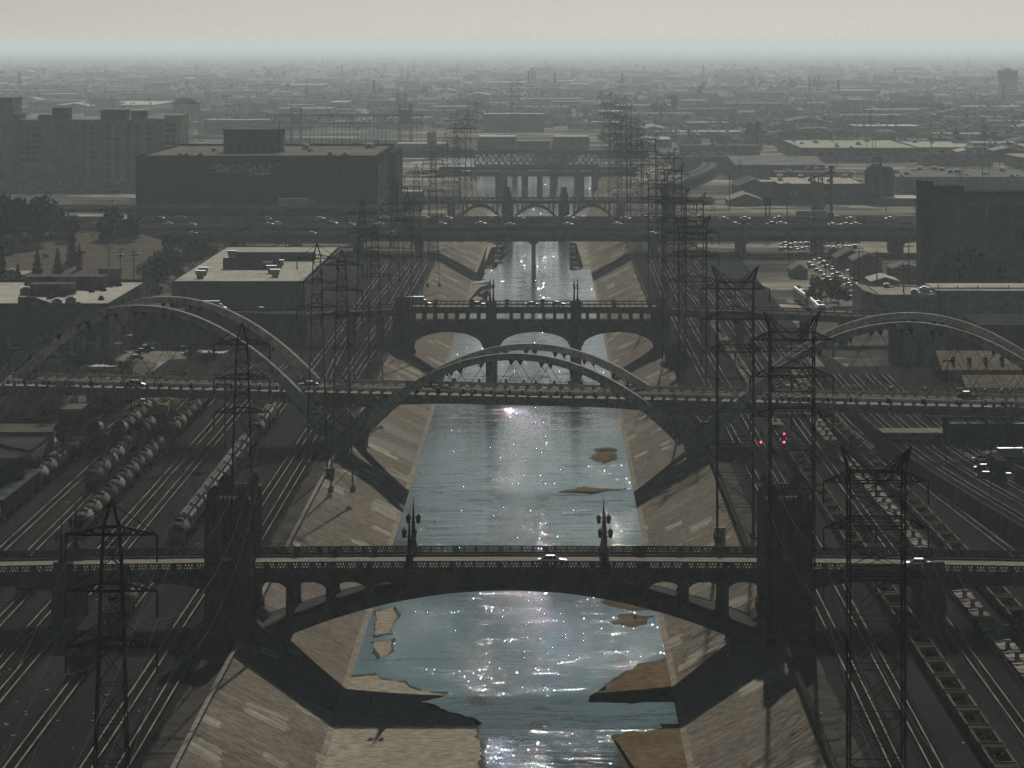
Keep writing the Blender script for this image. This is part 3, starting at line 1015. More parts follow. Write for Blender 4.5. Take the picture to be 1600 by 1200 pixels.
ZFD = freeway('freeway_ramp', 'far freeway ramp passing in front of the big warehouse', 2290, 2302, 25.0, -260, -66, [(-230, ZG), (-195, ZG), (-160, ZG), (-125, ZG), (-90, ZG)], 2.2, 0)

# ------------------------------------------------------------------ 5. arched bridge with pylons beyond the freeway
def pylon_bridge():
    Yf, Yb = 2650.0, 2668.0
    t = thing('pylon_bridge', 'old three-arch bridge behind the freeway, short ornate pylons over its piers', 'bridge', (-6, 2659, 0))
    d = MB()
    d.box(-110, 90, Yf, Yb, 15.2, 17.0)
    d.box(-110, 90, Yf - .3, Yb + .3, 16.4, 16.8)
    d.build('deck', M_OLDCON, t)
    b = MB()
    for y in (Yf - .2, Yb - .2):
        b.box(-110, 90, y, y + .4, 17.9, 18.3)
        for k in range(80): b.box(-110 + 2.5 * k, -109.2 + 2.5 * k, y, y + .4, 17, 17.9)
    b.build('parapet', M_OLDCON, t)
    for xa, xb in ((-48, -24.6), (-18.4, 5.8), (12.2, 36)):
        for y in (Yf + .3, Yb - 3.5):
            a = MB()
            n = 20
            pts = [(xa + (xb - xa) * q / n, 5.6 + 7.8 * (1 - (2 * q / n - 1) ** 2)) for q in range(n + 1)]
            for (x0, z0), (x1, z1) in zip(pts, pts[1:]): a.ext([(x0, z0), (x1, z1), (x1, z1 + 1.6), (x0, z0 + 1.6)], y, y + 3)
            for q in (2, 4, 16, 18):
                x, z = pts[q]
                a.box(x - .45, x + .45, y + .3, y + 2.7, z + 1, 15.3)
            a.build('arch', M_OLDCON, t)
    for x in (-21.5, 9.0):
        q = MB()
        q.box(x - 3.0, x + 3.0, Yf - .5, Yb + .5, -.3, 15.3)
        q.build('pier', M_OLDCON, t)
        for y in (Yf - .8, Yb - 2.6):
            q = MB()
            q.box(x - 2.2, x + 2.2, y, y + 3.4, 15.0, 20.6)
            q.box(x - 1.6, x + 1.6, y + .4, y + 3, 20.6, 22.4)
            q.box(x - 1.0, x + 1.0, y + .8, y + 2.6, 22.4, 23.8)
            for sx in (-1.3, 1.3): q.cyl((x + sx, y + 1.7, 22.4), (x + sx, y + 1.7, 26.2), .25, .08, 6)
            q.build('pylon', M_OLDCON, t)
    for x in (-52, 40, -80, 66):
        q = MB()
        q.box(x - 2, x + 2, Yf + .4, Yb - .4, 2, 15.3)
        q.build('pier', M_OLDCON, t)
pylon_bridge()

# ------------------------------------------------------------------ 6. low beam bridge and the lattice railway truss
def beam_bridge():
    t = thing('beam_bridge', 'low flat beam bridge on three plain piers standing in far water', 'bridge', (-4, 3305, 0))
    d = MB()
    d.box(-75, 60, 3296, 3316, 12.6, 14.6)
    for y in (3295.6, 3316): d.box(-75, 60, y, y + .4, 14.2, 15.7)
    d.build('deck', M_OLDCON, t)
    for x in (-33, -5, 23):
        q = MB()
        q.box(x - 1.9, x + 1.9, 3297.5, 3314.5, -.5, 12.7)
        q.build('pier', M_OLDCON, t)
    t = thing('rail_beam_bridge', 'second low beam bridge just behind the flat one, stout wall piers', 'bridge', (-4, 3420, 0))
    d = MB()
    d.box(-75, 62, 3412, 3424, 13.8, 16.0)
    d.build('deck', M_STEEL, t)
    for x in (-30, -15.6, 4, 21, 33):
        q = MB()
        q.box(x - 2.3, x + 2.3, 3413, 3423, -.5, 13.9)
        q.build('pier', M_OLDCON, t)
beam_bridge()
def truss_bridge():
    t = thing('truss_bridge', 'dark lattice railway truss bridge across the far river bend', 'bridge', (0, 3650, 0))
    for y in (3644, 3656):
        s = MB()
        s.box(-54, 38, y, y + .8, 19.6, 22.4)
        s.box(-54, 38, y, y + .8, 9.0, 12.0)
        for k in range(20):
            x = -54 + 4.6 * k
            s.bar((x, y + .4, 12), (x + 4.6, y + .4, 19.6), .7)
            s.bar((x + 4.6, y + .4, 12), (x, y + .4, 19.6), .7)
            if k % 2 == 0: s.box(x - .35, x + .35, y + .1, y + .7, 12, 19.6)
        s.build('truss', M_STEEL, t)
    d = MB()
    d.box(-54, 38, 3645, 3656, 20.6, 22.2)
    d.box(38, 75, 3644, 3657, 16.5, 22.6)
    d.box(-110, -54, 3644, 3657, 17, 22.6)
    d.build('deck', M_STEEL, t)
    for x in (-54, -24, 6, 38):
        q = MB()
        q.box(x - 2, x + 2, 3643, 3657, -.5, 9.1)
        q.build('pier', M_OLDCON, t)
truss_bridge()
# ------------------------------------------------------------------ railway tracks
M_RAIL = mat('polished_rail', (.60, .55, .46), (.22, .19, .16), scale=.09, rough=.9, metal=0, stretch=(1, .5, 1))
M_SLEEPER = mat('timber_sleeper', (.05, .043, .037), (.028, .025, .022), scale=.5, rough=.95)
M_BALLAST2 = mat('track_ballast', (.026, .025, .025), (.013, .0135, .014), scale=.3, fine=3, rough=.95)
def lerp_path(pts, step):
    out = []
    n = len(pts)
    def cr(p0, p1, p2, p3, t):
        return .5 * (2 * p1 + (p2 - p0) * t + (2 * p0 - 5 * p1 + 4 * p2 - p3) * t * t + (3 * p1 - p0 - 3 * p2 + p3) * t ** 3)
    V = [Vector(p) for p in pts]
    for i in range(n - 1):
        p0, p1, p2, p3 = V[max(0, i - 1)], V[i], V[i + 1], V[min(n - 1, i + 2)]
        k = max(1, int((p2 - p1).length / step))
        for t in range(k): out.append(cr(p0, p1, p2, p3, t / k))
    out.append(V[-1])
    return out
def track(pts, z, label, group='railway tracks', ties=1400, step=22):
    P = lerp_path(pts, step)
    t = thing('railway_track', label, 'railway track', (P[0].x, P[0].y, z), 0, group)
    nrm = []
    for i in range(len(P)):
        d = (P[min(i + 1, len(P) - 1)] - P[max(0, i - 1)]).normalized()
        nrm.append(Vector((d.y, -d.x)))
    bed = MB()
    for i in range(len(P) - 1):
        a, b = P[i], P[i + 1]
        na, nb = nrm[i], nrm[i + 1]
        bed.add([(*(a - na * 2.0), z + .008), (*(a + na * 2.0), z + .008), (*(b + nb * 2.0), z + .008), (*(b - nb * 2.0), z + .008),
                 (*(a - na * 1.45), z + .17), (*(a + na * 1.45), z + .17), (*(b + nb * 1.45), z + .17), (*(b - nb * 1.45), z + .17)],
                [(4, 5, 6, 7), (0, 4, 7, 3), (1, 2, 6, 5), (0, 1, 5, 4)])
    bed.build('ballast', M_BALLAST2, t)
    for s in (-1, 1):
        r = MB()
        for i in range(len(P) - 1):
            a, b = P[i] + nrm[i] * s * .76, P[i + 1] + nrm[i + 1] * s * .76
            na, nb = nrm[i] * .065, nrm[i + 1] * .065
            r.add([(*(a - na), z + .17), (*(a + na), z + .17), (*(b + nb), z + .17), (*(b - nb), z + .17), (*(a - na), z + .4), (*(a + na), z + .4), (*(b + nb), z + .4), (*(b - nb), z + .4)],
                  [(4, 5, 6, 7), (0, 4, 7, 3), (1, 2, 6, 5)])
        r.build('rail', M_RAIL, t)
    sl = MB()
    for i in range(len(P) - 1):
        a, b = P[i], P[i + 1]
        L = (b - a).length
        n = max(1, int(L / .85))
        d = (b - a).normalized()
        nn = Vector((d.y, -d.x))
        for k in range(n):
            c = a.lerp(b, k / n)
            if c.y > ties: continue
            p, q, e = c - nn * 1.3, c + nn * 1.3, d * .13
            sl.add([(*(p - e), z + .235), (*(q - e), z + .235), (*(q + e), z + .235), (*(p + e), z + .235), (*(p - e), z + .15), (*(q - e), z + .15)], [(0, 1, 2, 3), (0, 4, 5, 1)])
    if sl.v: sl.build('sleepers', M_SLEEPER, t, stuff=True)
    return t
LT = [(-54.6, -53.6, 'left yard track nearest the channel wall'), (-59.3, -57.0, 'second left yard track counted from the channel wall'),
      (-69.0, -68.0, 'left yard track under the white hopper wagons and the gondola'), (-78.0, -77.6, 'empty left yard track with bare rails right of the long tank wagon row, inner one'),
      (-82.2, -81.6, 'empty left yard track with bare rails beside the long tank wagon row, outer one'), (-88.2, -87.6, 'left yard track under the longest tank wagon row'),
      (-94.3, -94.8, 'left yard track under the tank wagons and locomotives'), (-100.6, -99.6, 'left yard track under the short dark tank wagon row'), (-109.5, -104.5, 'outermost left yard track under the boxcars')]
for i, (xa, xb, lb) in enumerate(LT):
    yb = 2120 if i < 3 else 1420 if i < 6 else 1300
    P = [(xa, 560), (xa + (xb - xa) * .4, 900), (xb, 1300)]
    if yb > 1500: P += [(xb + (1.5 - i * .4), 1700), (xb + 2 - i * 1.0, 2120)]
    elif i >= 3: P += [(xb + (2 if i < 6 else 3.5), yb)]
    track(P, ZG, lb)
track([(-60, 1290), (-63, 1600), (-58.5, 2120)], ZG, 'left track swinging under the freeway beside the pylons')
RT = [([(44.7, 560), (45.0, 830), (44, 1250), (43, 1700), (44, 2120)], 'right yard track nearest the channel wall'),
      ([(49.9, 560), (50.0, 850), (49.3, 1250), (48, 1700), (49, 2120)], 'second right yard track counted from the channel wall'),
      ([(58.3, 560), (56.4, 900), (55.4, 1200), (54.6, 1650), (52, 1950), (52, 2120)], 'right yard track under the long near row of well wagons'),
      ([(64.8, 560), (64.4, 700), (62.9, 950), (61.5, 1250), (60.5, 1700), (58, 2120)], 'bare right yard track between the two wagon rows'),
      ([(70.6, 560), (70.0, 720), (67.4, 977), (65.4, 1180), (65.8, 1500), (65.5, 1700), (63, 2120)], 'right yard track under the flat container wagons'),
      ([(75.8, 560), (75.4, 800), (72.4, 1030), (69.0, 1250), (70.5, 1500), (70, 2000)], 'right yard track under the far row of well wagons'),
      ([(97, 620), (84.8, 902), (78.5, 1060), (73.8, 1200), (73.6, 1330), (75.5, 1500)], 'curved track running along the retaining wall')]
for P, lb in RT: track(P, ZG, lb)

# upper terrace behind a retaining wall on the right, with its own tracks
TW = [(112, 640), (98, 780), (88.6, 905), (83.6, 979), (80.2, 1035), (77.7, 1091), (75.6, 1211), (75.2, 1335)]
ZT = 11.0
def terrace():
    b = MB()
    P = lerp_path(TW, 15)
    top = [(p.x, p.y, ZT if p.y < 1300 else ZT) for p in P]
    for a, c in zip(top, top[1:]): b.quad(a, (300, a[1], ZT), (300, c[1], ZT), c)
    b.quad(top[-1], (300, 1335, ZT), (300, 1420, ZG), (75.2, 1420, ZG))
    tag(b.build('yard_terrace', M_BALLAST), kind='structure')
    t = thing('retaining_wall', 'dark concrete retaining wall curving along the raised right tracks', 'wall', (P[0].x, P[0].y, ZG))
    q = MB()
    for a, c in zip(P, P[1:]):
        q.add([(a.x - .5, a.y, ZG - .2), (c.x - .5, c.y, ZG - .2), (c.x - .3, c.y, ZT + .8), (a.x - .3, a.y, ZT + .8), (a.x + .15, a.y, ZT + .8), (c.x + .15, c.y, ZT + .8), (a.x + .15, a.y, ZT - .3), (c.x + .15, c.y, ZT - .3)],
              [(0, 1, 2, 3), (3, 2, 5, 4), (4, 5, 7, 6)])
    q.build('wall', M_OLDCON, t)
    for k, off in enumerate((3.4, 7.8, 12.2, 16.6)):
        pts = [(x + off + (1075 - y) * (.004 * k if y < 1075 else 0), y) for x, y in TW]
        track(pts, ZT, 'raised right track, %s one out from the retaining wall' % ORD[k], 'raised tracks behind the retaining wall')
terrace()
for (uv, z, nm) in (([(1341, 683), (1480, 683), (1487, 701), (1349, 701)], None, 'paved_crossing'),):
    b = MB()
    y0, y1 = 1118, 1150
    b.quad((71.5, y0, ZG + .2), (76.6, y0, ZG + .2), (76.0, y1, ZG + .2), (70.8, y1, ZG + .2))
    b.quad((77.8, y0, ZT + .26), (96, y0, ZT + .26), (95, y1, ZT + .26), (77.4, y1, ZT + .26))
    tag(b.build(nm, M_LOT), kind='structure')

# channel edge walls
def edge_wall(name, label, x, y0, y1, h, wdt, m):
    t = thing(name, label, 'wall', (x, y0, ZG))
    b = MB()
    b.box(x, x + wdt, y0, y1, ZG - .4, ZG + h)
    b.box(x - .08, x + wdt + .08, y0, y1, ZG + h, ZG + h + .12)
    b.build('wall', m, t)
    p = MB()
    y = y0
    while y < min(y1, 1400):
        p.box(x + wdt / 2 - .06, x + wdt / 2 + .06, y, y + .12, ZG + h + .12, ZG + h + 1.2)
        y += 5
    p.box(x + wdt / 2 - .03, x + wdt / 2 + .03, y0, min(y1, 1400), ZG + h + 1.1, ZG + h + 1.2)
    if x > 0: p.build('railing', M_STEEL, t)
edge_wall('channel_wall', 'low pale parapet wall along the top of the left bank', -48.1, 480, 770, .55, .5, M_CON)
edge_wall('channel_wall', 'low pale parapet wall on the left bank beyond the front bridge', -48.1, 807, 1126, .9, .5, M_CON)
edge_wall('channel_wall', 'tall shadowed wall along the top of the right bank before the front bridge', 36.3, 480, 770, 1.3, .5, M_OLDCON)
edge_wall('channel_wall', 'tall shadowed wall along the top of the right bank beyond the front bridge', 36.3, 807, 1126, 1.3, .5, M_OLDCON)
edge_wall('channel_wall', 'long wall edging the right bank between the ribbon viaduct and the freeway', 36.3, 1162, 2140, .8, .5, M_OLDCON)
edge_wall('channel_wall', 'long wall edging the left bank between the ribbon viaduct and the freeway', -48.1, 1162, 2140, .5, .5, M_OLDCON)

# ------------------------------------------------------------------ rolling stock (all built along +Y, origin on the rail head centre)
ZR = ZG + .4
M_TANK = mat('tank_paint', (.27, .25, .22), (.10, .094, .084), scale=.5, rough=.85, rnd=.5, stretch=(1, 2.5, 1), fine=1.5)
M_TANKB = mat('black_tank_paint', (.02, .02, .02), (.012, .012, .012), rough=.8, spec=.02)
M_UNDER = mat('underframe', (.018, .017, .016), (.011, .011, .011), rough=.8)
M_HOPPER = mat('hopper_paint', (.42, .42, .40), (.17, .165, .155), scale=.4, rough=.85, rnd=.3, fine=1.2)
M_BOXC = mat('boxcar_paint', (.085, .06, .045), (.045, .035, .03), scale=.5, rough=.7, rnd=.4)
M_ROOF = mat('silver_roof', (.30, .31, .31), (.15, .155, .16), scale=.3, rough=.8, fine=2)
M_GOND = mat('gondola_paint', (.03, .028, .026), (.016, .015, .015), scale=.5, rough=.8)
M_WELL = mat('well_wagon_paint', (.19, .155, .11), (.11, .09, .066), scale=.6, rough=.7, rnd=.3)
M_FLATD = mat('flat_wagon_deck', (.33, .30, .25), (.20, .18, .15), scale=.5, rough=.8, rnd=.35)
M_YEL = mat('yellow_paint', (.42, .31, .08), (.3, .22, .06), rough=.6)
M_TAN = mat('tan_paint', (.36, .28, .16), (.24, .19, .11), scale=.4, rough=.7)
M_SILVER = mat('coach_silver', (.30, .305, .305), (.2, .205, .21), scale=.3, rough=.6, spec=.1)
M_GLASS = mat('dark_glass', (.02, .024, .027), (.014, .016, .018), rough=.12, spec=.5)
def bogies(t, L):
    for s in (-1, 1):
        b = MB()
        y = s * (L / 2 - 2.0)
        b.box(-1.05, -.85, y - 1.3, y + 1.3, .25, .75)
        b.box(.85, 1.05, y - 1.3, y + 1.3, .25, .75)
        b.box(-.9, .9, y - .3, y + .3, .4, .9)
        for yy in (y - .9, y + .9):
            for x in (-.8, .8): b.cyl((x - .07, yy, .43), (x + .07, yy, .43), .43, .43, 10)
        b.build('bogie', M_UNDER, t)
def tank_car(nm, m, L=15.6, r=1.55):
    t = thing(nm, 'grey tank wagon', 'tank wagon')
    b = MB()
    prof = [(0.02, -L / 2 + .55), (r * .55, -L / 2 + .68), (r * .85, -L / 2 + .95), (r, -L / 2 + 1.4), (r, L / 2 - 1.4), (r * .85, L / 2 - .95), (r * .55, L / 2 - .68), (.02, L / 2 - .55)]
    n = 20
    vs, fs = [], []
    for rr, y in prof:
        for i in range(n):
            a = 2 * math.pi * i / n
            vs.append((rr * math.cos(a), y, 2.75 + rr * math.sin(a)))
    for k in range(len(prof) - 1):
        for i in range(n): fs.append((k * n + i, (k + 1) * n + i, (k + 1) * n + (i + 1) % n, k * n + (i + 1) % n))
    b.add(vs, fs)
    b.build('tank', m, t, smooth=True)
    for y in (-L * .25, L * .25, 0):
        d = MB()
        d.cyl((0, y - .06, 2.75), (0, y + .06, 2.75), r + .03, r + .03, 20)
        d.build('band', M_UNDER, t)
    d = MB()
    d.cyl((0, 0, 2.75 + r - .1), (0, 0, 2.75 + r + .45), .65, .6, 10)
    d.box(-1.0, 1.0, -1.6, 1.6, 2.75 + r - .02, 2.75 + r + .06)
    for x in (-1.0, 1.0):
        for y in (-1.6, 0, 1.6): d.box(x - .04, x + .04, y - .04, y + .04, 2.75 + r, 2.75 + r + 1.0)
        d.box(x - .04, x + .04, -1.6, 1.6, 2.75 + r + .95, 2.75 + r + 1.03)
    d.build('hatch_platform', M_STEEL, t)
    u = MB()
    u.box(-.35, .35, -L / 2, L / 2, .85, 1.15)
    for s in (-1, 1):
        u.box(-1.45, 1.45, s * (L / 2 - .1) - .25, s * (L / 2 - .1) + .25, .8, 1.2)
        u.box(-1.0, 1.0, s * (L / 2 - 2) - .5, s * (L / 2 - 2) + .5, 1.0, 1.5)
        u.box(-.15, .15, s * L / 2, s * (L / 2 + .75), .7, 1.0)
        for x in (-1.4, 1.4): u.box(x - .04, x + .04, s * (L / 2 - .15) - .04, s * (L / 2 - .15) + .04, 1.2, 2.2)
        u.box(-1.44, 1.44, s * (L / 2 - .15) - .03, s * (L / 2 - .15) + .03, 2.15, 2.22)
    u.build('underframe', M_UNDER, t)
    bogies(t, L)
    return t
def box_car(nm, L=15.5, mroof=None, mbody=None, H_=4.6):
    t = thing(nm, 'boxcar', 'boxcar')
    b = MB()
    b.box(-1.52, 1.52, -L / 2, L / 2, 1.05, H_ - .1)
    y = -L / 2
    while y < L / 2:
        for x in (-1.58, 1.52): b.box(x, x + .06, y, y + .12, 1.1, H_ - .1)
        y += 1.15
    b.build('body', mbody or M_BOXC, t)
    r = MB()
    r.ext([(-1.6, H_ - .12), (1.6, H_ - .12), (1.6, H_), (0, H_ + .22), (-1.6, H_)], -L / 2 - .05, L / 2 + .05)
    y = -L / 2 + .6
    while y < L / 2:
        r.ext([(-1.6, H_ + .0), (0, H_ + .22), (1.6, H_), (1.6, H_ + .06), (0, H_ + .29), (-1.6, H_ + .06)], y, y + .09)
        y += 1.2
    r.build('roof', mroof or M_ROOF, t)
    for x in (-1.62, 1.53):
        d = MB()
        d.box(x, x + .09, -1.5, 1.5, 1.2, H_ - .3)
        d.build('door', mbody or M_BOXC, t)
    u = MB()
    u.box(-1.3, 1.3, -L / 2, L / 2, .85, 1.06)
    for s in (-1, 1): u.box(-.15, .15, s * L / 2, s * (L / 2 + .7), .7, 1.0)
    u.build('underframe', M_UNDER, t)
    bogies(t, L)
    return t
def hopper_car(nm, L=17.5, m=None):
    t = thing(nm, 'covered hopper', 'hopper wagon')
    b = MB()
    b.ext([(-1.55, 2.0), (1.55, 2.0), (1.6, 3.2), (1.5, 4.1), (1.0, 4.55), (-1.0, 4.55), (-1.5, 4.1), (-1.6, 3.2)], -L / 2 + 1.6, L / 2 - 1.6)
    for k in range(3):
        yc = -L / 2 + 3.6 + k * (L - 7.2) / 2
        b.add([(-1.5, yc - 2.2, 2.0), (1.5, yc - 2.2, 2.0), (1.5, yc + 2.2, 2.0), (-1.5, yc + 2.2, 2.0), (-.5, yc - .4, .6), (.5, yc - .4, .6), (.5, yc + .4, .6), (-.5, yc + .4, .6)],
              [(0, 1, 5, 4), (1, 2, 6, 5), (2, 3, 7, 6), (3, 0, 4, 7), (4, 5, 6, 7)])
    for s in (-1, 1):
        b.add([(-1.5, s * (L / 2 - 1.6), 4.1), (1.5, s * (L / 2 - 1.6), 4.1), (1.5, s * (L / 2 - .5), 2.0), (-1.5, s * (L / 2 - .5), 2.0)], [(0, 1, 2, 3)])
    y = -L / 2 + 1.7
    while y < L / 2 - 1.6:
        for s in (-1, 1): b.box(s * 1.58, s * 1.66, y, y + .1, 2.0, 3.9)
        y += 1.3
    b.build('body', m or M_HOPPER, t)
    r = MB()
    for s in (-1, 1): r.box(s * .95 - .25, s * .95 + .25, -L / 2 + .8, L / 2 - .8, 4.6, 4.68)
    r.build('walkway', M_STEEL, t)
    r = MB()
    r.box(-.32, .32, -L / 2 + 2, L / 2 - 2, 4.55, 4.75)
    for k in range(7): r.box(-.42, .42, -L / 2 + 2.3 + k * 2.0, -L / 2 + 3.4 + k * 2.0, 4.72, 4.86)
    r.build('hatches', m or M_HOPPER, t)
    u = MB()
    for x in (-1.35, 1.25): u.box(x, x + .12, -L / 2, L / 2, .95, 1.25)
    for s in (-1, 1):
        u.box(-1.4, 1.4, s * (L / 2) - .15, s * (L / 2) + .15, .9, 1.3)
        u.box(-.15, .15, s * L / 2, s * (L / 2 + .7), .7, 1.0)
        for x in (-1.3, 1.3): u.box(x - .06, x + .06, s * (L / 2 - .3) - .06, s * (L / 2 - .3) + .06, 1.2, 4.2)
    u.build('underframe', M_UNDER, t)
    bogies(t, L)
    return t
def gondola(nm, L=16.5):
    t = thing(nm, 'gondola', 'gondola wagon')
    b = MB()
    for x in (-1.55, 1.45): b.box(x, x + .1, -L / 2, L / 2, 1.1, 2.9)
    for y in (-L / 2, L / 2 - .1): b.box(-1.45, 1.45, y, y + .1, 1.1, 2.9)
    b.box(-1.45, 1.45, -L / 2 + .1, L / 2 - .1, 1.1, 1.2)
    y = -L / 2
    while y < L / 2:
        for x in (-1.64, 1.55): b.box(x, x + .09, y, y + .14, 1.1, 2.9)
        y += 1.6
    for x in (-1.6, 1.42): b.box(x, x + .18, -L / 2, L / 2, 2.9, 3.0)
    b.build('body', M_GOND, t)
    q = MB()
    r = random.Random(3)
    for k in range(60):
        x, y = r.uniform(-1.2, 1.2), r.uniform(-L / 2 + .6, L / 2 - .6)
        q.bar((x, y, 1.2), (x + r.uniform(-.5, .5), y + r.uniform(-.8, .8), r.uniform(1.6, 2.7)), r.uniform(.1, .5))
    tag(q.build('scrap_load', mat('scrap', (.11, .10, .09), (.03, .028, .026), scale=2, rnd=0), t), kind='stuff')
    u = MB()
    u.box(-1.2, 1.2, -L / 2, L / 2, .85, 1.1)
    for s in (-1, 1): u.box(-.15, .15, s * L / 2, s * (L / 2 + .7), .7, 1.0)
    u.build('underframe', M_UNDER, t)
    bogies(t, L)
    return t
def well_car(nm, L=17.2):
    t = thing(nm, 'well wagon', 'well wagon')
    b = MB()
    W = 1.55
    for x in (-W, W - .2): b.box(x, x + .2, -L / 2 + 1.9, L / 2 - 1.9, .55, 1.55)
    for x in (-W - .08, W - .28): b.box(x, x + .36, -L / 2 + 1.9, L / 2 - 1.9, 1.5, 1.62)
    b.build('side_sill', M_WELL, t)
    for s in (-1, 1):
        e = MB()
        y = s * (L / 2 - 1.0)
        e.box(-W, W, y - .95, y + .95, 1.15, 1.5)
        e.box(-W - .05, W + .05, s * (L / 2 - 2.0) - .2, s * (L / 2 - 2.0) + .2, 1.1, 1.75)
        e.box(-W, W, s * (L / 2 - .15) - .12, s * (L / 2 - .15) + .12, 1.15, 1.65)
        for x in (-W + .1, W - .1): e.box(x - .08, x + .08, y - .9, y + .9, 1.5, 1.72)
        if s > 0:
            for x in (-W, W): e.box(x - .05, x + .05, L / 2 - .3, L / 2 - .2, 1.5, 3.0)
        e.build('end_platform', M_WELL, t)
    f = MB()
    f.box(-W + .2, W - .2, -L / 2 + 2, L / 2 - 2, .5, .58)
    for k in range(4): f.box(-W + .2, W - .2, -L / 2 + 3 + k * 3.6, -L / 2 + 3.3 + k * 3.6, .58, .7)
    f.build('well_floor', M_UNDER, t)
    bogies(t, L + 1.2)
    return t
def flat_car(nm, L=13.4):
    t = thing(nm, 'flat wagon', 'flat wagon')
    b = MB()
    b.box(-.45, .45, -L / 2, L / 2, .9, 1.25)
    b.build('spine', M_WELL, t)
    for y in (-L * .36, L * .36):
        d = MB()
        d.box(-1.45, 1.45, y - 1.8, y + 1.8, 1.2, 1.34)
        for x in (-1.45, 1.25): d.box(x, x + .2, y - 1.8, y + 1.8, 1.05, 1.42)
        d.box(-.5, .5, y - 1.8, y + 1.8, 1.34, 1.40)
        d.build('deck', M_FLATD, t)
    d = MB()
    d.box(-1.35, 1.35, -.7, .7, 1.2, 1.32)
    d.build('middle_plate', M_FLATD, t)
    h = MB()
    h.box(-.35, .35, L * .43, L * .47, 1.3, 2.3)
    h.box(-.5, .5, L * .42, L * .48, 2.2, 2.42)
    h.build('hitch', M_FLATD, t)
    bogies(t, L)
    return t
def locomotive(nm, L=18.5):
    t = thing(nm, 'locomotive', 'locomotive')
    b = MB()
    b.box(-1.0, 1.0, -L / 2 + 4.5, L / 2 - 1.2, 1.3, 3.9)
    b.ext([(-1.0, 3.9), (1.0, 3.9), (.8, 4.25), (-.8, 4.25)], -L / 2 + 4.5, L / 2 - 1.2)
    b.box(-.9, .9, -L / 2 + .9, -L / 2 + 2.4, 1.3, 2.9)
    b.build('hood', M_TAN, t)
    c = MB()
    c.ext([(-1.5, 1.3), (1.5, 1.3), (1.5, 4.0), (.9, 4.45), (-.9, 4.45), (-1.5, 4.0)], -L / 2 + 2.4, -L / 2 + 4.7)
    c.build('cab', M_TAN, t)
    g = MB()
    g.box(-1.3, 1.3, -L / 2 + 2.36, -L / 2 + 2.4, 3.1, 3.8)
    for x in (-1.53, 1.49): g.box(x, x + .04, -L / 2 + 2.8, -L / 2 + 4.2, 3.0, 3.8)
    g.build('cab_window', M_GLASS, t)
    f = MB()
    for k in range(3): f.cyl((0, L / 2 - 2.6 - k * 1.9, 4.2), (0, L / 2 - 2.6 - k * 1.9, 4.5), .75, .75, 12)
    f.box(-.6, .6, -L / 2 + 6, -L / 2 + 9, 4.2, 4.7)
    f.build('roof_fans', M_STEEL, t)
    u = MB()
    u.box(-1.5, 1.5, -L / 2, L / 2, 1.0, 1.32)
    u.box(-1.3, 1.3, -2.5, 2.5, .35, 1.0)
    for x in (-1.48, 1.44):
        for k in range(12): u.box(x, x + .04, -L / 2 + 4.8 + k * 1.15, -L / 2 + 4.84 + k * 1.15, 1.3, 2.3)
        u.box(x, x + .04, -L / 2 + 4.8, L / 2, 2.26, 2.32)
    u.build('frame', M_UNDER, t)
    bogies(t, L)
    return t
def coach(nm, L=25.5):
    t = thing(nm, 'passenger coach', 'passenger coach')
    b = MB()
    b.ext([(-1.5, 1.0), (1.5, 1.0), (1.52, 3.9), (1.2, 4.5), (.5, 4.75), (-.5, 4.75), (-1.2, 4.5), (-1.52, 3.9)], -L / 2, L / 2)
    b.build('body', M_SILVER, t)
    g = MB()
    for x in (-1.55, 1.51): 
        for z in (1.8, 3.1): g.box(x, x + .04, -L / 2 + 1.5, L / 2 - 1.5, z, z + .75)
    g.box(-1.1, 1.1, -L / 2 - .03, -L / 2, 2.9, 3.8)
    g.build('window', M_GLASS, t)
    r = MB()
    for k in range(4): r.box(-.7, .7, -L / 2 + 3 + k * 5.5, -L / 2 + 5.5 + k * 5.5, 4.7, 4.95)
    r.build('roof_units', M_STEEL, t)
    bogies(t, L)
    return t
P_TANK, P_TANKB = tank_car('tank_wagon', M_TANK), tank_car('black_tank_wagon', M_TANKB)
P_BOX, P_BOXD = box_car('boxcar'), box_car('boxcar', 13.5, M_BOXC, M_GOND, 4.3)
P_BOXD.name = 'dark_boxcar'
P_HOP, P_GON, P_WELL, P_FLAT, P_LOCO, P_COACH = hopper_car('covered_hopper'), gondola('gondola_wagon'), well_car('well_wagon'), flat_car('flat_wagon'), locomotive('locomotive'), coach('passenger_coach')
P_TANBOX = box_car('tan_boxcar', 14.0, M_BOXC, M_TAN, 4.0)
KIND = {'T': (P_TANK, 17.3, 'grey tank wagon'), 'B': (P_TANKB, 17.3, 'black tank wagon'), 'X': (P_BOX, 17.0, 'dark slatted boxcar with silver roof'), 'D': (P_BOXD, 15.0, 'all-dark boxcar'),
        'H': (P_HOP, 19.0, 'pale covered hopper wagon'), 'G': (P_GON, 18.0, 'scrap-filled black gondola'), 'W': (P_WELL, 17.6, 'empty well wagon'), 'F': (P_FLAT, 13.8, 'empty flat container wagon'),
        'L': (P_LOCO, 20.0, 'tan locomotive'), 'C': (P_COACH, 26.5, 'silver double-deck coach'), 'Y': (P_TANBOX, 15.5, 'tan end-on boxcar')}
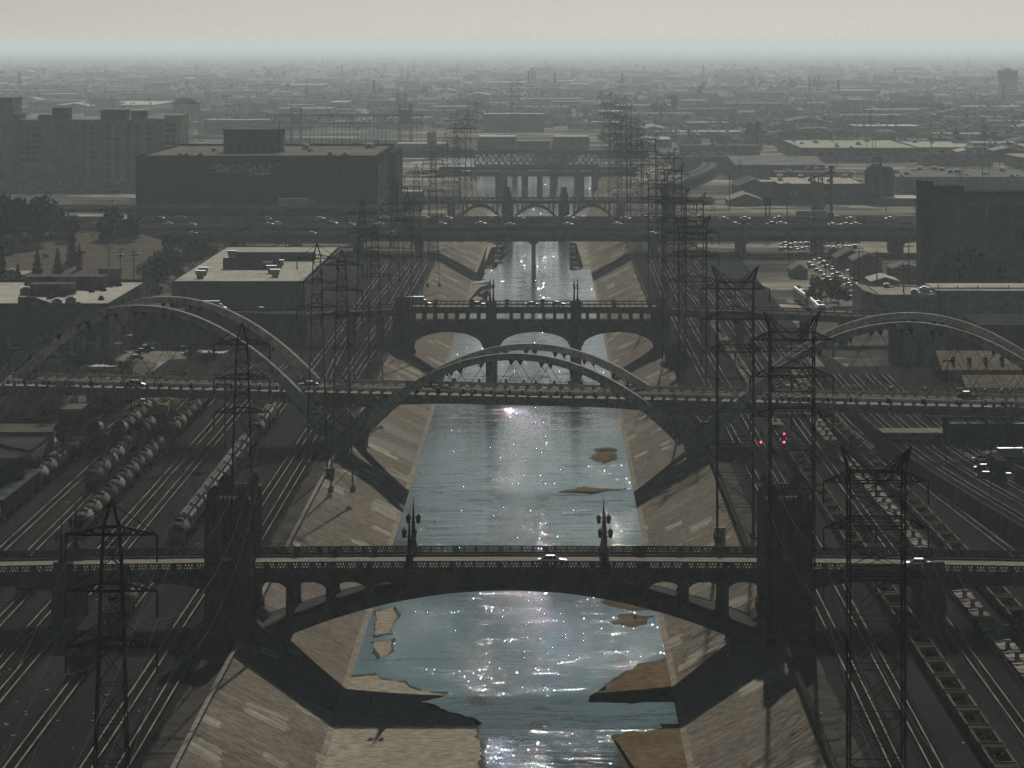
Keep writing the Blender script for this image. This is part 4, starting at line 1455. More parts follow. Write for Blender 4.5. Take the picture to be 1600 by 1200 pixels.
def row(seq, y, path, where, z=ZR, grp=None):
    P = sorted(path, key=lambda p: p[1])
    def X(y_):
        if y_ <= P[0][1]: return P[0][0]
        for a, b in zip(P, P[1:]):
            if y_ <= b[1]: return a[0] + (b[0] - a[0]) * (y_ - a[1]) / (b[1] - a[1])
        return P[-1][0]
    n = {}
    for ch in seq:
        if ch == ' ':
            y += 17
            continue
        pr, L, lab = KIND[ch]
        yc = y + L / 2
        a = math.atan2(-(X(yc + 5) - X(yc - 5)), 10)
        k = n[ch] = n.get(ch, 0) + 1
        tot = seq.count(ch)
        lb = '%s, %s from near end of %s' % (lab, ORD[k - 1], where) if tot > 1 else '%s in %s' % (lab, where)
        place(pr, USED, (X(yc), yc, z), a, lb, grp or 'wagons of ' + where)
        y += L
    return y
SAMP = lambda P: [(p.x, p.y) for p in lerp_path(P, 12)]
row('TTTTTTTTTDDLL', 1016, [(-94.3, 560), (-94.8, 1300)], 'the row with locomotives')
row('T', 826, [(-88.2, 560), (-87.6, 1300)], 'the shade under the left end of the front bridge')
row('TTTTTTTTTTTYYTTTTTTT', 922, [(-88.2, 560), (-87.8, 1300)], 'the longest tank train')
row('TXXXXTTHDTTBB', 932, [(-109.5, 560), (-104.5, 1300)], 'the outermost left row')
row('BTTTBT', 1138, [(-100.6, 560), (-99.6, 1300)], 'the short dark row')
row('GG TT', 719, [(-69.0, 560), (-68.4, 900)], 'the row under the front bridge')
row('THHHHHHHHHHHYTHHL', 902, [(-68.6, 560), (-68.0, 1300)], 'the white hopper train')
p3 = SAMP(RT[2][0])
row('WWWWWWWWWWWWWWWWWWWWWWWWWWWWWWW', 585, p3, 'the nearest right train')
row('FFFF FFFFFFFFFFFFFFFFFF FFFFFFFFF', 1180, p3, 'the far string on that line')
p5 = SAMP(RT[4][0])
row('FFFFFFFFFFFFF FFFFFFFFFFFFFFFF FFFFFFFFFFFFFFF', 690, p5, 'the middle right train')
p6 = SAMP(RT[5][0])
row('WWWWWWWWWWWWWWWWWWWWWWWWWWW', 775, p6, 'the outer right train')
row('FFFFFFF', 1300, p6, 'the outer right far string')
row('CCCCC', gy(478, 12) - 10, [(gp(1272, 478, 10)[0], gy(478, 10)), (gp(1205, 430, 10)[0], gy(430, 10))], 'the train beside the street', ZG + .15)
# ------------------------------------------------------------------ transmission pylons and wires
def lattice(b, w0, w1, z0, z1, n, leg=.2, br=.09, d0=None, d1=None):
    d0, d1 = d0 or w0, d1 or w1
    def c(z):
        f = (z - z0) / (z1 - z0)
        a, d = (w0 + (w1 - w0) * f) / 2, (d0 + (d1 - d0) * f) / 2
        return [(-a, -d, z), (a, -d, z), (a, d, z), (-a, d, z)]
    zs = [z0 + (z1 - z0) * (1 - (1 - i / n) ** (1.0 if w0 == w1 else 1.25)) for i in range(n + 1)]
    for i, (za, zb) in enumerate(zip(zs, zs[1:])):
        A, B = c(za), c(zb)
        for k in range(4):
            j = (k + 1) % 4
            b.bar(A[k], B[k], leg)
            b.bar(A[k], B[j], br)
            b.bar(A[j], B[k], br)
            b.bar(B[k], B[j], br * 1.15)
def cross_arm(b, w, ext_, z, hgt=1.1, dpt=.9, n=4):
    for s in (-1, 1):
        tip = (s * (w + ext_), 0, z)
        for y in (-dpt, dpt):
            b.bar((s * w, y, z), tip, .12)
            b.bar((s * w, y, z + hgt), tip, .12)
            for k in range(n):
                f0, f1 = k / n, (k + .5) / n
                p = (s * (w + ext_ * f0), y * (1 - f0), z + (hgt * (1 - f0)))
                q = (s * (w + ext_ * f1), y * (1 - f1), z)
                r = (s * (w + ext_ * (k + 1) / n), y * (1 - (k + 1) / n), z + hgt * (1 - (k + 1) / n))
                b.bar(p, q, .09)
                b.bar(q, r, .09)
    for y in (-dpt, dpt):
        b.bar((-w, y, z), (w, y, z), .16)
        b.bar((-w, y, z + hgt), (w, y, z + hgt), .14)
def insul(t, x, z, L=2.6):
    b = MB()
    b.cyl((x, 0, z), (x, 0, z - L), .09, .09, 6)
    for k in range(7): b.cyl((x, 0, z - .35 - k * .3), (x, 0, z - .45 - k * .3), .19, .19, 8)
    b.build('insulator', M_BLACK, t)
def pylon_wide():
    t = thing('lattice_pylon', 'wide lattice pylon', 'pylon')
    b = MB()
    w_, hw = 6.8, 3.4
    lattice(b, w_, w_, 0, 36, 6, .26, .09)
    lattice(b, w_, w_, 36, 48.5, 4, .22, .09)
    for s in (-1, 1):
        for y in (-hw, hw):
            b.bar((s * hw, y, 48.5), (s * (hw + 1.0), 0, 51.3), .2)
            b.bar((s * hw * .35, y, 47.2), (s * (hw + 1.0), 0, 51.3), .16)
        b.bar((s * (hw + 1.0), 0, 51.3), (0, 0, 47.6), .14)
    b.build('mast', M_STEEL, t)
    for z in (46.9, 41.2, 35.0):
        a = MB()
        cross_arm(a, hw, 3.1, z, 1.3, hw * .55)
        a.build('cross_arm', M_STEEL, t)
        for x in (-6.5, 6.5, 0): insul(t, x, z, 2.8 if x else 1.8)
    for s in (-1, 1):
        for y in (-hw, hw):
            f = MB()
            f.box(s * hw - .6, s * hw + .6, y - .6, y + .6, -.6, .5)
            f.build('footing', M_OLDCON, t)
    return t
def pylon_thin():
    t = thing('lattice_pylon', 'slim lattice pylon', 'pylon')
    b = MB()
    lattice(b, 4.6, 1.9, 0, 44, 12, .15, .065)
    lattice(b, 1.9, 1.5, 44, 47.6, 2, .16, .07)
    for x in (-.75, .75):
        for y in (-.75, .75): b.bar((x, y, 47.6), (0, 0, 50.2), .16)
    b.build('mast', M_STEEL, t)
    for z in (46.9, 41.6, 36.4):
        a = MB()
        cross_arm(a, .9, 3.4, z, .0 + .75, .7, 3)
        for s in (-1, 1): a.bar((s * 4.3, 0, z), (0, 0, z + 3.0), .1)
        a.build('cross_arm', M_STEEL, t)
        for x in (-4.3, 4.3): insul(t, x, z)
    for x in (-2.3, 2.3):
        for y in (-2.3, 2.3):
            f = MB()
            f.box(x - .5, x + .5, y - .5, y + .5, -.6, .4)
            f.build('footing', M_OLDCON, t)
    return t
PW, PT = pylon_wide(), pylon_thin()
PW.name, PT.name = 'wide_lattice_pylon', 'slim_lattice_pylon'
WR = [(37.5, 560, .92), (38.2, 767, 1), (35.5, 927, 1), (35.6, 1203, 1), (37.0, 1430, 1), (38.4, 1708, .95), (39.9, 2120 + 130, .97), (37.8, 2420, .97), (38.5, 2760, 1), (42, 3110, 1.0), (44, 3473, 1.05), (46, 3850, 1.1)]
for i, (x, y, s) in enumerate(WR):
    place(PW, USED, (x, y, ZG), 0, 'broad four-legged steel pylon beside the right yard, %s from the viewer' % ORD[i], 'broad pylons along the right bank', s)
WL = [(-41, 462, 1), (-47, 756, 1), (-49.7, 1060, 1), (-50.5, 1341, 1), (-49.2, 1579, 1), (-46.5, 1746, 1), (-51, 2190, 1), (-50, 2409, 1), (-50.5, 2683, 1), (-56, 3055, 1.05), (-50, 3420, 1.1)]
for i, (x, y, s) in enumerate(WL):
    place(PT, USED, (x, y, ZG), 0, 'slim pointed steel pylon beside the left yard, %s from the viewer' % ORD[i], 'slim pylons along the left bank', s)
place(PT, USED, (-43, 1028, ZG), 0, 'slim pointed pylon standing right beside another one at the left bank edge', 'slim pylons along the left bank')
place(PT, USED, (-44, 2560, ZG), 0, 'slim pylon set nearer the water than its row, beyond the freeway', 'slim pylons along the left bank', 1.05)
place(PW, USED, (-34, 5200, ZG), 0, 'lone broad pylon far beyond the railway truss', 'broad pylons along the right bank', 1.1)
for i, (x, y, s) in enumerate(((46.5, 1560, .9), (47, 1835, .95), (48, 1990, 1), (48, 2330, 1), (47.5, 2600, 1), (51, 2950, 1), (53, 3300, 1.05), (55, 3660, 1.1))):
    place(PW, USED, (x, y, ZG), 0, 'broad pylon of the outer right row behind the first, %s from the viewer' % ORD[i], 'outer broad pylons on the right', s)
for i, (x, y, s) in enumerate(((-43.5, 1240, .95), (-42.5, 1490, .95), (-44, 1900, 1), (-43, 2330, 1), (-46, 2870, 1.05), (-52, 3230, 1.05))):
    place(PT, USED, (x, y, ZG), 0, 'slim pylon of the inner left row close to the bank, %s from the viewer' % ORD[i], 'inner slim pylons on the left', s)
def wires(line, offs, lab, grp):
    for k, (dx, dz) in enumerate(offs):
        b = MB()
        for (x0, y0, s0), (x1, y1, s1) in zip(line, line[1:]):
            n = 14
            L = y1 - y0
            sag = 5.5 * (L / 220) ** 1.5
            pts = []
            for i in range(n + 1):
                f = i / n
                z0, z1 = ZG + dz * s0, ZG + dz * s1
                pts.append((x0 + dx * s0 + (x1 + dx * s1 - x0 - dx * s0) * f, y0 + L * f, z0 + (z1 - z0) * f - sag * 4 * f * (1 - f)))
            b.tube(pts, .017 if y0 < 1000 else .032, 4)
        tag(b.build('power_line', M_WIRE), '%s, %s' % (lab, ('left upper', 'left middle', 'left lower', 'right upper', 'right middle', 'right lower')[k]), 'power line', grp)
_front = [(37.2, 330, .92)]
wires(_front + WR, [(-6.5, 44.0), (-6.5, 38.3), (-6.5, 32.1), (6.5, 44.0), (6.5, 38.3), (6.5, 32.1)], 'sagging cable strung along the right pylons', 'cables along the right pylons')
wires([(-38, 250, 1)] + WL, [(-4.3, 44.2), (-4.3, 38.9), (-4.3, 33.7), (4.3, 44.2), (4.3, 38.9), (4.3, 33.7)], 'sagging cable strung along the left pylons', 'cables along the left pylons')
for (u, v, side) in ((1125, 853, 1), (515, 757, 0)):
    Y = gy(v, 6.0)
    x = (u - U0) * Y / F
    b = MB()
    b.box(x - 1.0, x + 1.0, Y - 1.2, Y + 1.2, 3.5, 9.3)
    b.box(x - 1.2, x + 1.2, Y - 1.4, Y + 1.4, 9.3, 9.6)
    tag(b.build('pylon_plinth', M_CON), 'square concrete plinth on the %s bank slope below a pylon leg' % ('right' if side else 'left'), 'plinth')
# railway signals on a small gantry, red lights lit
def signal():
    M_RED = mat('red_lamp', (.5, .02, .02), emit=(1, .03, .08, 14))
    x0, Y = gp(1183, 712, ZG)
    t = thing('signal_gantry', 'low signal gantry over the right tracks with red lights lit', 'railway signal', (x0, Y, ZG))
    b = MB()
    xs = [(u - U0) * Y / F for u in (1189, 1225)]
    b.box(xs[0] - 6, xs[1] + 2, Y, Y + .25, ZG + 4.2, ZG + 4.5)
    b.box(xs[0] - 6, xs[1] + 2, Y + .8, Y + 1.05, ZG + 4.2, ZG + 4.5)
    b.box(xs[0] - 6, xs[0] - 5.7, Y, Y + 1, ZG, ZG + 4.3)
    b.box(xs[1] + 1.7, xs[1] + 2, Y, Y + 1, ZG, ZG + 4.3)
    b.build('gantry_beam', M_GALV, t)
    for i, x in enumerate(xs):
        for z in (ZG + 3.1, ZG + 5.0):
            h = MB()
            h.cyl((x, Y - .35, z), (x, Y - .2, z), .5, .5, 12)
            h.box(x - .12, x + .12, Y - .2, Y + .05, ZG + 2.4, ZG + 6)
            hd = h.build('signal_head', M_BLACK, t)
            if (i, z > ZG + 4) != (0, True):
                l = MB()
                l.cyl((x, Y - .40, z), (x, Y - .36, z), .22, .22, 10)
                l.build('red_lamp', M_RED, hd)
signal()
# ------------------------------------------------------------------ buildings
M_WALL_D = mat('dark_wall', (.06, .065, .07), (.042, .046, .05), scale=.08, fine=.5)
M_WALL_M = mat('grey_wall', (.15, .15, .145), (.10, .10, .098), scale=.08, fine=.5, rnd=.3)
M_WALL_P = mat('pale_wall', (.30, .29, .265), (.2, .195, .18), scale=.08, fine=.6, rnd=.2)
M_WALL_B = mat('tan_block_wall', (.20, .17, .13), (.13, .11, .085), scale=.1, fine=.6, rnd=.2)
M_ROOF_P = mat('pale_flat_roof', (.52, .49, .42), (.34, .32, .27), scale=.06, fine=.5, contrast=(.3, .7), rnd=.25)
M_ROOF_G = mat('grey_flat_roof', (.22, .21, .19), (.12, .115, .105), scale=.06, fine=.5, rnd=.35)
M_ROOF_D = mat('dark_roof', (.06, .06, .058), (.04, .04, .04), scale=.06, fine=.5, rnd=.3)
M_ROOF_W = mat('white_roof', (.62, .60, .54), (.45, .43, .39), scale=.05, rnd=.2)
M_TRIM = mat('pale_trim', (.34, .33, .30), (.25, .245, .225), scale=.3)
M_DUCT = mat('sheet_metal_duct', (.22, .22, .215), (.12, .12, .118), scale=.5, rough=.6, spec=.1)
def window_mesh(w_, h_, mull=1):
    b = MB()
    b.box(-w_ / 2, w_ / 2, -.12, .02, -h_ / 2, h_ / 2, 0)
    b.box(-w_ / 2 - .1, w_ / 2 + .1, -.2, -.0, -h_ / 2 - .18, -h_ / 2, 1)
    for k in range(mull): b.box(-w_ / 2 + w_ * (k + 1) / (mull + 1) - .05, -w_ / 2 + w_ * (k + 1) / (mull + 1) + .05, -.16, -.12, -h_ / 2, h_ / 2, 1)
    b.box(-w_ / 2, w_ / 2, -.16, -.12, -.05, .05, 1)
    return b
def windows(t, proto, spots, yaw=0):
    "spots in world coordinates; every window a part sharing one mesh"
    base = t.location
    first = proto.build('window', [M_GLASS, M_WALL_M], None)
    first.parent = t
    for i, p in enumerate(spots):
        o = first if i == 0 else first.copy()
        if i: C.objects.link(o)
        o.parent = t
        o.location = Vector(p) - base
        o.rotation_euler = (0, 0, yaw)
def block(name, label, x0, x1, y0, y1, z1, wall, roof, cat='building', z0=None, para=.7, units=0, seed=1, group=None, trim=None):
    z0 = ZG if z0 is None else z0
    t = thing(name, label, cat, ((x0 + x1) / 2, y0, z0), 0, group)
    b = MB()
    b.box(x0, x1, y0, y1, z0 - .3, z1)
    if trim: 
        for f in trim: b.box(x0 - .12, x1 + .12, y0 - .12, y1 + .12, z0 + (z1 - z0) * f - .25, z0 + (z1 - z0) * f + .25)
    b.build('wall', wall, t)
    r = MB()
    r.box(x0 + .3, x1 - .3, y0 + .3, y1 - .3, z1, z1 + .06)
    rf = r.build('roof', roof, t)
    if para:
        p = MB()
        e = .35
        p.box(x0 - .05, x1 + .05, y0 - .05, y0 + e, z1, z1 + para)
        p.box(x0 - .05, x1 + .05, y1 - e, y1 + .05, z1, z1 + para)
        p.box(x0 - .05, x0 + e, y0 + e, y1 - e, z1, z1 + para)
        p.box(x1 - e, x1 + .05, y0 + e, y1 - e, z1, z1 + para)
        p.build('parapet', wall, t)
    rr = random.Random(seed)
    for k in range(units):
        x, y = rr.uniform(x0 + 3, x1 - 3), rr.uniform(y0 + 5, y1 - 5)
        s = rr.uniform(.8, 2.0)
        q = MB()
        q.box(x - s, x + s, y - s, y + s, z1 + .05, z1 + s * 1.1 + .3)
        q.box(x - s * .6, x + s * .6, y - s * .6, y + s * .6, z1 + s * 1.1 + .3, z1 + s * 1.3 + .4)
        q.box(x + s, x + s + 1.5, y - .3, y + .3, z1 + .1, z1 + .6)
        q.build('roof_unit', M_DUCT, t)
    return t
def gable(name, label, x0, x1, y0, y1, ze, zr, wall, roof, cat='shed', along='y', group=None, mono=False):
    t = thing(name, label, cat, ((x0 + x1) / 2, y0, ZG), 0, group)
    b, r = MB(), MB()
    if along == 'y':
        xm = (x0 + x1) / 2
        b.ext([(x0, ZG - .3), (x1, ZG - .3), (x1, ze), (xm, zr), (x0, ze)], y0, y1)
        for (a, za), (c, zc) in (((x0 - .5, ze - .15), (xm, zr + .05)), ((x1 + .5, ze - .15), (xm, zr + .05))):
            r.ext([(a, za), (c, zc), (c, zc + .25), (a, za + .25)], y0 - .5, y1 + .5)
    else:
        ym = (y0 + y1) / 2
        b.ext([(y0, ZG - .3), (y1, ZG - .3), (y1, ze), (ym, zr), (y0, ze)], x0, x1, 'x')
        for (a, za), (c, zc) in (((y0 - .5, ze - .15), (ym, zr + .05)), ((y1 + .5, ze - .15), (ym, zr + .05))):
            r.ext([(a, za), (c, zc), (c, zc + .25), (a, za + .25)], x0 - .5, x1 + .5, 'x')
    b.build('wall', wall, t)
    r.build('roof', roof, t)
    return t
def letters(t, txt, x, y, z, size, m, shear=0, name='lettering', depth=.05, bold=0.0):
    cu = bpy.data.curves.new('text_outline', 'FONT')
    cu.body = txt
    cu.size = size
    cu.shear = shear
    cu.extrude = depth
    cu.offset = bold
    o = bpy.data.objects.new('text_outline', cu)
    C.objects.link(o)
    bpy.context.view_layer.update()
    me = bpy.data.meshes.new_from_object(o.evaluated_get(bpy.context.evaluated_depsgraph_get()))
    bpy.data.objects.remove(o)
    me.materials.clear()
    me.materials.append(m)
    ob = bpy.data.objects.new(name, me)
    C.objects.link(ob)
    ob.parent = t
    ob.rotation_euler = (R(90), 0, 0)
    ob.location = Vector((x, y, z)) - t.location
    return ob

# big dark warehouse with the sign
def sign_warehouse():
    Y0, Y1 = 2400.0, 2685.0
    x0, x1 = (212 - U0) * Y0 / F, (588 - U0) * Y0 / F
    z1 = 45.6
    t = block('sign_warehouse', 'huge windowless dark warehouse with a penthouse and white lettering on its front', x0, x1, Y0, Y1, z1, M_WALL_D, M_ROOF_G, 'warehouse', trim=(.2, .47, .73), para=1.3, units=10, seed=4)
    p = MB()
    zt = 57.4
    xa, xb = (349 - U0) * 2515 / F, (440 - U0) * 2515 / F
    p.box(xa, xb, 2515, 2545, z1 + .06, zt)
    p.box(xa - .2, xb + .2, 2514.8, 2545.2, zt - .6, zt + .4)
    pen = p.build('penthouse', M_WALL_B, t)
    for k in range(6):
        q = MB()
        q.box(xa + 2.5 + k * 4.3, xa + 4.9 + k * 4.3, 2514.6, 2515, z1 + 1, z1 + 4)
        q.build('window', M_GLASS, pen)
    q = MB()
    q.cyl((xb - 1, 2514, z1), (xb - 1, 2514, zt + 5), .25, .12, 6)
    q.build('mast', M_STEEL, t)
    w = M_PAINT_S = mat('sign_white', (.85, .86, .86), (.75, .76, .77), scale=.3)
    s = Y0 / F
    letters(t, 'the', (326 - U0) * s, Y0 - .15, H - (262 - V0) * s, 3.4, w, .3, bold=.06)
    letters(t, 'DEPENDABLE', (338 - U0) * s, Y0 - .15, H - (267 - V0) * s, 4.4, w, .3, bold=.11)
    letters(t, 'Companies', (383 - U0) * s, Y0 - .15, H - (273.5 - V0) * s, 2.9, w, .2, bold=.06)
    l = MB()
    for ua, ub, vv in ((326, 337, 264), (431, 440, 257), (327, 380, 269)): l.box((ua - U0) * s, (ub - U0) * s, Y0 - .2, Y0 - .05, H - (vv + .5 - V0) * s, H - (vv - .5 - V0) * s)
    l.build('sign_stripe', w, t)
    for k in range(24):                                      # ribbed side return seen at the right
        f = MB()
        f.box(x1 + .05, x1 + .7, Y0 + 6 + k * 11.5, Y0 + 9 + k * 11.5, ZG + 8, z1 - 4)
        f.build('buttress', M_TRIM, t)
    q = MB()
    q.box(x1 + .7, x1 + 4.5, 2560, 2684, ZG, z1 - .8)
    q.build('stair_block', M_WALL_D, t)
sign_warehouse()

# tall old mail-order style block at the far left
def tall_block():
    Y0 = 3170.0
    s = Y0 / F
    X = lambda u: (u - U0) * s
    Z = lambda v: H - (v - V0) * s
    t = thing('tall_block', 'long many-storeyed grey industrial block with roof boxes at the far left', 'building', (X(140), Y0, ZG))
    segs = [(-40, 19, 154, 0, 60), (19, 28, 180, 0, 50), (28, 257, 189, 4, 60), (257, 283, 182, 0, 70), (65, 91, 209, -14, 4), (28, 65, 260, -10, 4)]
    for k, (ua, ub, v, dy, d) in enumerate(segs):
        b = MB()
        b.box(X(ua), X(ub) - .05, Y0 + dy, Y0 + dy + d, ZG - .5, Z(v))
        b.box(X(ua) - .1, X(ub) + .05, Y0 + dy - .3, Y0 + dy + d, Z(v), Z(v) + .8)
        b.build('wing', M_WALL_P, t)
    for ua, ub, v in ((79, 105, 170), (57, 79, 181), (155, 196, 173), (203, 225, 174.5), (225, 257, 187)):
        b = MB()
        b.box(X(ua), X(ub), Y0 + 10, Y0 + 32, Z(189), Z(v))
        b.box(X(ua) - .2, X(ub) + .2, Y0 + 9.8, Y0 + 32.2, Z(v), Z(v) + .5)
        b.build('roof_box', M_WALL_M, t)
    a = MB()
    for dx in (0, 2.4, 5): a.cyl((X(173) + dx, Y0 + 20, Z(173)), (X(173) + dx, Y0 + 20, Z(163 + dx)), .2, .08, 5)
    a.build('antenna', M_STEEL, t)
    spots = []
    for c, u in enumerate((130, 143, 168, 182, 199, 214, 232)):
        for r in range(9): spots.append((X(u), Y0 + 3.9, Z(198 + 9.7 * r)))
    for u in (34, 42, 52, 60):
        for r in range(6): spots.append((X(u), Y0 + 3.9, Z(201 + 9.7 * r)))
    spots += [(X(262 + 9 * (k % 2)), Y0 - .05, Z(195 + 9.3 * (k // 2))) for k in range(8)]
    windows(t, window_mesh(3.0, 2.5), spots[:98])
    q = MB()
    for k in range(9): q.box(X(150), X(161), Y0 + 3.2, Y0 + 4, Z(196 + 9.7 * k), Z(195.4 + 9.7 * k))
    for u in (150, 155.5, 161): q.box(X(u) - .15, X(u) + .15, Y0 + 3.1, Y0 + 3.4, ZG, Z(193))
    q.build('fire_escape', M_STEEL, t)
tall_block()
tree_top = None

# graffiti building on the left, flat pale roof
def graffiti_building():
    Y0, Y1 = 1438.0, 1586.0
    s = Y0 / F
    x1 = (170 - U0) * s
    t = block('graffiti_building', 'four-storey building with painted lettering on its blank front and pale flat roof', -230, x1, Y0, Y1, 24.3, M_WALL_M, M_ROOF_P, units=7, seed=9, para=1.0)
    q = MB()
    q.ext([(-160.8, 24.3), (-155, 24.3), (-155, 27.2), (-150, 27.0), (-142, 24.3)], Y0 - .1, Y0 + .5)
    q.build('gable_parapet', M_WALL_M, t)
    for x0, x2, ya, yb, h in ((-158, -133, 1540, 1556, 3.6), (-152, -139, 1500, 1512, 3.2), (-137, -131, 1565, 1580, 5)):
        q = MB()
        q.box(x0 - 6, x2 - 6, ya, yb, 24.36, 24.3 + h)
        q.box(x0 - 6.3, x2 - 5.7, ya - .3, yb + .3, 24.3 + h, 24.7 + h)
        q.build('roof_box', M_WALL_M, t)
    q = MB()
    for k, (x, y) in enumerate(((-141, 1520), (-138, 1528), (-143, 1533), (-134, 1475), (-147, 1466), (-136, 1560), (-150, 1480))):
        q.cyl((x, y, 24.3), (x, y, 25.6 + .5 * (k % 3)), .6, .6, 8)
        q.box(x - .9, x + .9, y - .5, y + .5, 24.3, 25.0)
    q.build('roof_vents', M_STEEL, t)
    W = window_mesh(2.2, 2.2)
    W.v = [(x * 2.2 / 2.2, y, z) for x, y, z in W.v]
    windows(t, W, [(x1 + .02, Y0 + 6 + 9.6 * c, 11.2 + 3.9 * r) for c in range(15) for r in range(4)], R(90))
    for k in range(16):
        q = MB()
        q.box(x1, x1 + .5, Y0 + .8 + 9.6 * k, Y0 + 1.6 + 9.6 * k, ZG, 24.2)
        q.build('pilaster', M_WALL_P, t)
    for k in range(3):
        q = MB()
        q.box(x1, x1 + 2.2, Y0 + 12 + 40 * k, Y0 + 20 + 40 * k, 12.4, 12.7)
        q.build('canopy', M_WALL_P, t)
    blue = mat('faded_blue_paint', (.33, .41, .45), (.26, .32, .35), scale=.3)
    rust = mat('faded_rust_paint', (.05, .04, .036), (.04, .03, .028), scale=.3)
    zb = H - (545 - V0) * s
    for k, ch in enumerate('LPTH'):
        xa = (10 + 44 * k - 2 - U0) * s if k < 2 else ((100 if k == 2 else 125) - U0) * s
        o = letters(t, ch, xa + .25, Y0 - .02, zb - .25, 6.0, rust, name='painted_letter', bold=.28, depth=.02)
        o2 = letters(t, ch, xa, Y0 - .06, zb, 5.8, blue, name='painted_letter', bold=.2, depth=.02)
        for q_ in (o, o2): q_.scale = (1.55 if k in (0, 3) else 1.3, .85, 1)
    o = letters(t, 'CSAR', (20 - U0) * s, Y0 - .06, H - (556 - V0) * s, 3.0, blue, name='painted_letter', bold=.1)
    o.scale = (2.6, .7, 1)
    letters(t, 'GSC', (149 - U0) * s, Y0 - .06, H - (552 - V0) * s, 1.9, M_TRIM, name='painted_letter', bold=.04)
    q = MB()
    for k in range(9): q.box(-153.6, -149.4, Y0 - 1.3, Y0, 9 + k * 1.7, 9.12 + k * 1.7)
    for x in (-153.6, -149.5): q.box(x, x + .12, Y0 - 1.3, Y0 - 1.2, ZG, 23.5)
    q.build('fire_escape', M_STEEL, t)
graffiti_building()

# long grey-roofed warehouse behind the seventh street ramp
def long_warehouse():
    Y0, Y1 = 1732.0, 2030.0
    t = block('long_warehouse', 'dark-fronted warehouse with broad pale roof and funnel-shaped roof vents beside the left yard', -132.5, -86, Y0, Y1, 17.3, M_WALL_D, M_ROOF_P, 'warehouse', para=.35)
    q = MB()
    q.box(-121, -100, Y0 + 100, Y0 + 101, 17.36, 21.5)
    q.box(-121, -90, Y0 + 170, Y0 + 176, 17.36, 20.5)
    q.box(-121, -100, Y0 + 130, Y0 + 131, 17.36, 19.2)
    q.build('roof_step', M_WALL_D, t)
    for k, (u, v) in enumerate(((313, 432), (424, 424), (418, 418), (436, 415), (430, 430), (362, 400), (472, 403), (318, 427))):
        x, Y = gp(u, v, 18)
        b = MB()
        b.add([(x - 1, Y - 1, 17.36), (x + 1, Y - 1, 17.36), (x + 1, Y + 1, 17.36), (x - 1, Y + 1, 17.36), (x - 1.9, Y - 1.9, 20.2), (x + 1.9, Y - 1.9, 20.2), (x + 1.9, Y + 1.9, 20.2), (x - 1.9, Y + 1.9, 20.2)],
              [(0, 1, 5, 4), (1, 2, 6, 5), (2, 3, 7, 6), (3, 0, 4, 7), (4, 5, 6, 7)])
        b.build('roof_vent', M_DUCT, t)
    for k in range(25):
        b = MB()
        b.box(-86, -85.4, Y0 + 6 + 11.8 * k, Y0 + 12 + 11.8 * k, ZG, 16.5)
        b.build('side_panel', M_TRIM, t)
long_warehouse()

# dark office block on the right
def office():
    Y0 = 1877.0
    s = Y0 / F
    X = lambda u: (u - U0) * s
    Z = lambda v: H - (v - V0) * s
    t = thing('office_block', 'dark modern office block with stair tower and gridded windows at right edge', 'building', (X(1530), Y0, ZG))
    b = MB()
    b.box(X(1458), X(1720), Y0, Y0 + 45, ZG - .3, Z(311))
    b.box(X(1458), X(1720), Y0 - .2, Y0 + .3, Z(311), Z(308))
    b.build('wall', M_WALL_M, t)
    r = MB()
    r.box(X(1459), X(1719), Y0 + .4, Y0 + 44, Z(311), Z(310.6))
    r.build('roof', M_ROOF_D, t)
    b = MB()
    b.box(X(1439), X(1458) - .05, Y0 - 1.5, Y0 + 24, ZG - .3, Z(283))
    b.build('stair_tower', M_WALL_D, t)
    b = MB()
    b.box(X(1458), X(1509), Y0 + 8, Y0 + 30, Z(311), Z(291.5))
    b.build('penthouse', M_WALL_D, t)
    b = MB()
    b.box(X(1509), X(1720), Y0 + 14, Y0 + 40, Z(311), Z(300.5))
    b.build('roof_screen', M_WALL_D, t)
    for r_, (va, vb) in enumerate(((322, 337), (341, 356), (360, 375), (379, 394), (399, 412), (417, 432))):
        for c in range(6):
            ua = 1460 + c * 41.8
            q = MB()
            q.box(X(ua), X(ua + 37.5), Y0 - .04, Y0 + .2, Z(vb), Z(va))
            for k in range(1, 7): q.box(X(ua + 37.5 * k / 7) - .05, X(ua + 37.5 * k / 7) + .05, Y0 - .14, Y0 - .04, Z(vb), Z(va), 1)
            q.box(X(ua), X(ua + 37.5), Y0 - .12, Y0 - .04, Z((va + vb) / 2) - .06, Z((va + vb) / 2) + .06, 1)
            q.box(X(ua), X(ua + 37.5), Y0 - .5, Y0, Z(vb) - .25, Z(vb), 1)
            q.build('window', [M_GLASS, M_WALL_D], t)
office()

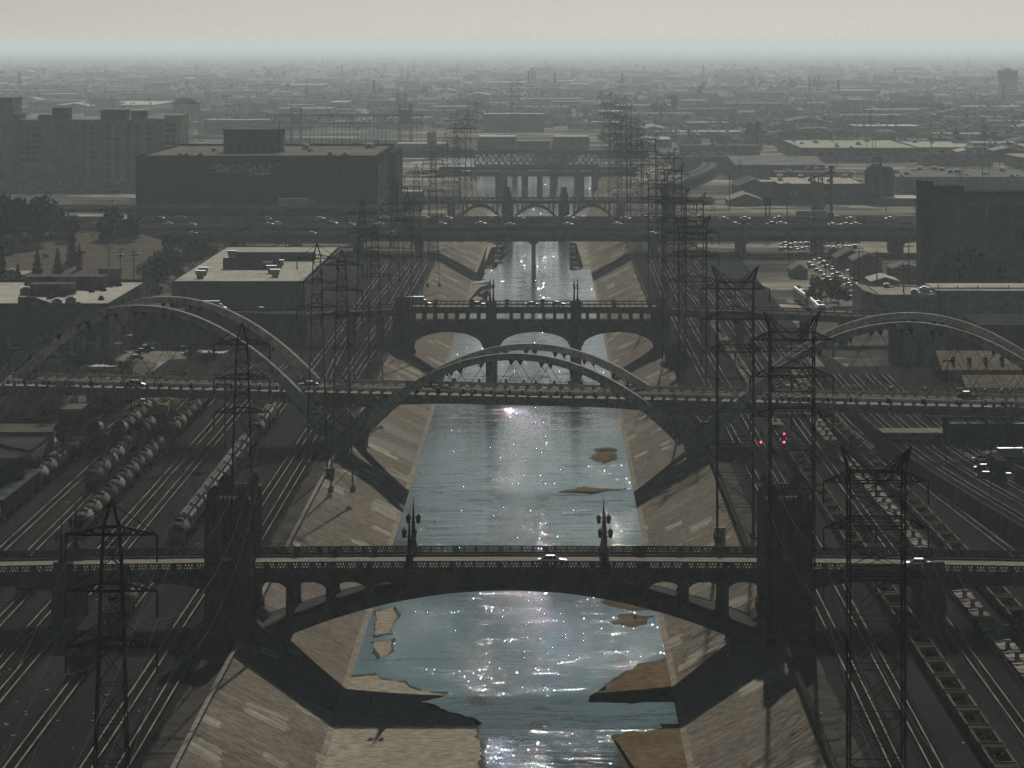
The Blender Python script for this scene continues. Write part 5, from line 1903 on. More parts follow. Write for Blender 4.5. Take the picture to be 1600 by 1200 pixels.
# low buildings, left foreground
def left_low():
    t = block('low_shed', 'low dark-roofed shed with ribbed pale side wall at left edge', -170, -112.6, 1050, 1121, 12.3, M_WALL_D, M_ROOF_D, 'shed', para=.3, units=5, seed=3)
    for k in range(14):
        b = MB()
        b.box(-112.6, -112.45, 1052 + 5 * k, 1055.6 + 5 * k, ZG, 11.6)
        b.build('side_panel', M_TRIM, t)
    t = block('brick_shop', 'low tan building with graffiti on its end wall under the viaduct, left', -165, -120.5, 1222, 1262, 14.0, M_WALL_B, M_ROOF_G, 'building', para=.4, units=2, seed=6)
    q = letters(t, 'OKIM', -120.4, 1224, 10.2, 3.0, M_TRIM, name='painted_letter', bold=.05)
    q.rotation_euler = (R(90), 0, R(90))
    q.scale = (3.4, 1, 1)
    block('flat_shop', 'flat grey building with pale roof edge behind the tan one, left of dirt road', -118.5, -111, 1262, 1300, 13.2, M_WALL_M, M_ROOF_P, 'building', para=.4)
    block('flat_shop', 'small dark flat-roofed shed between bushes near the outermost track', -119, -113.2, 1195, 1218, 12.0, M_WALL_D, M_ROOF_G, 'shed', para=.3)
    for k, (u0, u1, vb, vt, d, lb) in enumerate(((58, 98, 580, 567, 18, 'white box trailer shed behind the left hoop arch'), (125, 180, 582, 574, 12, 'long low pale-roofed carport behind the viaduct deck, left'), (300, 352, 561, 553, 16, 'low white boundary shed at the parking lot edge'))):
        Y = gy(vb, ZG)
        s = Y / F
        block('lot_shed', lb, (u0 - U0) * s, (u1 - U0) * s, Y, Y + d, H - (vt - V0) * s, M_WALL_P, M_ROOF_W, 'shed', para=.2)
left_low()

# right-hand low buildings
def right_low():
    Y0 = 1640.0
    s = Y0 / F
    X = lambda u: (u - U0) * s
    t = block('white_factory', 'long pale factory with stepped flat roof on the right, in front of the dark office', X(1374), X(1464), Y0, Y0 + 60, 17.2, M_WALL_P, M_ROOF_P, 'building', para=.4, units=3, seed=8)
    b = MB()
    b.box(X(1464) + .05, X(1720), Y0 + 4, Y0 + 56, ZG, 18.6)
    b.build('long_wing', M_WALL_P, t)
    b = MB()
    b.box(X(1464) + .3, X(1719), Y0 + 4.3, Y0 + 55, 18.6, 18.7)
    b.build('wing_roof', M_ROOF_P, t)
    b = MB()
    b.ext([(X(1350), ZG), (X(1374), ZG), (X(1374), 17.2), (X(1350), 18.9)], Y0 + 3, Y0 + 62)
    b.build('end_bay', M_WALL_P, t)
    b = MB()
    for k in range(6): b.box(X(1376 + 15 * k), X(1376.6 + 15 * k), Y0 - .1, Y0, ZG, 17)
    for k in range(9): b.box(X(1470 + 27 * k), X(1470.6 + 27 * k), Y0 + 3.9, Y0 + 4, ZG, 18.4)
    b.build('wall_joints', M_WALL_M, t)
    b = MB()
    b.cyl((X(1446), Y0 + 10, 19.2), (X(1710), Y0 + 10, 19.2), .3, .3, 6)
    for u in (1470, 1500, 1532, 1580, 1620): b.box(X(u) - .2, X(u) + .2, Y0 + 9.8, Y0 + 10.2, 18.6, 20.2)
    b.build('roof_pipe', M_TRIM, t)
    t = block('dark_shed', 'wide dark shed with railing-edged roof below the pale factory, right', X(1478) , X(1720), 1500, 1580, 14.5, M_WALL_D, M_ROOF_D, 'shed', para=.2)
    b = MB()
    for ya in (1502, 1535):
        b.box(X(1475), X(1710), ya, ya + .25, 15.6, 15.8)
        for k in range(40): b.box(X(1475) + k * 1.25, X(1475) + k * 1.25 + .1, ya, ya + .1, 14.5, 15.6)
    b.build('roof_railing', M_TRIM, t)
    Y1 = 1300.0
    s1 = Y1 / F
    X1 = lambda u: (u - U0) * s1
    t = gable('tan_roof_shed', 'tan-roofed long shed seen through the right hoop arch, rear of the two', X1(1484), X1(1700), Y1 + 20, Y1 + 62, 13.6, 17.2, M_WALL_B, mat('sunlit_tan_roof', (.30, .255, .185), (.2, .17, .125), scale=.1, fine=.6), 'shed', 'x')
    for k in range(4):
        q = MB()
        q.box(X1(1500 + 26 * k), X1(1506 + 26 * k), Y1 + 28, Y1 + 30, 14.5, 16.4)
        q.build('skylight', M_STEEL, t)
    gable('tan_roof_shed', 'smaller tan-roofed shed with white gutter just behind the viaduct, right', X1(1506), X1(1700), Y1 - 12, Y1 + 16, 10.6, 13.2, M_WALL_M, bpy.data.materials['sunlit_tan_roof'], 'shed', 'x')
    b = MB()
    b.box(X1(1506), X1(1552), Y1 - 13.2, Y1 - 12.6, 10.2, 10.6)
    b.box(X1(1552), X1(1553), Y1 - 13.2, Y1 - 12.6, 10.2, 11.4)
    tag(b.build('gutter', M_ROOF_W), 'white metal gutter along the front of the smaller tan-roofed shed', 'gutter')
    # lower right: container sheds, concrete apron, walls
    Y2 = 1092.0
    s2 = Y2 / F
    X2 = lambda u: (u - U0) * s2
    for k in range(4):
        block('container_shed', 'dark blue flat-topped container shed under the viaduct at right, %s from the left' % ORD[k], X2(1492 + 31 * k), X2(1521 + 31 * k), Y2 + 14, Y2 + 34, 15.6, M_WALL_D, M_ROOF_P, 'shed', para=0, group='container sheds at right')
    b = MB()
    b.quad((X2(1480), Y2 - 30, ZT + .02), (X2(1700), Y2 - 30, ZT + .02), (X2(1700), Y2 + 14, ZT + .02), (X2(1474), Y2 + 14, ZT + .02))
    tag(b.build('concrete_apron', M_LOT), kind='structure')
    t = thing('yard_fence', 'thin mesh fence across the pale apron at right', 'fence', (X2(1490), Y2 - 24, ZT))
    for k in range(12):
        p = MB()
        p.cyl((X2(1490 + 11 * k), Y2 - 24, ZT), (X2(1490 + 11 * k), Y2 - 24, ZT + 4.2), .07, .07, 5)
        p.build('post', M_STEEL, t)
    p = MB()
    for z in (.2, 1.5, 2.8, 4.1): p.box(X2(1490), X2(1611), Y2 - 24.04, Y2 - 23.98, ZT + z, ZT + z + .06)
    p.build('rails', M_STEEL, t)
    block('wall_hut', 'dark hut with pale-capped wall beside the raised tracks at right', X2(1506), X2(1518), 1010, 1030, 15.2, M_WALL_D, M_ROOF_D, 'hut', z0=ZT, para=.3)
    t = thing('lot_wall', 'long pale-topped wall closing the truck lot at right edge', 'wall', (X2(1520), 1032, ZT))
    b = MB()
    b.box(X2(1518) + .05, X2(1720), 1032, 1032.6, ZT - .2, ZT + 3.2)
    b.box(X2(1518), X2(1720), 1031.8, 1032.8, ZT + 3.2, ZT + 3.5)
    b.build('wall', M_OLDCON, t)
    xa = 101
    t = thing('lot_wall', 'dark sloping-topped wall between the raised tracks and the truck lot', 'wall', (xa, 900, ZT))
    b = MB()
    b.add([(96.0, 1010, ZT - .1), (110, 860, ZT - .1), (110.5, 860, ZT - .1), (96.5, 1010, ZT - .1), (96.0, 1010, ZT + 3.6), (110, 860, ZT + 3.6), (110.5, 860, ZT + 3.6), (96.5, 1010, ZT + 3.6)],
          [(0, 1, 5, 4), (1, 2, 6, 5), (2, 3, 7, 6), (3, 0, 4, 7), (4, 5, 6, 7)])
    b.build('wall', M_OLDCON, t)
    # tall concrete pillars left standing by the yard
    for k, u in enumerate((1425, 1449, 1470)):
        Y = 1424.0
        x = (u - U0) * Y / F
        q = MB()
        q.box(x - 1.6, x + 1.6, Y, Y + 9, ZG - .2, 19.5)
        q.box(x - 2.0, x + 2.0, Y - .3, Y + 9.3, 18.3, 19.0)
        tag(q.build('concrete_pillar', M_CON), 'tall bare concrete pillar behind the right hoop arch, %s from left' % ORD[k], 'pillar', 'pillars by the right yard')
    t = thing('yard_wall', 'dark wall rising behind the right yard fan under the hoop arch', 'wall', ((1440 - U0) * 1440 / F, 1438, ZG))
    b = MB()
    b.box(100, 148, 1438, 1440, ZG - .2, 19.0)
    b.build('wall', M_OLDCON, t)
right_low()

# sheds and works on the right, beyond the freeway
def pxb(u0, u1, vt, vb, depth, **k):
    Y = gy(vb, ZG)
    s = Y / F
    return (u0 - U0) * s, (u1 - U0) * s, Y, Y + depth, H - (vt - V0) * s
def right_far():
    x0, x1, y0, y1, z = pxb(1149, 1198, 258, 282, 250)
    gable('gabled_factory', 'big grey gabled factory hall with roof vents, right beyond the freeway', x0, x1 + 40, y0, y1, z, z + 3.0, M_WALL_M, M_ROOF_G, 'factory', 'x')
    x0, x1, y0, y1, z = pxb(1208, 1328, 268, 284, 60)
    block('annex', 'long low annex along the gabled factory hall', x0, x1, y0 - 30, y1, z, M_WALL_M, M_ROOF_G, 'factory', para=.3, units=4, seed=12)
    x0, x1, y0, y1, z = pxb(1152, 1208, 291, 312, 90)
    gable('steel_shed', 'pale-roofed steel shed right of the curving viaduct, larger', x0, x1, y0, y1, z, z + 4, M_WALL_M, M_ROOF_G, 'shed', 'y')
    x0, x1, y0, y1, z = pxb(1139, 1192, 313, 322, 60)
    gable('steel_shed', 'pale-roofed low steel shed in front of the larger one', x0, x1, y0, y1, z, z + 3.5, M_WALL_M, M_ROOF_P, 'shed', 'y')
    x0, x1, y0, y1, z = pxb(1188, 1211, 284, 318, 40)
    block('white_topped_block', 'tall grey block with white roof slab beside the steel sheds', x0, x1, y0, y1, z, M_WALL_M, M_ROOF_W, 'building', para=0)
    x0, x1, y0, y1, z = pxb(1216, 1351, 288, 318, 150)
    t = block('painted_warehouse', 'dark long warehouse with big pale painted letters, right beyond the freeway', x0, x1, y0, y1, z, M_WALL_D, M_ROOF_P, 'warehouse', para=.4, units=9, seed=2)
    s = y0 / F
    g = mat('faded_white_paint', (.3, .31, .31), (.22, .225, .225))
    for u, tx in ((1234, 'EK'), (1288, 'HO'), (1316, 'EL')): letters(t, tx, (u - U0) * s, y0 - .15, H - (308 - V0) * s, 5.2, g, name='painted_letter', bold=.12)
    x0, x1, y0, y1, z = pxb(1400, 1720, 277, 303, 190)
    block('skylit_warehouse', 'very wide warehouse with rows of bright roof lights behind the dark office', x0, x1, y0, y1, z, M_WALL_P, M_ROOF_G, 'warehouse', para=.3, units=26, seed=5)
    x0, x1, y0, y1, z = pxb(1376, 1440, 310, 322, 60)
    block('white_roof_depot', 'low depot with bright white roof just left of the dark office', x0, x1, y0, y1, z, M_WALL_M, M_ROOF_W, 'building', para=0)
    x0, x1, y0, y1, z = pxb(1252, 1436, 232, 253, 330)
    t = block('windowed_factory', 'long pale two-storey factory with a row of dark windows, right distance', x0, x1, y0, y1, z, M_WALL_M, M_ROOF_P, 'factory', para=.6, units=8, seed=7)
    windows(t, window_mesh(5, 2.6, 3), [(x0 + 8 + k * 7.6, y0 - .05, z - 4.6) for k in range(11)])
    x0, x1, y0, y1, z = pxb(1436, 1720, 231, 246, 260)
    block('windowed_factory', 'long blank-walled pale factory in the right distance near the frame edge', x0, x1, y0, y1, z, M_WALL_P, M_ROOF_P, 'factory', para=.6, units=8, seed=17)
    # silos
    Y = 2880.0
    s = Y / F
    t = thing('silo_group', 'cluster of dark tall silos with machinery on top, left of the office', 'silo', ((1372 - U0) * s, Y, ZG))
    for k, u in enumerate((1357, 1365, 1374, 1384, 1391)):
        b = MB()
        x = (u - U0) * s
        zt = H - ((262 if k in (1, 2) else 267) - V0) * s
        b.lathe([(2.3, 8), (2.3, zt - 8), (2.3, zt), (.6, zt + 2.2), (.05, zt + 2.3)], (x, Y + 3 * (k % 2), 0), 14)
        b.build('silo', M_GALV, t, True)
    b = MB()
    b.box((1355 - U0) * s, (1391 - U0) * s, Y + 1, Y + 3, H - (263 - V0) * s, H - (260.5 - V0) * s)
    xm = (1371 - U0) * s
    for dx in (-2, 2):
        for dy in (0, 3): b.box(xm + dx - .2, xm + dx + .2, Y + dy, Y + dy + .4, 20, H - (248 - V0) * s)
    for v in (248, 253, 258): b.box(xm - 2.6, xm + 2.6, Y - .4, Y + 3.8, H - (v - V0) * s, H - (v - 1.6 - V0) * s)
    b.build('head_house', M_STEEL, t)
    t = thing('batching_tower', 'spindly dark batching plant with tall post in front of the painted warehouse', 'plant', ((1290 - U0) * 2700 / F, 2700, ZG))
    s = 2700 / F
    b = MB()
    xp = (1299 - U0) * s
    b.box(xp - .8, xp + .8, 2700, 2701.6, ZG, H - (262 - V0) * s)
    b.box(xp - 3, xp + 2.5, 2699.5, 2702, H - (272 - V0) * s, H - (268 - V0) * s)
    b.box(xp - 1.6, xp + 1.6, 2699.5, 2702, H - (263 - V0) * s, H - (259 - V0) * s)
    b.bar(((1299 - U0) * s, 2701, H - (270 - V0) * s), ((1270 - U0) * s, 2701, H - (278 - V0) * s), .9)
    for u in (1268, 1273, 1279, 1285): b.box((u - U0) * s - .35, (u - U0) * s + .35, 2700, 2701, ZG + 10, H - (275 - V0) * s)
    b.box((1267 - U0) * s, (1287 - U0) * s, 2699, 2703, H - (289 - V0) * s, H - (285 - V0) * s)
    b.build('frame', M_STEEL, t)
    b = MB()
    b.box((1268 - U0) * s, (1287 - U0) * s, 2699.4, 2703, ZG, H - (289 - V0) * s)
    b.build('bin', M_WALL_M, t)
    # twin silos, mixing plant, dome tanks, stacks, far tower
    Y = 4300.0
    s = Y / F
    t = thing('twin_silos', 'pair of tall slim silos standing alone, right distance', 'silo', ((1177 - U0) * s, Y, ZG))
    for u in (1171, 1184):
        b = MB()
        b.lathe([(3.0, 8), (3.0, H - (193 - V0) * s), (2.4, H - (191 - V0) * s), (.1, H - (190 - V0) * s)], ((u - U0) * s, Y, 0), 12)
        b.build('silo', M_GALV, t, True)
    b = MB()
    for u in (1164, 1177, 1191): b.box((u - U0) * s - .5, (u - U0) * s + .5, Y - 3, Y - 2, ZG, H - (205 - V0) * s)
    b.box((1164 - U0) * s, (1191 - U0) * s, Y - 3, Y - 2, H - (206 - V0) * s, H - (204 - V0) * s)
    b.build('gantry', M_STEEL, t)
    t = thing('mixing_plant', 'small mixing plant with sloping conveyors beside the twin silos', 'plant', ((1225 - U0) * s, Y, ZG))
    b = MB()
    for u, v in ((1218, 215), (1223, 206), (1228, 203), (1233, 212)): b.box((u - U0) * s - 1.6, (u - U0) * s + 1.6, Y, Y + 5, ZG, H - (v - V0) * s)
    for ua, va, ub, vb in ((1206, 222, 1216, 232), (1242, 220, 1234, 232), (1240, 222, 1228, 212)): b.bar(((ua - U0) * s, Y, H - (va - V0) * s), ((ub - U0) * s, Y, H - (vb - V0) * s), 1.4)
    b.build('frame', M_GALV, t)
    for k, (ua, ub, vt, vb) in enumerate(((1246, 1303, 198, 228), (1367, 1402, 203, 220), (1120, 1144, 206, 230), (1062, 1106, 155, 168))):
        Y = gy(vb, ZG)
        s = Y / F
        x, r = ((ua + ub) / 2 - U0) * s, (ub - ua) / 2 * s
        z = H - (vt - V0) * s
        t = thing('storage_tank', ('largest dome-roofed storage tank in the right distance', 'smaller dome-roofed storage tank right of the largest', 'dome-roofed tank beside the twin silos', 'wide pale low dome far off near the horizon')[k], 'tank', (x, Y + r, ZG))
        b = MB()
        zs = ZG + (z - ZG) * .72
        b.lathe([(r, 8), (r, zs)], (x, Y + r, 0), 28)
        b.build('shell', M_WALL_M, t, True)
        b = MB()
        b.lathe([(r + .3, zs)] + [(r * math.cos(q * .17), zs + (z - zs) * math.sin(q * .17)) for q in range(1, 10)], (x, Y + r, 0), 28)
        b.build('dome', M_ROOF_P, t, True)
    Y = 7000.0
    s = Y / F
    t = thing('power_plant', 'flat hazy plant block with a row of eight thin chimney stacks', 'plant', ((1200 - U0) * s, Y, ZG))
    b = MB()
    b.box((1146 - U0) * s, (1255 - U0) * s, Y, Y + 60, ZG, H - (171 - V0) * s)
    b.build('block', M_WALL_M, t)
    for k in range(8):
        b = MB()
        x = (1185 + 7.6 * k - U0) * s
        b.cyl((x, Y + 10, ZG), (x, Y + 10, H - (159 - V0) * s), 1.1, .8, 8)
        b.build('stack', M_WALL_M, t)
    x0, x1, y0, y1, z = pxb(1563, 1590, 110, 148, 40)
    t = block('tower_block', 'solitary hazy high-rise near the horizon at the right edge', x0, x1, y0, y1, z, M_WALL_M, M_ROOF_D, 'tower', para=.5)
    b = MB()
    b.box(x0 + 10, x1 - 12, y0 + 10, y1 - 10, z, z + 4)
    b.build('roof_box', M_WALL_M, t)
    b = MB()
    for k in range(9): b.box(x0 + 1, x1 - 1, y0 - .3, y0, ZG + 3 + k * (z - ZG) / 9.6, ZG + 3 + (k + .45) * (z - ZG) / 9.6)
    b.build('window_bands', M_GLASS, t)
    x0, x1, y0, y1, z = pxb(1020, 1060, 165, 188, 60)
    t = block('mill', 'hazy mill with a taller square tower beyond the river, right of centre', x0, x1 - 10, y0, y1, z, M_WALL_D, M_ROOF_D, 'plant', para=0)
    b = MB()
    s = y0 / F
    b.box((1049 - U0) * s, (1058 - U0) * s, y0, y0 + 12, ZG, H - (151 - V0) * s)
    b.box((1048 - U0) * s, (1059 - U0) * s, y0 - 1, y0 + 13, H - (151 - V0) * s, H - (149.5 - V0) * s)
    b.build('tower', M_WALL_D, t)
    for u, v in ((1020, 162), (1026, 160), (1033, 163), (1040, 161)):
        b = MB()
        b.cyl(((u - U0) * s, y0 + 4, z - 1), ((u - U0) * s, y0 + 4, H - (v - V0) * s), 2, 2, 8)
        b.build('silo', M_WALL_D, t)
    # steel truss bridge on the right
    Y = 3900.0
    s = Y / F
    t = thing('girder_bridge', 'low triangular-truss steel bridge across the right middle distance', 'bridge', ((1450 - U0) * s, Y, ZG))
    for dy in (0, 8):
        b = MB()
        xa, xb, za, zb = (1405 - U0) * s, (1504 - U0) * s, H - (262 - V0) * s, H - (241 - V0) * s
        b.box(xa, xb, Y + dy, Y + dy + .6, za, za + 1)
        b.box(xa + 3, xb - 3, Y + dy, Y + dy + .6, zb - .7, zb)
        for k in range(10):
            w_ = (xb - xa) / 10
            b.bar((xa + k * w_, Y + dy, za), (xa + (k + .5) * w_, Y + dy, zb), .7)
            b.bar((xa + (k + .5) * w_, Y + dy, zb), (xa + (k + 1) * w_, Y + dy, za), .7)
        b.build('truss', M_STEEL, t)
    b = MB()
    b.box(xa, xb, Y, Y + 8, za - 1, za)
    b.build('deck', M_STEEL, t)
    # curving railway viaduct
    t = thing('curved_viaduct', 'railway viaduct curving away right of the truss bridge', 'viaduct', ((1080 - U0) * 3300 / F, 3300, ZG))
    pts = [gp(u, v, 15) for u, v in ((1040, 290), (1062, 280), (1088, 270), (1104, 262), (1109, 255), (1100, 249), (1084, 246), (1060, 245))]
    P = lerp_path(pts, 20)
    d, r_, c_ = MB(), MB(), MB()
    for i, (a, c) in enumerate(zip(P, P[1:])):
        dd = (c - a).normalized()
        n = Vector((dd.y, -dd.x))
        def q(p, o, z): return (p.x + n.x * o, p.y + n.y * o, z)
        d.add([q(a, -6, 15), q(a, 6, 15), q(c, 6, 15), q(c, -6, 15), q(a, -6, 12.6), q(a, 6, 12.6), q(c, 6, 12.6), q(c, -6, 12.6)], [(0, 1, 2, 3), (0, 4, 5, 1), (1, 5, 6, 2), (3, 2, 6, 7), (0, 3, 7, 4), (7, 6, 5, 4)])
        for o in (-4.6, -3.0, 1.6, 3.2): r_.bar(q(a, o, 15.2), q(c, o, 15.2), .35)
        if i % 2 == 0: c_.box(a.x - 3, a.x + 3, a.y - 1, a.y + 1, ZG, 12.6)
    d.build('deck', M_OLDCON, t)
    r_.build('rails', M_RAIL, t)
    c_.build('bents', M_OLDCON, t)
right_far()

def left_far():
    # water tower
    Y = 4717.0
    s = Y / F
    x = (291 - U0) * s
    zt, zb = H - (151.5 - V0) * s, H - (178 - V0) * s
    t = thing('water_tower', 'big round-topped water tower on slender legs at upper left', 'water tower', (x, Y, ZG))
    b = MB()
    r = 13.4
    zm = (zt * .62 + zb * .38)
    b.lathe([(.1, zt), (r * .45, zt - .7), (r * .75, zt - 2.6), (r * .93, zt - 5), (r, zm), (r * .97, zb + 2), (r * .7, zb - 1), (r * .4, zb - 4), (2.6, zb - 8), (2.3, zb - 9)], (x, Y, 0), 28)
    b.build('tank', mat('tower_paint', (.62, .59, .49), (.5, .48, .40), scale=.1), t, True)
    b = MB()
    b.lathe([(2.3, zb - 9), (1.8, ZG + 2), (3, ZG)], (x, Y, 0), 12)
    b.build('riser', M_WALL_P, t, True)
    for k in range(10):
        a = 2 * math.pi * k / 10 + .15
        b = MB()
        p0 = (x + (r + .1) * math.cos(a), Y + (r + .1) * math.sin(a), zb + 4)
        p1 = (x + (r + 3.2) * math.cos(a), Y + (r + 3.2) * math.sin(a), ZG)
        b.bar(p0, p1, 1.1)
        b.build('leg', M_WALL_P, t)
    b = MB()
    for z in (zb - 8, zb - 20):
        f = (z - ZG) / (zb + 4 - ZG)
        rr = r + 3.2 - 3.1 * f
        for k in range(10):
            a0, a1 = 2 * math.pi * k / 10 + .15, 2 * math.pi * (k + 1) / 10 + .15
            b.bar((x + rr * math.cos(a0), Y + rr * math.sin(a0), z), (x + rr * math.cos(a1), Y + rr * math.sin(a1), z), .4)
    b.build('ring_braces', M_WALL_P, t)
    b = MB()
    b.lathe([(r + .2, zm - .3), (r + 1.1, zm - .3), (r + 1.1, zm + .8), (r + .9, zm + .8)], (x, Y, 0), 28)
    b.cyl((x, Y, zt), (x, Y, zt + 3), .5, .3, 6)
    b.build('balcony', M_WALL_P, t)
    # long trestle conveyor
    Y = 4603.0
    s = Y / F
    X = lambda u: (u - U0) * s
    Z = lambda v: H - (v - V0) * s
    t = thing('trestle', 'long elevated trestle gantry on many thin legs, left distance', 'gantry', (X(540), Y, ZG))
    b = MB()
    for dy in (0, 14):
        b.box(X(415), X(662), Y + dy, Y + dy + 1, Z(182), Z(178.5))
        b.box(X(415), X(662), Y + dy, Y + dy + 1, Z(193.5), Z(192))
        for k in range(26):
            u0, u1 = 415 + 9.5 * k, 415 + 9.5 * (k + 1)
            if k % 3: b.bar((X(u0), Y + dy + .5, Z(192)), (X(u1), Y + dy + .5, Z(181)), .55)
    b.build('girder', M_GALV, t)
    l = MB()
    for k in range(40): 
        l.box(X(416 + 6.2 * k) - .28, X(416 + 6.2 * k) + .28, Y + 1, Y + 1.6, ZG, Z(181))
    tag(l.build('legs', M_GALV, t), kind='stuff')
    for ua, ub, v, vb in ((455, 470, 168.5, 195), (624, 642, 162, 193)):
        q = MB()
        for u in (ua, ub):
            for dy in (-2, 12): q.box(X(u) - .7, X(u) + .7, Y + dy, Y + dy + 1.4, ZG, Z(v))
        for vv in (v, v + 5, v + 10): q.box(X(ua) - 1, X(ub) + 1, Y - 2, Y + 13, Z(vv + 1), Z(vv))
        q.box(X(ua) + 1, X(ub) - 1, Y - 1, Y + 11, Z(vb), Z(v + 11))
        q.build('hoist_tower', M_GALV, t)
    Y = 6900.0
    s2 = Y / F
    X2 = lambda u: (u - U0) * s2
    Z2 = lambda v: H - (v - V0) * s2
    t = thing('cement_works', 'hazy cement works with two spiky towers behind the trestle', 'plant', (X2(622), Y, ZG))
    b = MB()
    for ua, ub, v in ((608, 618, 160), (618, 625, 146), (625, 632, 155), (630, 635, 146)): b.box(X2(ua), X2(ub) - .2, Y, Y + 14, ZG, Z2(v))
    for u in (621, 633):
        b.cyl((X2(u), Y + 5, Z2(147)), (X2(u), Y + 5, Z2(140)), 1.6, .4, 6)
        b.box(X2(u) - 3, X2(u) + 3, Y, Y + 8, Z2(149), Z2(147))
    b.build('towers', M_WALL_D, t)
    t = thing('conveyor_heap', 'sloping conveyor rising to a dark stockpile in the haze', 'plant', (X2(700), Y, ZG))
    b = MB()
    b.bar((X2(655), Y, Z2(177)), (X2(702), Y, Z2(158)), 3, 3)
    b.box(X2(699), X2(710), Y - 3, Y + 10, ZG, Z2(158))
    b.cyl((X2(702), Y, Z2(158)), (X2(702), Y, Z2(153)), 1.5, 1, 6)
    for u in (668, 680, 692): b.box(X2(u) - 1, X2(u) + 1, Y - .5, Y + .5, ZG, Z2(174 - (u - 660) * .4))
    b.build('conveyor', M_WALL_D, t)
    b = MB()
    b.lathe([(48, ZG), (40, ZG + 7), (26, ZG + 13), (10, ZG + 16), (.1, ZG + 16.5)], (X2(722), Y + 50, 0), 20)
    b.build('stockpile', M_ROOF_D, t, True)
    for k, (u0, u1, vt, vb, lb, rf) in enumerate(((755, 850, 178.5, 206, 'wide shed with sunlit white roof standing behind the lone pylon', M_ROOF_W), (746, 806, 214, 240, 'pale blank warehouse left of centre beyond the truss bridge', M_ROOF_W), (808, 860, 221, 239, 'lower grey warehouse in centre beyond the truss bridge', M_ROOF_G),
                                              (864, 921, 214, 240, 'pale warehouse right of centre beyond the truss bridge', M_ROOF_P), (862, 916, 231, 242, 'dark flat shed in front of the right centre warehouse', M_ROOF_D), (318, 420, 188, 210, 'broad hazy shed right of the water tower', M_ROOF_P),
                                              (85, 240, 164, 172, 'long hazy white-roofed hall above the tall block', M_ROOF_W), (618, 700, 225, 238, 'flat shed with tanks behind the sign warehouse corner', M_ROOF_P), (610, 660, 300, 330, 'low sunlit-roofed works beside the sign warehouse', M_ROOF_P), (667, 678, 208, 240, 'pair of dark bins behind the left pylons', M_ROOF_D),
                                              (828, 868, 106, 118, 'big blocky building faint on the horizon near centre', M_ROOF_D))):
        x0, x1, y0, y1, z = pxb(u0, u1, vt, vb, 90 if vb < 290 else 50)
        if k == 6: y1 = y0 + 500
        block('hazy_shed', lb, x0, x1, y0, y1, z, M_WALL_M if k != 4 else M_WALL_D, rf, 'building', para=.3)
    # roadside buildings at left, before and under the freeway
    for k, (u0, u1, vt, vb, lb) in enumerate(((160, 224, 407, 428, 'small flat-roofed white building before the freeway, left'), (82, 130, 412, 424, 'low pale garage roof among the left conifers'), (30, 80, 284, 300, 'long pale hall at the foot of the tall block'), (75, 260, 290, 297, 'long sunlit roof canopy below the tall block'), (0, 40, 430, 452, 'sheds among conifers at left edge'))):
        x0, x1, y0, y1, z = pxb(u0, u1, vt, vb, 40)
        block('roadside_shed', lb, x0, x1, y0, y1, z, M_WALL_P, M_ROOF_P if k != 3 else M_ROOF_W, 'building', para=.3, units=2, seed=k)
    b = MB()                                                 # dirt bank rising left of the freeway
    x0, x1 = -300, -176
    yb0, yb1 = 1850, 2130
    b.add([(x0, yb0, ZG), (x1 + 30, yb0, ZG), (x1, yb1, ZG + 11), (x0, yb1, ZG + 13), (x1 + 34, yb1, ZG)], [(0, 1, 2, 3), (1, 4, 2)])
    tag(b.build('embankment', M_DIRT), kind='structure')
left_far()

# houses right, mid distance
for k, (u0, u1, ve, vr, vb, lb) in enumerate(((1335, 1378, 408, 396, 438, 'largest gabled house beside the parking street'), (1308, 1352, 404, 391, 420, 'gabled house behind the largest one, by the parking street'), (1238, 1262, 423, 414, 435, 'small dark gabled hut at the head of the parked train'), (1362, 1405, 440, 434, 452, 'low shed with bright roof near the pale factory'), (1395, 1442, 420, 414, 440, 'grey-roofed cottage next to the dark office'))):
    Y = gy(vb, ZG)
    s = Y / F
    gable('gabled_house', lb, (u0 - U0) * s, (u1 - U0) * s, Y, Y + 34, H - (ve - V0) * s, H - (vr - V0) * s, M_WALL_M if k % 2 else M_WALL_B, M_ROOF_G if k != 3 else M_ROOF_W, 'house', 'y')
sheet('street', [gp(u, v, ZG) for u, v in ((1205, 372), (1262, 372), (1275, 398), (1340, 478), (1288, 478), (1240, 405))], ZG + .008, M_LOT)
sheet('street', [gp(u, v, ZG) for u, v in ((1228, 540), (1262, 540), (1345, 640), (1300, 640))], ZG + .012, M_LOT)
sheet('dirt_road', [gp(u, v, ZG) for u, v in ((215, 606), (330, 606), (338, 625), (250, 690), (150, 745), (120, 745), (182, 690), (195, 645))], ZG + .012, M_DIRT)
sheet('parking_lot', [gp(u, v, ZG) for u, v in ((228, 520), (360, 516), (372, 545), (300, 560), (180, 566), (205, 540))], ZG + .012, M_LOT)
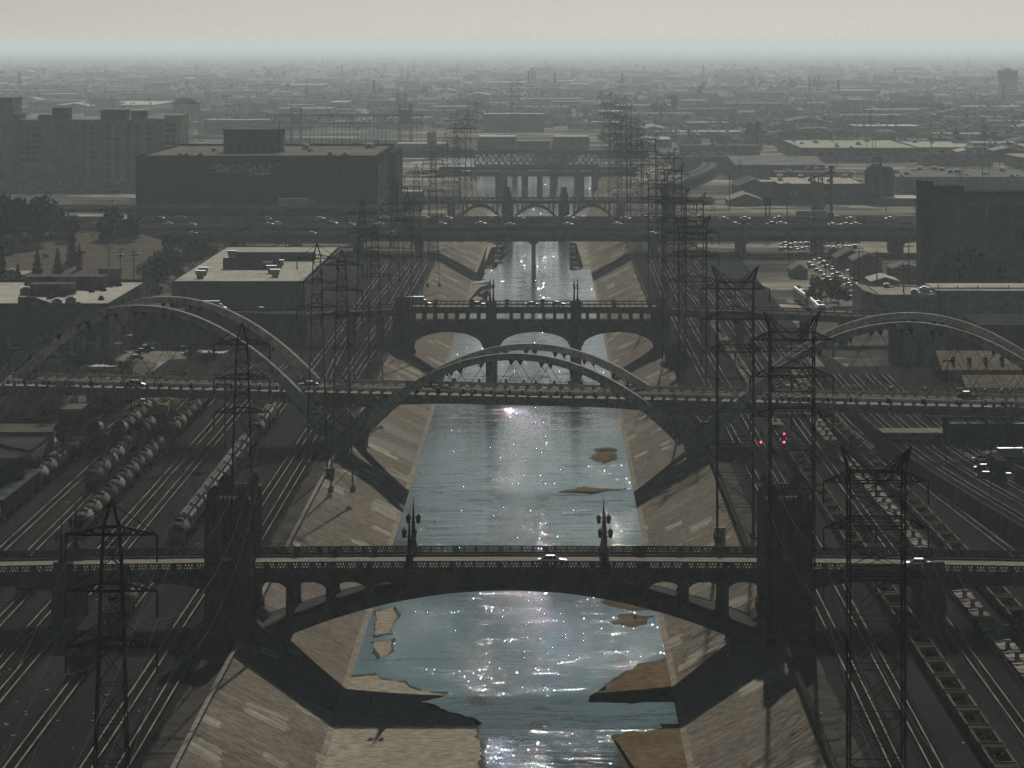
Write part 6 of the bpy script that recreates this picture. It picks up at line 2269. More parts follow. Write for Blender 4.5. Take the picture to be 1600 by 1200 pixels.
# ------------------------------------------------------------------ vegetation
def leafmat(name, a, b_, rnd=.35):
    return mat(name, a, b_, scale=.6, rough=.8, rnd=rnd, contrast=(.3, .7))
M_LEAF = leafmat('dark_leaves', (.055, .065, .028), (.018, .026, .012))
M_LEAF2 = leafmat('olive_leaves', (.085, .08, .035), (.035, .035, .016))
M_CON_L = leafmat('conifer_needles', (.03, .042, .024), (.011, .018, .011))
M_DRY = leafmat('dry_scrub', (.14, .10, .05), (.06, .045, .024))
M_PALM = leafmat('palm_fronds', (.06, .07, .03), (.03, .035, .015))
M_BARK = mat('bark', (.07, .055, .042), (.04, .032, .025), scale=2)
def leaf(b, c, s, r):
    d = Vector((r.gauss(0, 1), r.gauss(0, 1), r.gauss(0, 1))).normalized()
    e = d.cross(Vector((r.gauss(0, 1), r.gauss(0, 1), r.gauss(0, 1)))).normalized()
    d, e = d * s, e * s * r.uniform(.4, .8)
    b.add([tuple(c - d), tuple(c + e), tuple(c + d), tuple(c - e)], [(0, 1, 2, 3)])
def broad_tree(nm, seed, h=10, rad=4.2, n=1300, m=None, clumps=13, s=.55):
    r = random.Random(seed)
    t = thing(nm, 'tree', 'tree')
    tr = MB()
    tr.cyl((0, 0, -.2), (.2, .1, h * .35), .28, .2, 7)
    b = MB()
    for k in range(clumps):
        a = r.uniform(0, 6.28)
        q = rad * math.sqrt(r.random()) * .8
        c = Vector((q * math.cos(a), q * math.sin(a), h * r.uniform(.38, .9) - q * .12))
        tr.cyl((.2, .1, h * .33), tuple(c * .85), .12, .04, 5)
        rr = rad * r.uniform(.26, .5)
        for j in range(n // clumps):
            d = Vector((r.gauss(0, 1), r.gauss(0, 1), r.gauss(0, .8))).normalized() * rr * r.random() ** .4
            leaf(b, c + d, s * r.uniform(.6, 1.3), r)
    tr.build('trunk', M_BARK, t)
    b.build('crown', m or M_LEAF, t)
    return t
def conifer(nm, seed, h=13, rad=2.4, n=900, m=None, s=.55):
    r = random.Random(seed)
    t = thing(nm, 'tree', 'tree')
    tr = MB()
    tr.cyl((0, 0, -.2), (0, 0, h * .9), .25, .05, 7)
    tr.build('trunk', M_BARK, t)
    b = MB()
    for k in range(n):
        f = r.random() ** 1.3
        z = h * (.1 + .9 * f)
        rr = rad * (1 - f) ** .75 * (r.random() ** .45) * (1 + .25 * math.sin(z * 3.1))
        a = r.uniform(0, 6.28)
        leaf(b, Vector((rr * math.cos(a), rr * math.sin(a), z - rr * .25)), s * r.uniform(.6, 1.2), r)
    b.build('crown', m or M_CON_L, t)
    return t
def palm(nm, seed, h=15):
    r = random.Random(seed)
    t = thing(nm, 'palm', 'palm tree')
    b = MB()
    b.cyl((0, 0, -.2), (.3, 0, h), .28, .18, 7)
    b.build('trunk', M_BARK, t)
    b = MB()
    for k in range(26):
        a = r.uniform(0, 6.28)
        up = r.uniform(-.5, 1.0)
        pts = [Vector((.3 + 2.3 * f * math.cos(a), 2.3 * f * math.sin(a), h + up * 1.6 * f - 2.0 * f * f)) for f in (0, .35, .7, 1)]
        for p, q in zip(pts, pts[1:]):
            w_ = Vector((-math.sin(a), math.cos(a), 0)) * .32
            b.add([tuple(p - w_), tuple(p + w_), tuple(q + w_), tuple(q - w_)], [(0, 1, 2, 3)])
    b.build('fronds', M_PALM, t)
    return t
def bush(nm, seed, rad=1.6, n=420, m=None, s=.35):
    r = random.Random(seed)
    t = thing(nm, 'bush', 'bush')
    b = MB()
    for k in range(6):
        c = Vector((r.uniform(-rad, rad), r.uniform(-rad, rad), rad * r.uniform(.3, .8)))
        for j in range(n // 6):
            d = Vector((r.gauss(0, 1), r.gauss(0, 1), r.gauss(0, .7))).normalized() * rad * .75 * r.random() ** .4
            p = c + d
            if p.z > -.1: leaf(b, p, s * r.uniform(.6, 1.3), r)
    b.build('foliage', m or M_LEAF2, t)
    return t
T_B = [broad_tree('broad_tree', 1), broad_tree('spreading_tree', 2, 9, 5.2, 1500, M_LEAF), broad_tree('olive_tree', 3, 8, 3.6, 1100, M_LEAF2)]
T_C = [conifer('dark_conifer', 4), conifer('slim_conifer', 5, 15, 1.9, 900)]
T_P = palm('palm_tree', 6)
T_S = [bush('green_bush', 7), bush('dry_bush', 8, 1.5, 380, M_DRY)]
def plant(pr, u, v, sc, label, group=None, z=ZG, rz=None):
    x, Y = gp(u, v, z)
    return place(pr, USED, (x, Y, z), rnd.uniform(0, 6.28) if rz is None else rz, label, group, sc)
rnd = random.Random(21)
for k, (u, v, s, j) in enumerate(((6, 380, 1.9, 1), (28, 382, 2.0, 0), (48, 379, 2.1, 1), (70, 377, 1.9, 0), (88, 378, 1.7, 1), (104, 382, 1.3, 2), (-8, 384, 2.2, 0), (60, 384, 1.7, 0), (18, 386, 1.8, 1))):
    plant(T_B[j], u, v, s, 'dark tree in the dense clump before the freeway at far left, %s planted' % ORD[k], 'tree clump at far left', 16.0)
plant(T_B[0], 185, 409, 2.3, 'single dark tree standing right in front of the freeway, left of the warehouse sign')
plant(T_B[1], 180, 410, 1.4, 'lower bushy tree at the foot of the single freeway tree')
for k, (u, v, s, j) in enumerate(((58, 452, 1.15, 0), (28, 455, .8, 0), (2, 462, 1.4, 0), (90, 440, 1.0, 0), (112, 432, 1.35, 0), (124, 436, .9, 1), (-14, 470, 1.5, 0))):
    plant(T_C[j], u, v, s, 'dark pointed conifer at left behind the graffiti building, %s in the group' % ORD[k], 'conifers at left')
for k, (u, v, s, j) in enumerate(((262, 442, 1.2, 1), (285, 428, 1.25, 1), (305, 418, 1.2, 0), (245, 455, 1.1, 1), (238, 470, .9, 2), (318, 410, 1.0, 1), (270, 415, 1.3, 0), (330, 405, .9, 2), (252, 432, 1.1, 1), (236, 446, 1.0, 1))):
    plant(T_B[j], u, v, s, 'dark green tree in the grove between graffiti building and warehouse, %s of ten' % ORD[k], 'grove left of the warehouse')
plant(T_P, 389, 402, .95, 'palm tree at the far corner of the long warehouse roof')
for k, (u, v, s) in enumerate(((376, 404, .7), (380, 408, .6))): plant(T_B[k], u, v, s, 'small tree beside the warehouse palm, %s' % ('left one', 'right one')[k])
# right side trees
for k, (u, v, s, j) in enumerate(((1500, 478, 2.0, 1), (1530, 480, 2.1, 0), (1475, 478, 1.5, 0), (1555, 478, 1.5, 2), (1515, 482, 1.7, 1), (1580, 474, 1.0, 2), (1463, 474, 1.0, 1))):
    plant(T_B[j], u, v, s, 'big dark tree in front of the dark office block, %s in its group' % ORD[k], 'trees before the office block')
for k, (u, v, s, j) in enumerate(((1298, 470, .9, 0), (1282, 462, .8, 1), (1300, 412, .9, 2), (1272, 484, .8, 0), (1310, 478, .9, 1))):
    plant(T_B[j], u, v, s, 'roadside tree along the pale parking street at right, %s' % ORD[k], 'trees by the parking street')
plant(T_B[1], 1058, 590, .75, 'bushy tree below the right abutment of the two-level bridge')
plant(T_B[0], 1050, 572, .6, 'small tree behind the right abutment of the two-level bridge')
plant(T_B[1], 408, 928, .62, 'dark bush-like tree growing against the left tower of the front bridge', z=10.5)
# left foreground scrub
for k, (u, v, s, j) in enumerate(((30, 770, 1.0, 1), (10, 790, 1.2, 0), (52, 752, .8, 1), (100, 700, .8, 0), (110, 690, .7, 1), (172, 652, .9, 1), (165, 670, .8, 0), (178, 640, .8, 1), (205, 640, .9, 2), (150, 660, .7, 2), (72, 662, .6, 0), (200, 612, .9, 1), (188, 618, .8, 0), (120, 716, .6, 1))):
    plant(T_B[j], u, v, s * .75, 'dark straggly tree along the outermost left track, %s from the front' % ORD[k], 'scrub trees along the left track')
for k, (u, v, s, j) in enumerate(((80, 742, 1.1, 1), (66, 745, 1.0, 0), (95, 722, 1.0, 1), (165, 690, 1.1, 1), (150, 700, 1.0, 0), (200, 664, 1.2, 1), (215, 650, 1.1, 1), (228, 622, 1.0, 0), (86, 732, 1.0, 0), (195, 676, .9, 0), (140, 712, .9, 1), (300, 560, 1.4, 1), (345, 556, 1.5, 1), (330, 562, 1.3, 1), (318, 566, 1.2, 0), (182, 578, 1.4, 0), (196, 576, 1.2, 0), (108, 574, 1.4, 0), (1345, 832, 1.0, 0), (1352, 842, .9, 0), (1425, 952, .7, 1), (1432, 962, .7, 1), (1535, 1140, .6, 1), (1405, 1040, .6, 1))):
    plant(T_S[j], u, v, s, '%s scrub bush, %s along the yards from left' % (('green', 'dry')[j], ORD[k]), 'scrub bushes in the yards')
for k in range(26):                                          # planted dots on the dirt bank
    u, v = rnd.uniform(4, 92), 0
    x = rnd.uniform(-255, -190)
    y = rnd.uniform(1890, 2120)
    place(T_S[k % 2], USED, (x, y, ZG + 12.5 * (y - 1850) / 280 * (1 if x < -200 else .8) - .3), rnd.uniform(0, 6), 'low shrub planted on the dirt bank left of the freeway', 'shrubs on the dirt bank', rnd.uniform(.7, 1.3))

# ------------------------------------------------------------------ the hazy city plain
def blocked(x, y, w_=0):
    if y < 2350 or x < -120 and y < 2800: 
        return True
    u = U0 + x * F / y
    if y < 3000 and 600 < u < 1110: return True
    for a in SECT: pass
    if y < 4300 and -140 < x < 110: return True
    if 4200 <= y < 5400 and -500 < x < 60: return True
    return False
rc = random.Random(77)
FAR_B = [(M_ROOF_W, 'bright white-roofed'), (M_ROOF_P, 'pale-roofed'), (M_ROOF_G, 'grey-roofed'), (M_ROOF_D, 'dark-roofed')]
cnt = 0
def far_sheds():
    global cnt
    occ = []
    tries = 0
    while cnt < 285 and tries < 6000:
        tries += 1
        v = 108 + (rc.random() ** 1.1) * 235
        if v > 330: continue
        u = rc.uniform(-20, 1620)
        x, y = gp(u, v, ZG)
        if blocked(x, y): continue
        if y < 3300 and u > 1100 and v > 262: 
            if rc.random() < .7: continue
        if 0 < u < 290 and v > 182 or 205 < u < 620 and v > 222 or 1140 < u < 1450 and v > 226 and v < 330: continue
        if u > 1395 and v > 262: continue
        k = y / 3000
        wd = rc.uniform(14, 60) * min(2.2, .6 + .4 * k)
        dp = rc.uniform(30, 110) * min(3, .6 + .5 * k)
        hh = rc.choice((5, 6, 7, 8, 9, 11)) * (1.0 if y < 6000 else 1.25)
        if any(abs(x - a) < (wd + c) / 2 + 3 and abs(y - b) < (dp + d) / 2 + 6 for a, b, c, d in occ): continue
        occ.append((x, y, wd, dp))
        rf, nm = FAR_B[rc.choices((0, 1, 2, 3), (1, 3, 6, 4))[0]]
        zone = 'near the horizon' if y > 8000 else 'in the middle of the hazy plain' if y > 4500 else 'just beyond the freeway'
        side = 'left of the river' if x < 0 else 'right of the river'
        t = thing('far_shed', '%s low building %s, %s' % (nm, zone, side), 'building', (x, y, ZG), 0, '%s low buildings %s, %s' % (nm, zone, side))
        b, r_ = MB(), MB()
        z = ZG + hh
        x0, x1, y0, y1 = x - wd / 2, x + wd / 2, y - dp / 2, y + dp / 2
        if rc.random() < .35 and wd < 45:
            b.ext([(x0, ZG - .3), (x1, ZG - .3), (x1, z), (x, z + wd * .1), (x0, z)], y0, y1)
            r_.ext([(x0 - .5, z - .1), (x, z + wd * .1 + .05), (x, z + wd * .1 + .4), (x0 - .5, z + .25)], y0 - .4, y1 + .4)
            r_.ext([(x, z + wd * .1 + .05), (x1 + .5, z - .1), (x1 + .5, z + .25), (x, z + wd * .1 + .4)], y0 - .4, y1 + .4)
        else:
            b.box(x0, x1, y0, y1, ZG - .3, z)
            r_.box(x0 + .4, x1 - .4, y0 + .4, y1 - .4, z, z + .12)
            if y < 7000:
                for q in range(rc.randint(1, 5)):
                    xx, yy, s = rc.uniform(x0 + 3, x1 - 3), rc.uniform(y0 + 4, y1 - 4), rc.uniform(.8, 2)
                    r_.box(xx - s, xx + s, yy - s, yy + s, z + .12, z + .4 + s)
        b.build('wall', rc.choice((M_WALL_D, M_WALL_M, M_WALL_M, M_WALL_P)), t)
        r_.build('roof', rf, t)
        cnt += 1
far_sheds()
# trees of the plain that can still be told apart
far_t = [broad_tree('hazy_round_tree', 31, 11, 5, 150, M_LEAF, 7, 1.5), broad_tree('hazy_tall_tree', 32, 17, 5, 170, M_LEAF, 8, 1.7), conifer('hazy_spire_tree', 33, 24, 3.4, 150, M_CON_L, 1.5), palm('hazy_palm', 34, 20)]
names = ['round-crowned tree', 'tall loose tree', 'narrow spire tree', 'slender palm']
for k in range(290):
    v = 104 + rc.random() ** 1.6 * 150 if k < 200 else 104 + rc.random() * 45
    u = rc.uniform(0, 1600)
    x, y = gp(u, v, ZG)
    j = rc.choices((0, 1, 2, 3), (5, 4, 2, 2))[0]
    if blocked(x, y) or (0 < u < 290 and v > 180): continue
    zone = 'near the horizon' if y > 9000 else 'out on the hazy plain' if y > 5000 else 'in the nearer streets beyond the freeway'
    place(far_t[j], USED, (x, y, ZG), rc.uniform(0, 6), '%s %s, %s of the river' % (names[j], zone, 'left' if x < 0 else 'right'), '%ss %s, %s of the river' % (names[j], zone, 'left' if x < 0 else 'right'), rc.uniform(.7, 1.25) * (1.25 if y > 9000 else 1))
for u, v, j, s in ((1092, 158, 1, 1.5), (1265, 150, 2, 1.4), (1310, 152, 2, 1.3), (1354, 255, 3, .95), (584, 158, 2, 1.4), (592, 160, 2, 1.1), (597, 161, 2, 1.0), (663, 156, 1, 1.5), (735, 160, 2, 1.0)):
    x, y = gp(u, v, ZG)
    place(far_t[j], USED, (x, y, ZG), 0, 'taller %s rising clear of its neighbours on the hazy plain' % names[j], 'taller trees of the plain', s)
def distant_mass():
    b = MB()
    r = random.Random(9)
    for k in range(3600):
        v = 96 + r.random() ** 1.5 * 130
        u = r.uniform(-30, 1630)
        x, y = gp(u, v, ZG)
        if blocked(x, y) or 205 < u < 620 and v > 222 or u < 290 and v > 178: continue
        h_, w_ = r.uniform(5, 13), r.uniform(4, 9)
        for j in range(9):
            leaf(b, Vector((x + r.gauss(0, w_ * .5), y + r.gauss(0, w_), ZG + h_ * r.uniform(.2, 1))), r.uniform(1.4, 3.2), r)
    tag(b.build('distant_trees', M_LEAF), kind='stuff')
distant_mass()
def distant_roofs():
    b = MB()
    r = random.Random(19)
    for k in range(2600):
        v = 94 + r.random() ** 1.3 * 130
        u = r.uniform(-30, 1630)
        x, y = gp(u, v, ZG)
        if blocked(x, y) or 205 < u < 620 and v > 222 or u < 290 and v > 178: continue
        w_, d_, h_ = r.uniform(5, 16), r.uniform(8, 24), r.uniform(3.5, 6.5)
        m = r.choice((0, 0, 1, 2))
        b.box(x - w_, x + w_, y - d_, y + d_, ZG - .2, ZG + h_, m)
    tag(b.build('distant_houses', [M_ROOF_G, M_ROOF_D, M_WALL_M]), kind='stuff')
distant_roofs()

# ------------------------------------------------------------------ utility poles, lamps
def utility_pole():
    t = thing('utility_pole', 'utility pole', 'utility pole')
    b = MB()
    b.cyl((0, 0, -.3), (0, 0, 13), .2, .13, 6)
    b.build('pole', M_BARK, t)
    for z in (12.2, 11.2):
        b = MB()
        b.box(-1.3, 1.3, -.08, .08, z, z + .18)
        for x in (-1.15, -.5, .5, 1.15): b.cyl((x, 0, z + .18), (x, 0, z + .4), .06, .06, 5)
        b.build('crossbar', M_BARK, t)
    return t
UP = utility_pole()
for k, (u, v, s, lb) in enumerate(((1140, 330, 1.6, 'beside the curving viaduct'), (1290, 470, 1.1, 'by the pale parking street'), (1232, 420, 1.3, 'at the parked train'), (1342, 460, 1.4, 'near the largest gabled house'), (1420, 455, 1.5, 'left of the dark office'), (1412, 500, 1.5, 'before the pale factory'), (1370, 470, 1.4, 'among the gabled houses'), (1160, 415, 1.5, 'under the freeway at right'),
                                   (1230, 345, 1.6, 'behind the freeway at right'), (1384, 330, 1.6, 'near the silo group'), (1500, 330, 1.8, 'behind the dark office roof'), (1535, 300, 1.8, 'above the dark office'), (340, 395, 1.3, 'before the sign warehouse'), (288, 412, 1.2, 'between grove and freeway'), (305, 412, 1.2, 'at the grove edge by the freeway'), (330, 425, 1.2, 'at the long warehouse corner'),
                                   (446, 410, 1.2, 'on the long warehouse far side'), (350, 330, 1.5, 'against the sign warehouse front'), (170, 445, 1.2, 'behind the graffiti building roof'), (188, 450, 1.2, 'right of the graffiti building roof'), (209, 455, 1.2, 'next to the small white building'), (470, 560, 1.2, 'by the hoop arch foot at left'), (352, 700, 1.3, 'standing in the tank wagon yard'),
                                   (1455, 245, 2.2, 'by the right truss bridge'), (1538, 250, 2.2, 'beside the far pale factory'), (1360, 215, 2.4, 'on the right hazy plain, tall'), (1320, 190, 2.6, 'faint on the right plain'), (715, 250, 2, 'left of the truss bridge'), (360, 240, 1.8, 'over the sign warehouse roof edge'), (1580, 735, .9, 'in the truck lot'), (1562, 720, .9, 'by the lot wall'))):
    x, Y = gp(u, v, ZG)
    place(UP, USED, (x, Y, ZG), rnd.uniform(-.2, .2), 'tall wooden utility pole ' + lb, 'utility poles', s)
for k in range(34):
    u, v = rnd.uniform(1000, 1600), rnd.uniform(175, 300)
    x, Y = gp(u, v, ZG)
    if blocked(x, Y): continue
    place(UP, USED, (x, Y, ZG), rnd.uniform(-.5, .5), 'thin utility pole lost among the low roofs right of the river', 'utility poles on the right plain', rnd.uniform(1.2, 2.0))
def yard_lamp():
    t = thing('yard_lamp', 'yard lamp', 'yard lamp')
    b = MB()
    b.cyl((0, 0, -.2), (0, 0, 12), .16, .1, 6)
    b.build('pole', M_STEEL, t)
    b = MB()
    b.box(-1.0, 1.0, -.25, .25, 11.9, 12.2)
    for x in (-.9, .9): b.box(x - .35, x + .35, -.35, .35, 11.7, 11.95)
    b.build('lamp_head', M_STEEL, t)
    return t
YL = yard_lamp()
for u, v, lb in ((1548, 778, 'on the raised tracks nearest the right edge'), (1478, 728, 'beside the wall hut on the raised tracks'), (1480, 640, 'at the far end of the container sheds')):
    x, Y = gp(u, v, ZT)
    place(YL, USED, (x, Y, ZT), 0, 'tall twin-headed yard lamp ' + lb, 'yard lamps at right')
for k in range(12):
    x = -240 + 45 * k
    place(YL, USED, (x, 2201.5, ZFB(x)), 0, 'slim lamp standing in the freeway median, %s from the left' % ORD[k], 'freeway median lamps', .9)

# ------------------------------------------------------------------ vehicles
def carmat(nm, c): return mat(nm, c, tuple(x * .8 for x in c), scale=.5, rough=.5, spec=.04)
PAINTS = [('white', (.72, .72, .70)), ('silver', (.42, .43, .44)), ('black', (.015, .015, .017)), ('dark blue', (.03, .045, .08)), ('dark red', (.16, .03, .025)), ('grey', (.09, .09, .095))]
M_TYRE = mat('tyre_rubber', (.02, .02, .02), rough=.9)
M_HEAD = mat('headlamp_glass', (.5, .5, .48), rough=.2, spec=.5)
def car(col, c, kind='sedan', L=4.7):
    nm = {'sedan': 'car', 'suv': 'sport_utility_car', 'van': 'box_van'}[kind]
    t = thing(nm, '%s %s' % (col, kind), 'car' if kind != 'van' else 'van')
    m = carmat(col.replace(' ', '_') + '_car_paint_' + kind, c)
    b = MB()
    W = .92
    if kind == 'van':
        b.ext([(L / 2, .35), (L / 2, 1.1), (L / 2 - .9, 1.25), (L / 2 - 1.5, 2.1), (L / 2 - 2.1, 2.15), (L / 2 - 2.1, .35)], -W, W)
        b.box(-L / 2, L / 2 - 2.15, -1.1, 1.1, .55, 3.1)
    else:
        h, hb = (1.45, .95) if kind == 'sedan' else (1.75, 1.1)
        lo = [(-L / 2, .32), (L / 2, .32), (L / 2 + .02, .62), (L / 2 - .12, .78), (L / 2 - 1.15, hb - .02), (-L / 2 + .75, hb + .02), (-L / 2 + .05, hb - .05), (-L / 2 - .02, .6)]
        b.ext(lo, -W, W)
        x1, x2, x3, x4 = L / 2 - 1.25, L / 2 - 2.0, -L / 2 + 1.35, -L / 2 + (.55 if kind == 'sedan' else .15)
        for s in (-1, 1): pass
        A = [(x1, -W + .06, hb), (x1, W - .06, hb), (x4, W - .06, hb), (x4, -W + .06, hb), (x2, -W + .22, h), (x2, W - .22, h), (x3, W - .22, h), (x3, -W + .22, h)]
        b.add(A, [(4, 5, 6, 7)])
        b.add([(x, y, z + .02) for x, y, z in A[4:]], [(0, 1, 2, 3)])
    b.build('body', m, t)
    g = MB()
    if kind == 'van':
        g.add([(L / 2 - .92, -.8, 1.28), (L / 2 - .92, .8, 1.28), (L / 2 - 1.5, .75, 2.05), (L / 2 - 1.5, -.75, 2.05)], [(0, 1, 2, 3)])
        for s in (-1, 1): g.box(L / 2 - 2.0, L / 2 - 1.3, s * .925 - .01, s * .925 + .01, 1.3, 1.9)
    else:
        g.add(A, [(0, 1, 5, 4), (1, 2, 6, 5), (2, 3, 7, 6), (3, 0, 4, 7)])
    g.build('windows', M_GLASS, t)
    if kind != 'van':
        p = MB()
        for s in (-1, 1):
            for xa, xb in ((x1, x2), (x4, x3), (.05, .05)):
                p.bar((xa, s * (W - .05), hb), (xb, s * (W - .21), h + .01), .09)
        p.build('roof_pillars', m, t)
    for x in (-L * .3, L * .31):
        for s in (-1, 1):
            q = MB()
            q.cyl((x, s * .74, .33), (x, s * .96, .33), .33, .33, 12)
            wl = q.build('wheel', M_TYRE, t)
    for s in (-1, 1):
        q = MB()
        q.box(L / 2 - .06, L / 2 + .04, s * .62 - .2, s * .62 + .2, .62, .74)
        q.build('headlight', M_HEAD, t)
    return t
CARS = [(n, car(n, c)) for n, c in PAINTS]
SUVS = [(n, car(n, c, 'suv', 4.8)) for n, c in (('black', PAINTS[2][1]), ('grey', PAINTS[5][1]), ('white', PAINTS[0][1]))]
VAN = car('white', (.26, .26, .255), 'van', 7.6)
for i, (n, c) in enumerate(CARS): c.name = n.replace(' ', '_') + '_car'
for i, (n, c) in enumerate(SUVS): c.name = n.replace(' ', '_') + '_sport_utility_car'
def put(pr, x, y, z, rz, lb, g=None): return place(pr, USED, (x, y, z), rz, lb, g)
put(CARS[0][1], (863 - U0) * 784 / F, 784.3, ZD4(1) + .01, 0, 'white saloon car driving right across the front bridge, mid-span')
x = (1439 - U0) * 784 / F
put(CARS[0][1], x, 784.3, ZD4(x) + .01, 0, 'white car driving right on the front bridge beyond its right tower')
for u, y, pr, rz, lb in ((213, 1140, SUVS[0][1], 0, 'black sport utility car under the left hoop arch on the viaduct'), (1512, 1146, SUVS[0][1], 0, 'dark sport utility car at right on the viaduct with glinting windscreen'), (482, 1150, CARS[3][1], math.pi, 'dark blue car at the foot of the left hoop arch')):
    x = (u - U0) * y / F
    put(pr, x, y, ZDK(x) - .14, rz, lb)
for u, y, pr, z, lb in ((654, 1527, VAN, 19.66, 'white box van crossing the two-level bridge at its left end'), (747, 1528, CARS[2][1], 19.66, 'black car on the two-level bridge near its left pier'), (832, 1527, CARS[5][1], 19.66, 'grey car on the two-level bridge above the middle arch'), (872, 1530, CARS[1][1], 19.66, 'silver car on the two-level bridge above the middle arch'),
                         (335, 1527, VAN, 18.3, 'white box van on the ramp behind the left hoop arch'), (410, 1529, CARS[1][1], 17.9, 'silver car on the ramp behind the left hoop arch')):
    put(pr, (u - U0) * y / F, y, z, 0, lb)
rv = random.Random(4)
allc = CARS + SUVS
for (nm, zf, lanes, us) in (('middle freeway carriageway', ZFB, (2179, 2183, 2187, 2194), [8, 60, 150, 262, 300, 420, 432, 520, 548, 592, 690, 752, 796, 888, 965, 1085, 1150, 1163, 1205, 1221, 1302, 1320, 1338, 1420]),
                            ('rear freeway carriageway', ZFC, (2208, 2212, 2217, 2222), [30, 190, 250, 282, 418, 500, 600, 664, 700, 774, 812, 890, 910, 978, 1010, 1090, 1132, 1165, 1216, 1260, 1330, 1390]),
                            ('nearest freeway carriageway', ZFA, (2150, 2155), [128, 300, 488, 612, 1020])):
    for k, u in enumerate(us):
        y = lanes[k % len(lanes)]
        x = (u - U0) * y / F
        n, pr = allc[rv.choices(range(9), (5, 4, 3, 1, 1, 3, 2, 1, 2))[0]]
        put(pr, x, y, zf(x) + .02, 0 if k % 3 else math.pi, '%s car on the %s, %s from the left' % (n, nm, ORD[k]), 'cars on the ' + nm)
def trailer_truck():
    t = thing('trailer_truck', 'long pale articulated lorry', 'truck')
    b = MB()
    b.box(-8, 6.2, -1.28, 1.28, 1.25, 4.1)
    b.build('trailer', M_ROOF_W, t)
    b = MB()
    b.ext([(6.5, .6), (9.4, .6), (9.4, 2.0), (8.9, 3.2), (6.5, 3.3)], -1.2, 1.2)
    b.build('cab', M_WALL_P, t)
    b = MB()
    b.add([(9.42, -1.05, 2.05), (9.42, 1.05, 2.05), (8.95, 1.0, 3.05), (8.95, -1.0, 3.05)], [(0, 1, 2, 3)])
    b.build('windscreen', M_GLASS, t)
    for x in (-7, -5.8, 6.9, 8.6):
        for s in (-1, 1):
            q = MB()
            q.cyl((x, s * .9, .5), (x, s * 1.25, .5), .5, .5, 12)
            q.build('wheel', M_TYRE, t)
    return t
TK = trailer_truck()
for u, y, z, lb in ((1271, 2212, ZFC(118) + .02, 'long pale articulated lorry on the rear freeway carriageway at right'), (462, 2296, 25.02, 'white lorry on the ramp before the sign warehouse'), (1432, 2192, ZFB(140) + .02, 'pale lorry on the freeway beside the dark office')):
    put(TK, (u - U0) * y / F, y, z, 0, lb)
for k, (u, v) in enumerate(((224, 632), (232, 626))):
    X_, Y_ = gp(u, v, ZG)
    put((CARS[0][1], SUVS[0][1])[k], X_, Y_, ZG + .02, R(100), ('white car parked on the dirt road', 'dark car parked behind the white one on the dirt road')[k])
for k, (u, v, j) in enumerate(((228, 548, 6), (236, 540, 0), (246, 533, 0), (240, 528, 1), (222, 552, 2), (288, 548, 3), (296, 556, 0), (212, 562, 5))):
    X_, Y_ = gp(u, v, ZG)
    n, pr = allc[j]
    put(pr, X_, Y_, ZG + .02, R(15 + 20 * (k % 3)), '%s car in the lot beside the graffiti building, %s' % (n, ORD[k]), 'cars in the lot beside the graffiti building')
k = 0
for u0, v0, u1, v1, n_ in ((1215, 392, 1340, 388, 15), (1222, 385, 1345, 380, 15), (1235, 399, 1330, 402, 10), (1262, 412, 1330, 470, 12), (1276, 405, 1345, 462, 10), (1225, 375, 1300, 373, 9), (1330, 420, 1340, 470, 6), (1405, 440, 1432, 438, 4)):
    for q in range(n_):
        f = (q + .5) / n_
        u, v = u0 + (u1 - u0) * f, v0 + (v1 - v0) * f + rv.uniform(-1, 1)
        X_, Y_ = gp(u, v, ZG)
        n, pr = allc[rv.randrange(9)]
        put(pr, X_, Y_, ZG + .02, R(rv.choice((0, 90, 90, 100, 180))), '%s car parked along the pale street beyond the right yard' % n, '%s cars parked along the pale street' % n)
for q in range(11):
    u, v = 1535 + (q % 4) * 17 + (q // 4) * 4, 722 + (q // 4) * 14
    X_, Y_ = gp(u, v, ZT)
    pr, n = (VAN, 'white box van') if q == 3 else (allc[(0, 6, 1, 7, 4)[q % 5]][1], allc[(0, 6, 1, 7, 4)[q % 5]][0] + ' car')
    put(pr, X_, Y_, ZT + .01, R(rv.uniform(-15, 15)), '%s in the walled truck lot at right, %s from front row' % (n, ORD[q]), 'vehicles in the walled truck lot')
X_, Y_ = gp(1457, 655, ZT)
put(VAN, X_, Y_, ZT, R(-90), 'white box van facing the viewer under the viaduct at right')

# billboard by the freeway
Y = 2330.0
s = Y / F
t = thing('billboard', 'dark back of a billboard on posts behind the freeway at right', 'billboard', ((1199 - U0) * s, Y, ZG))
b = MB()
b.box((1194 - U0) * s, (1205 - U0) * s, Y, Y + .5, H - (322 - V0) * s, H - (309 - V0) * s)
b.build('panel', M_STEEL, t)
for u in (1196.5, 1202.5):
    b = MB()
    b.cyl(((u - U0) * s, Y + .3, ZG), ((u - U0) * s, Y + .3, H - (310 - V0) * s), .35, .35, 8)
    b.build('post', M_STEEL, t)

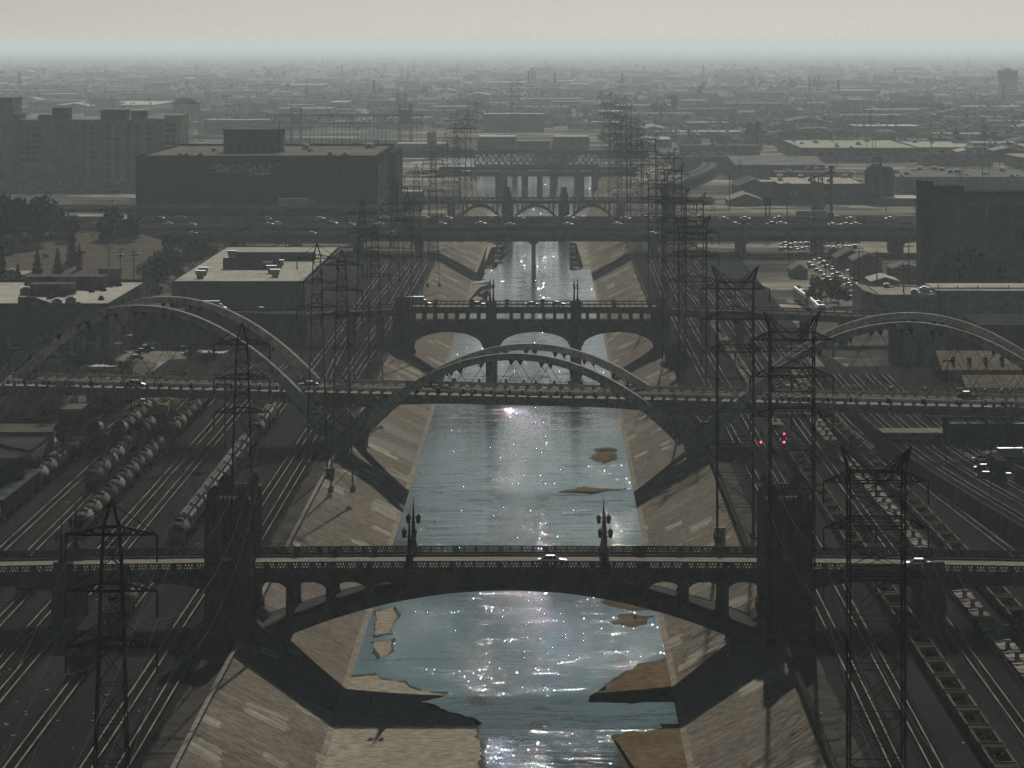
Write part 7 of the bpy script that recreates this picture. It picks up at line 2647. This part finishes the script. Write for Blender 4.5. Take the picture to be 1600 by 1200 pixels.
# a figure standing on the dry bed under the front bridge
def person():
    X_, Y_ = gp(581, 1103, 0)
    t = thing('person', 'person in dark clothes standing on the dry channel bed at shadow edge', 'person', (X_, Y_, .11))
    def skin(nm, pts, edges, rad, m, parent):
        me = bpy.data.meshes.new(nm)
        me.from_pydata(pts, edges, [])
        o = bpy.data.objects.new(nm, me)
        C.objects.link(o)
        o.parent = parent
        md = o.modifiers.new('skin', 'SKIN')
        for sv, r_ in zip(me.skin_vertices[0].data, rad): sv.radius = (r_, r_)
        me.skin_vertices[0].data[0].use_root = True
        sb = o.modifiers.new('sub', 'SUBSURF')
        sb.levels = sb.render_levels = 2
        me.materials.append(m)
        return o
    P = [(0, 0, .95), (0, 0, 1.18), (0, .01, 1.42), (0, 0, 1.50), (0, -.02, 1.60), (0, -.02, 1.72), (-.10, 0, .90), (-.12, -.01, .50), (-.13, .02, .07), (-.13, -.13, .04), (.10, 0, .90), (.12, -.01, .50), (.14, .02, .07), (.15, -.13, .04),
         (-.19, 0, 1.42), (-.26, .02, 1.14), (-.25, -.06, .90), (-.25, -.08, .80), (.19, 0, 1.42), (.26, .02, 1.14), (.25, -.06, .90), (.25, -.08, .80)]
    E = [(0, 1), (1, 2), (2, 3), (3, 4), (4, 5), (0, 6), (6, 7), (7, 8), (8, 9), (0, 10), (10, 11), (11, 12), (12, 13), (2, 14), (14, 15), (15, 16), (16, 17), (2, 18), (18, 19), (19, 20), (20, 21)]
    rr = [.16, .15, .14, .06, .10, .085, .10, .065, .045, .035, .10, .065, .045, .035, .07, .05, .04, .035, .07, .05, .04, .035]
    skin('body', P, E, rr, mat('dark_clothes', (.02, .02, .022), (.014, .014, .016), rough=.9), t)
    hb = MB()
    hb.lathe([(.02, 1.80), (.08, 1.79), (.112, 1.72), (.11, 1.64), (.09, 1.6)], (0, .0, 0), 12)
    hb.build('hair', mat('dark_hair', (.015, .012, .01), rough=.7), t, True)
person()

# litter in the left yard, dirt strips along the channel edges
def litter():
    b = MB()
    r = random.Random(14)
    for k in range(900):
        y = 600 + 420 * r.random() ** 1.3
        x = r.uniform(-120, -50) if r.random() < .8 else r.uniform(38, 80)
        s, a = r.uniform(.08, .38) * (1.6 if r.random() < .06 else 1), r.uniform(0, 6.28)
        c, d = s * math.cos(a), s * math.sin(a)
        z = ZG + r.uniform(.02, .12)
        b.add([(x + c, y + d, z), (x - d, y + c, z + r.uniform(0, .15)), (x - c, y - d, z), (x + d, y - c, z + r.uniform(0, .2))], [(0, 1, 2, 3)], r.choice((0, 0, 1, 2)))
    tag(b.build('litter', [M_ROOF_W, M_DIRT, M_WALL_P]), kind='stuff')
litter()
M_DDIRT = mat('dark_dirt', (.10, .088, .072), (.05, .046, .04), scale=.15, fine=1.5)
sheet('dirt_strip', wavy([(-52.4, 560), (-48.2, 560), (-48.2, 760), (-48.2, 1120), (-52.0, 1120), (-51.6, 900)], .25, 4, 5), ZG + .010, M_DDIRT)
sheet('dirt_strip', wavy([(36.9, 560), (41.5, 560), (41.0, 760), (40.5, 1120), (36.9, 1120)], .25, 4, 6), ZG + .010, M_DDIRT)
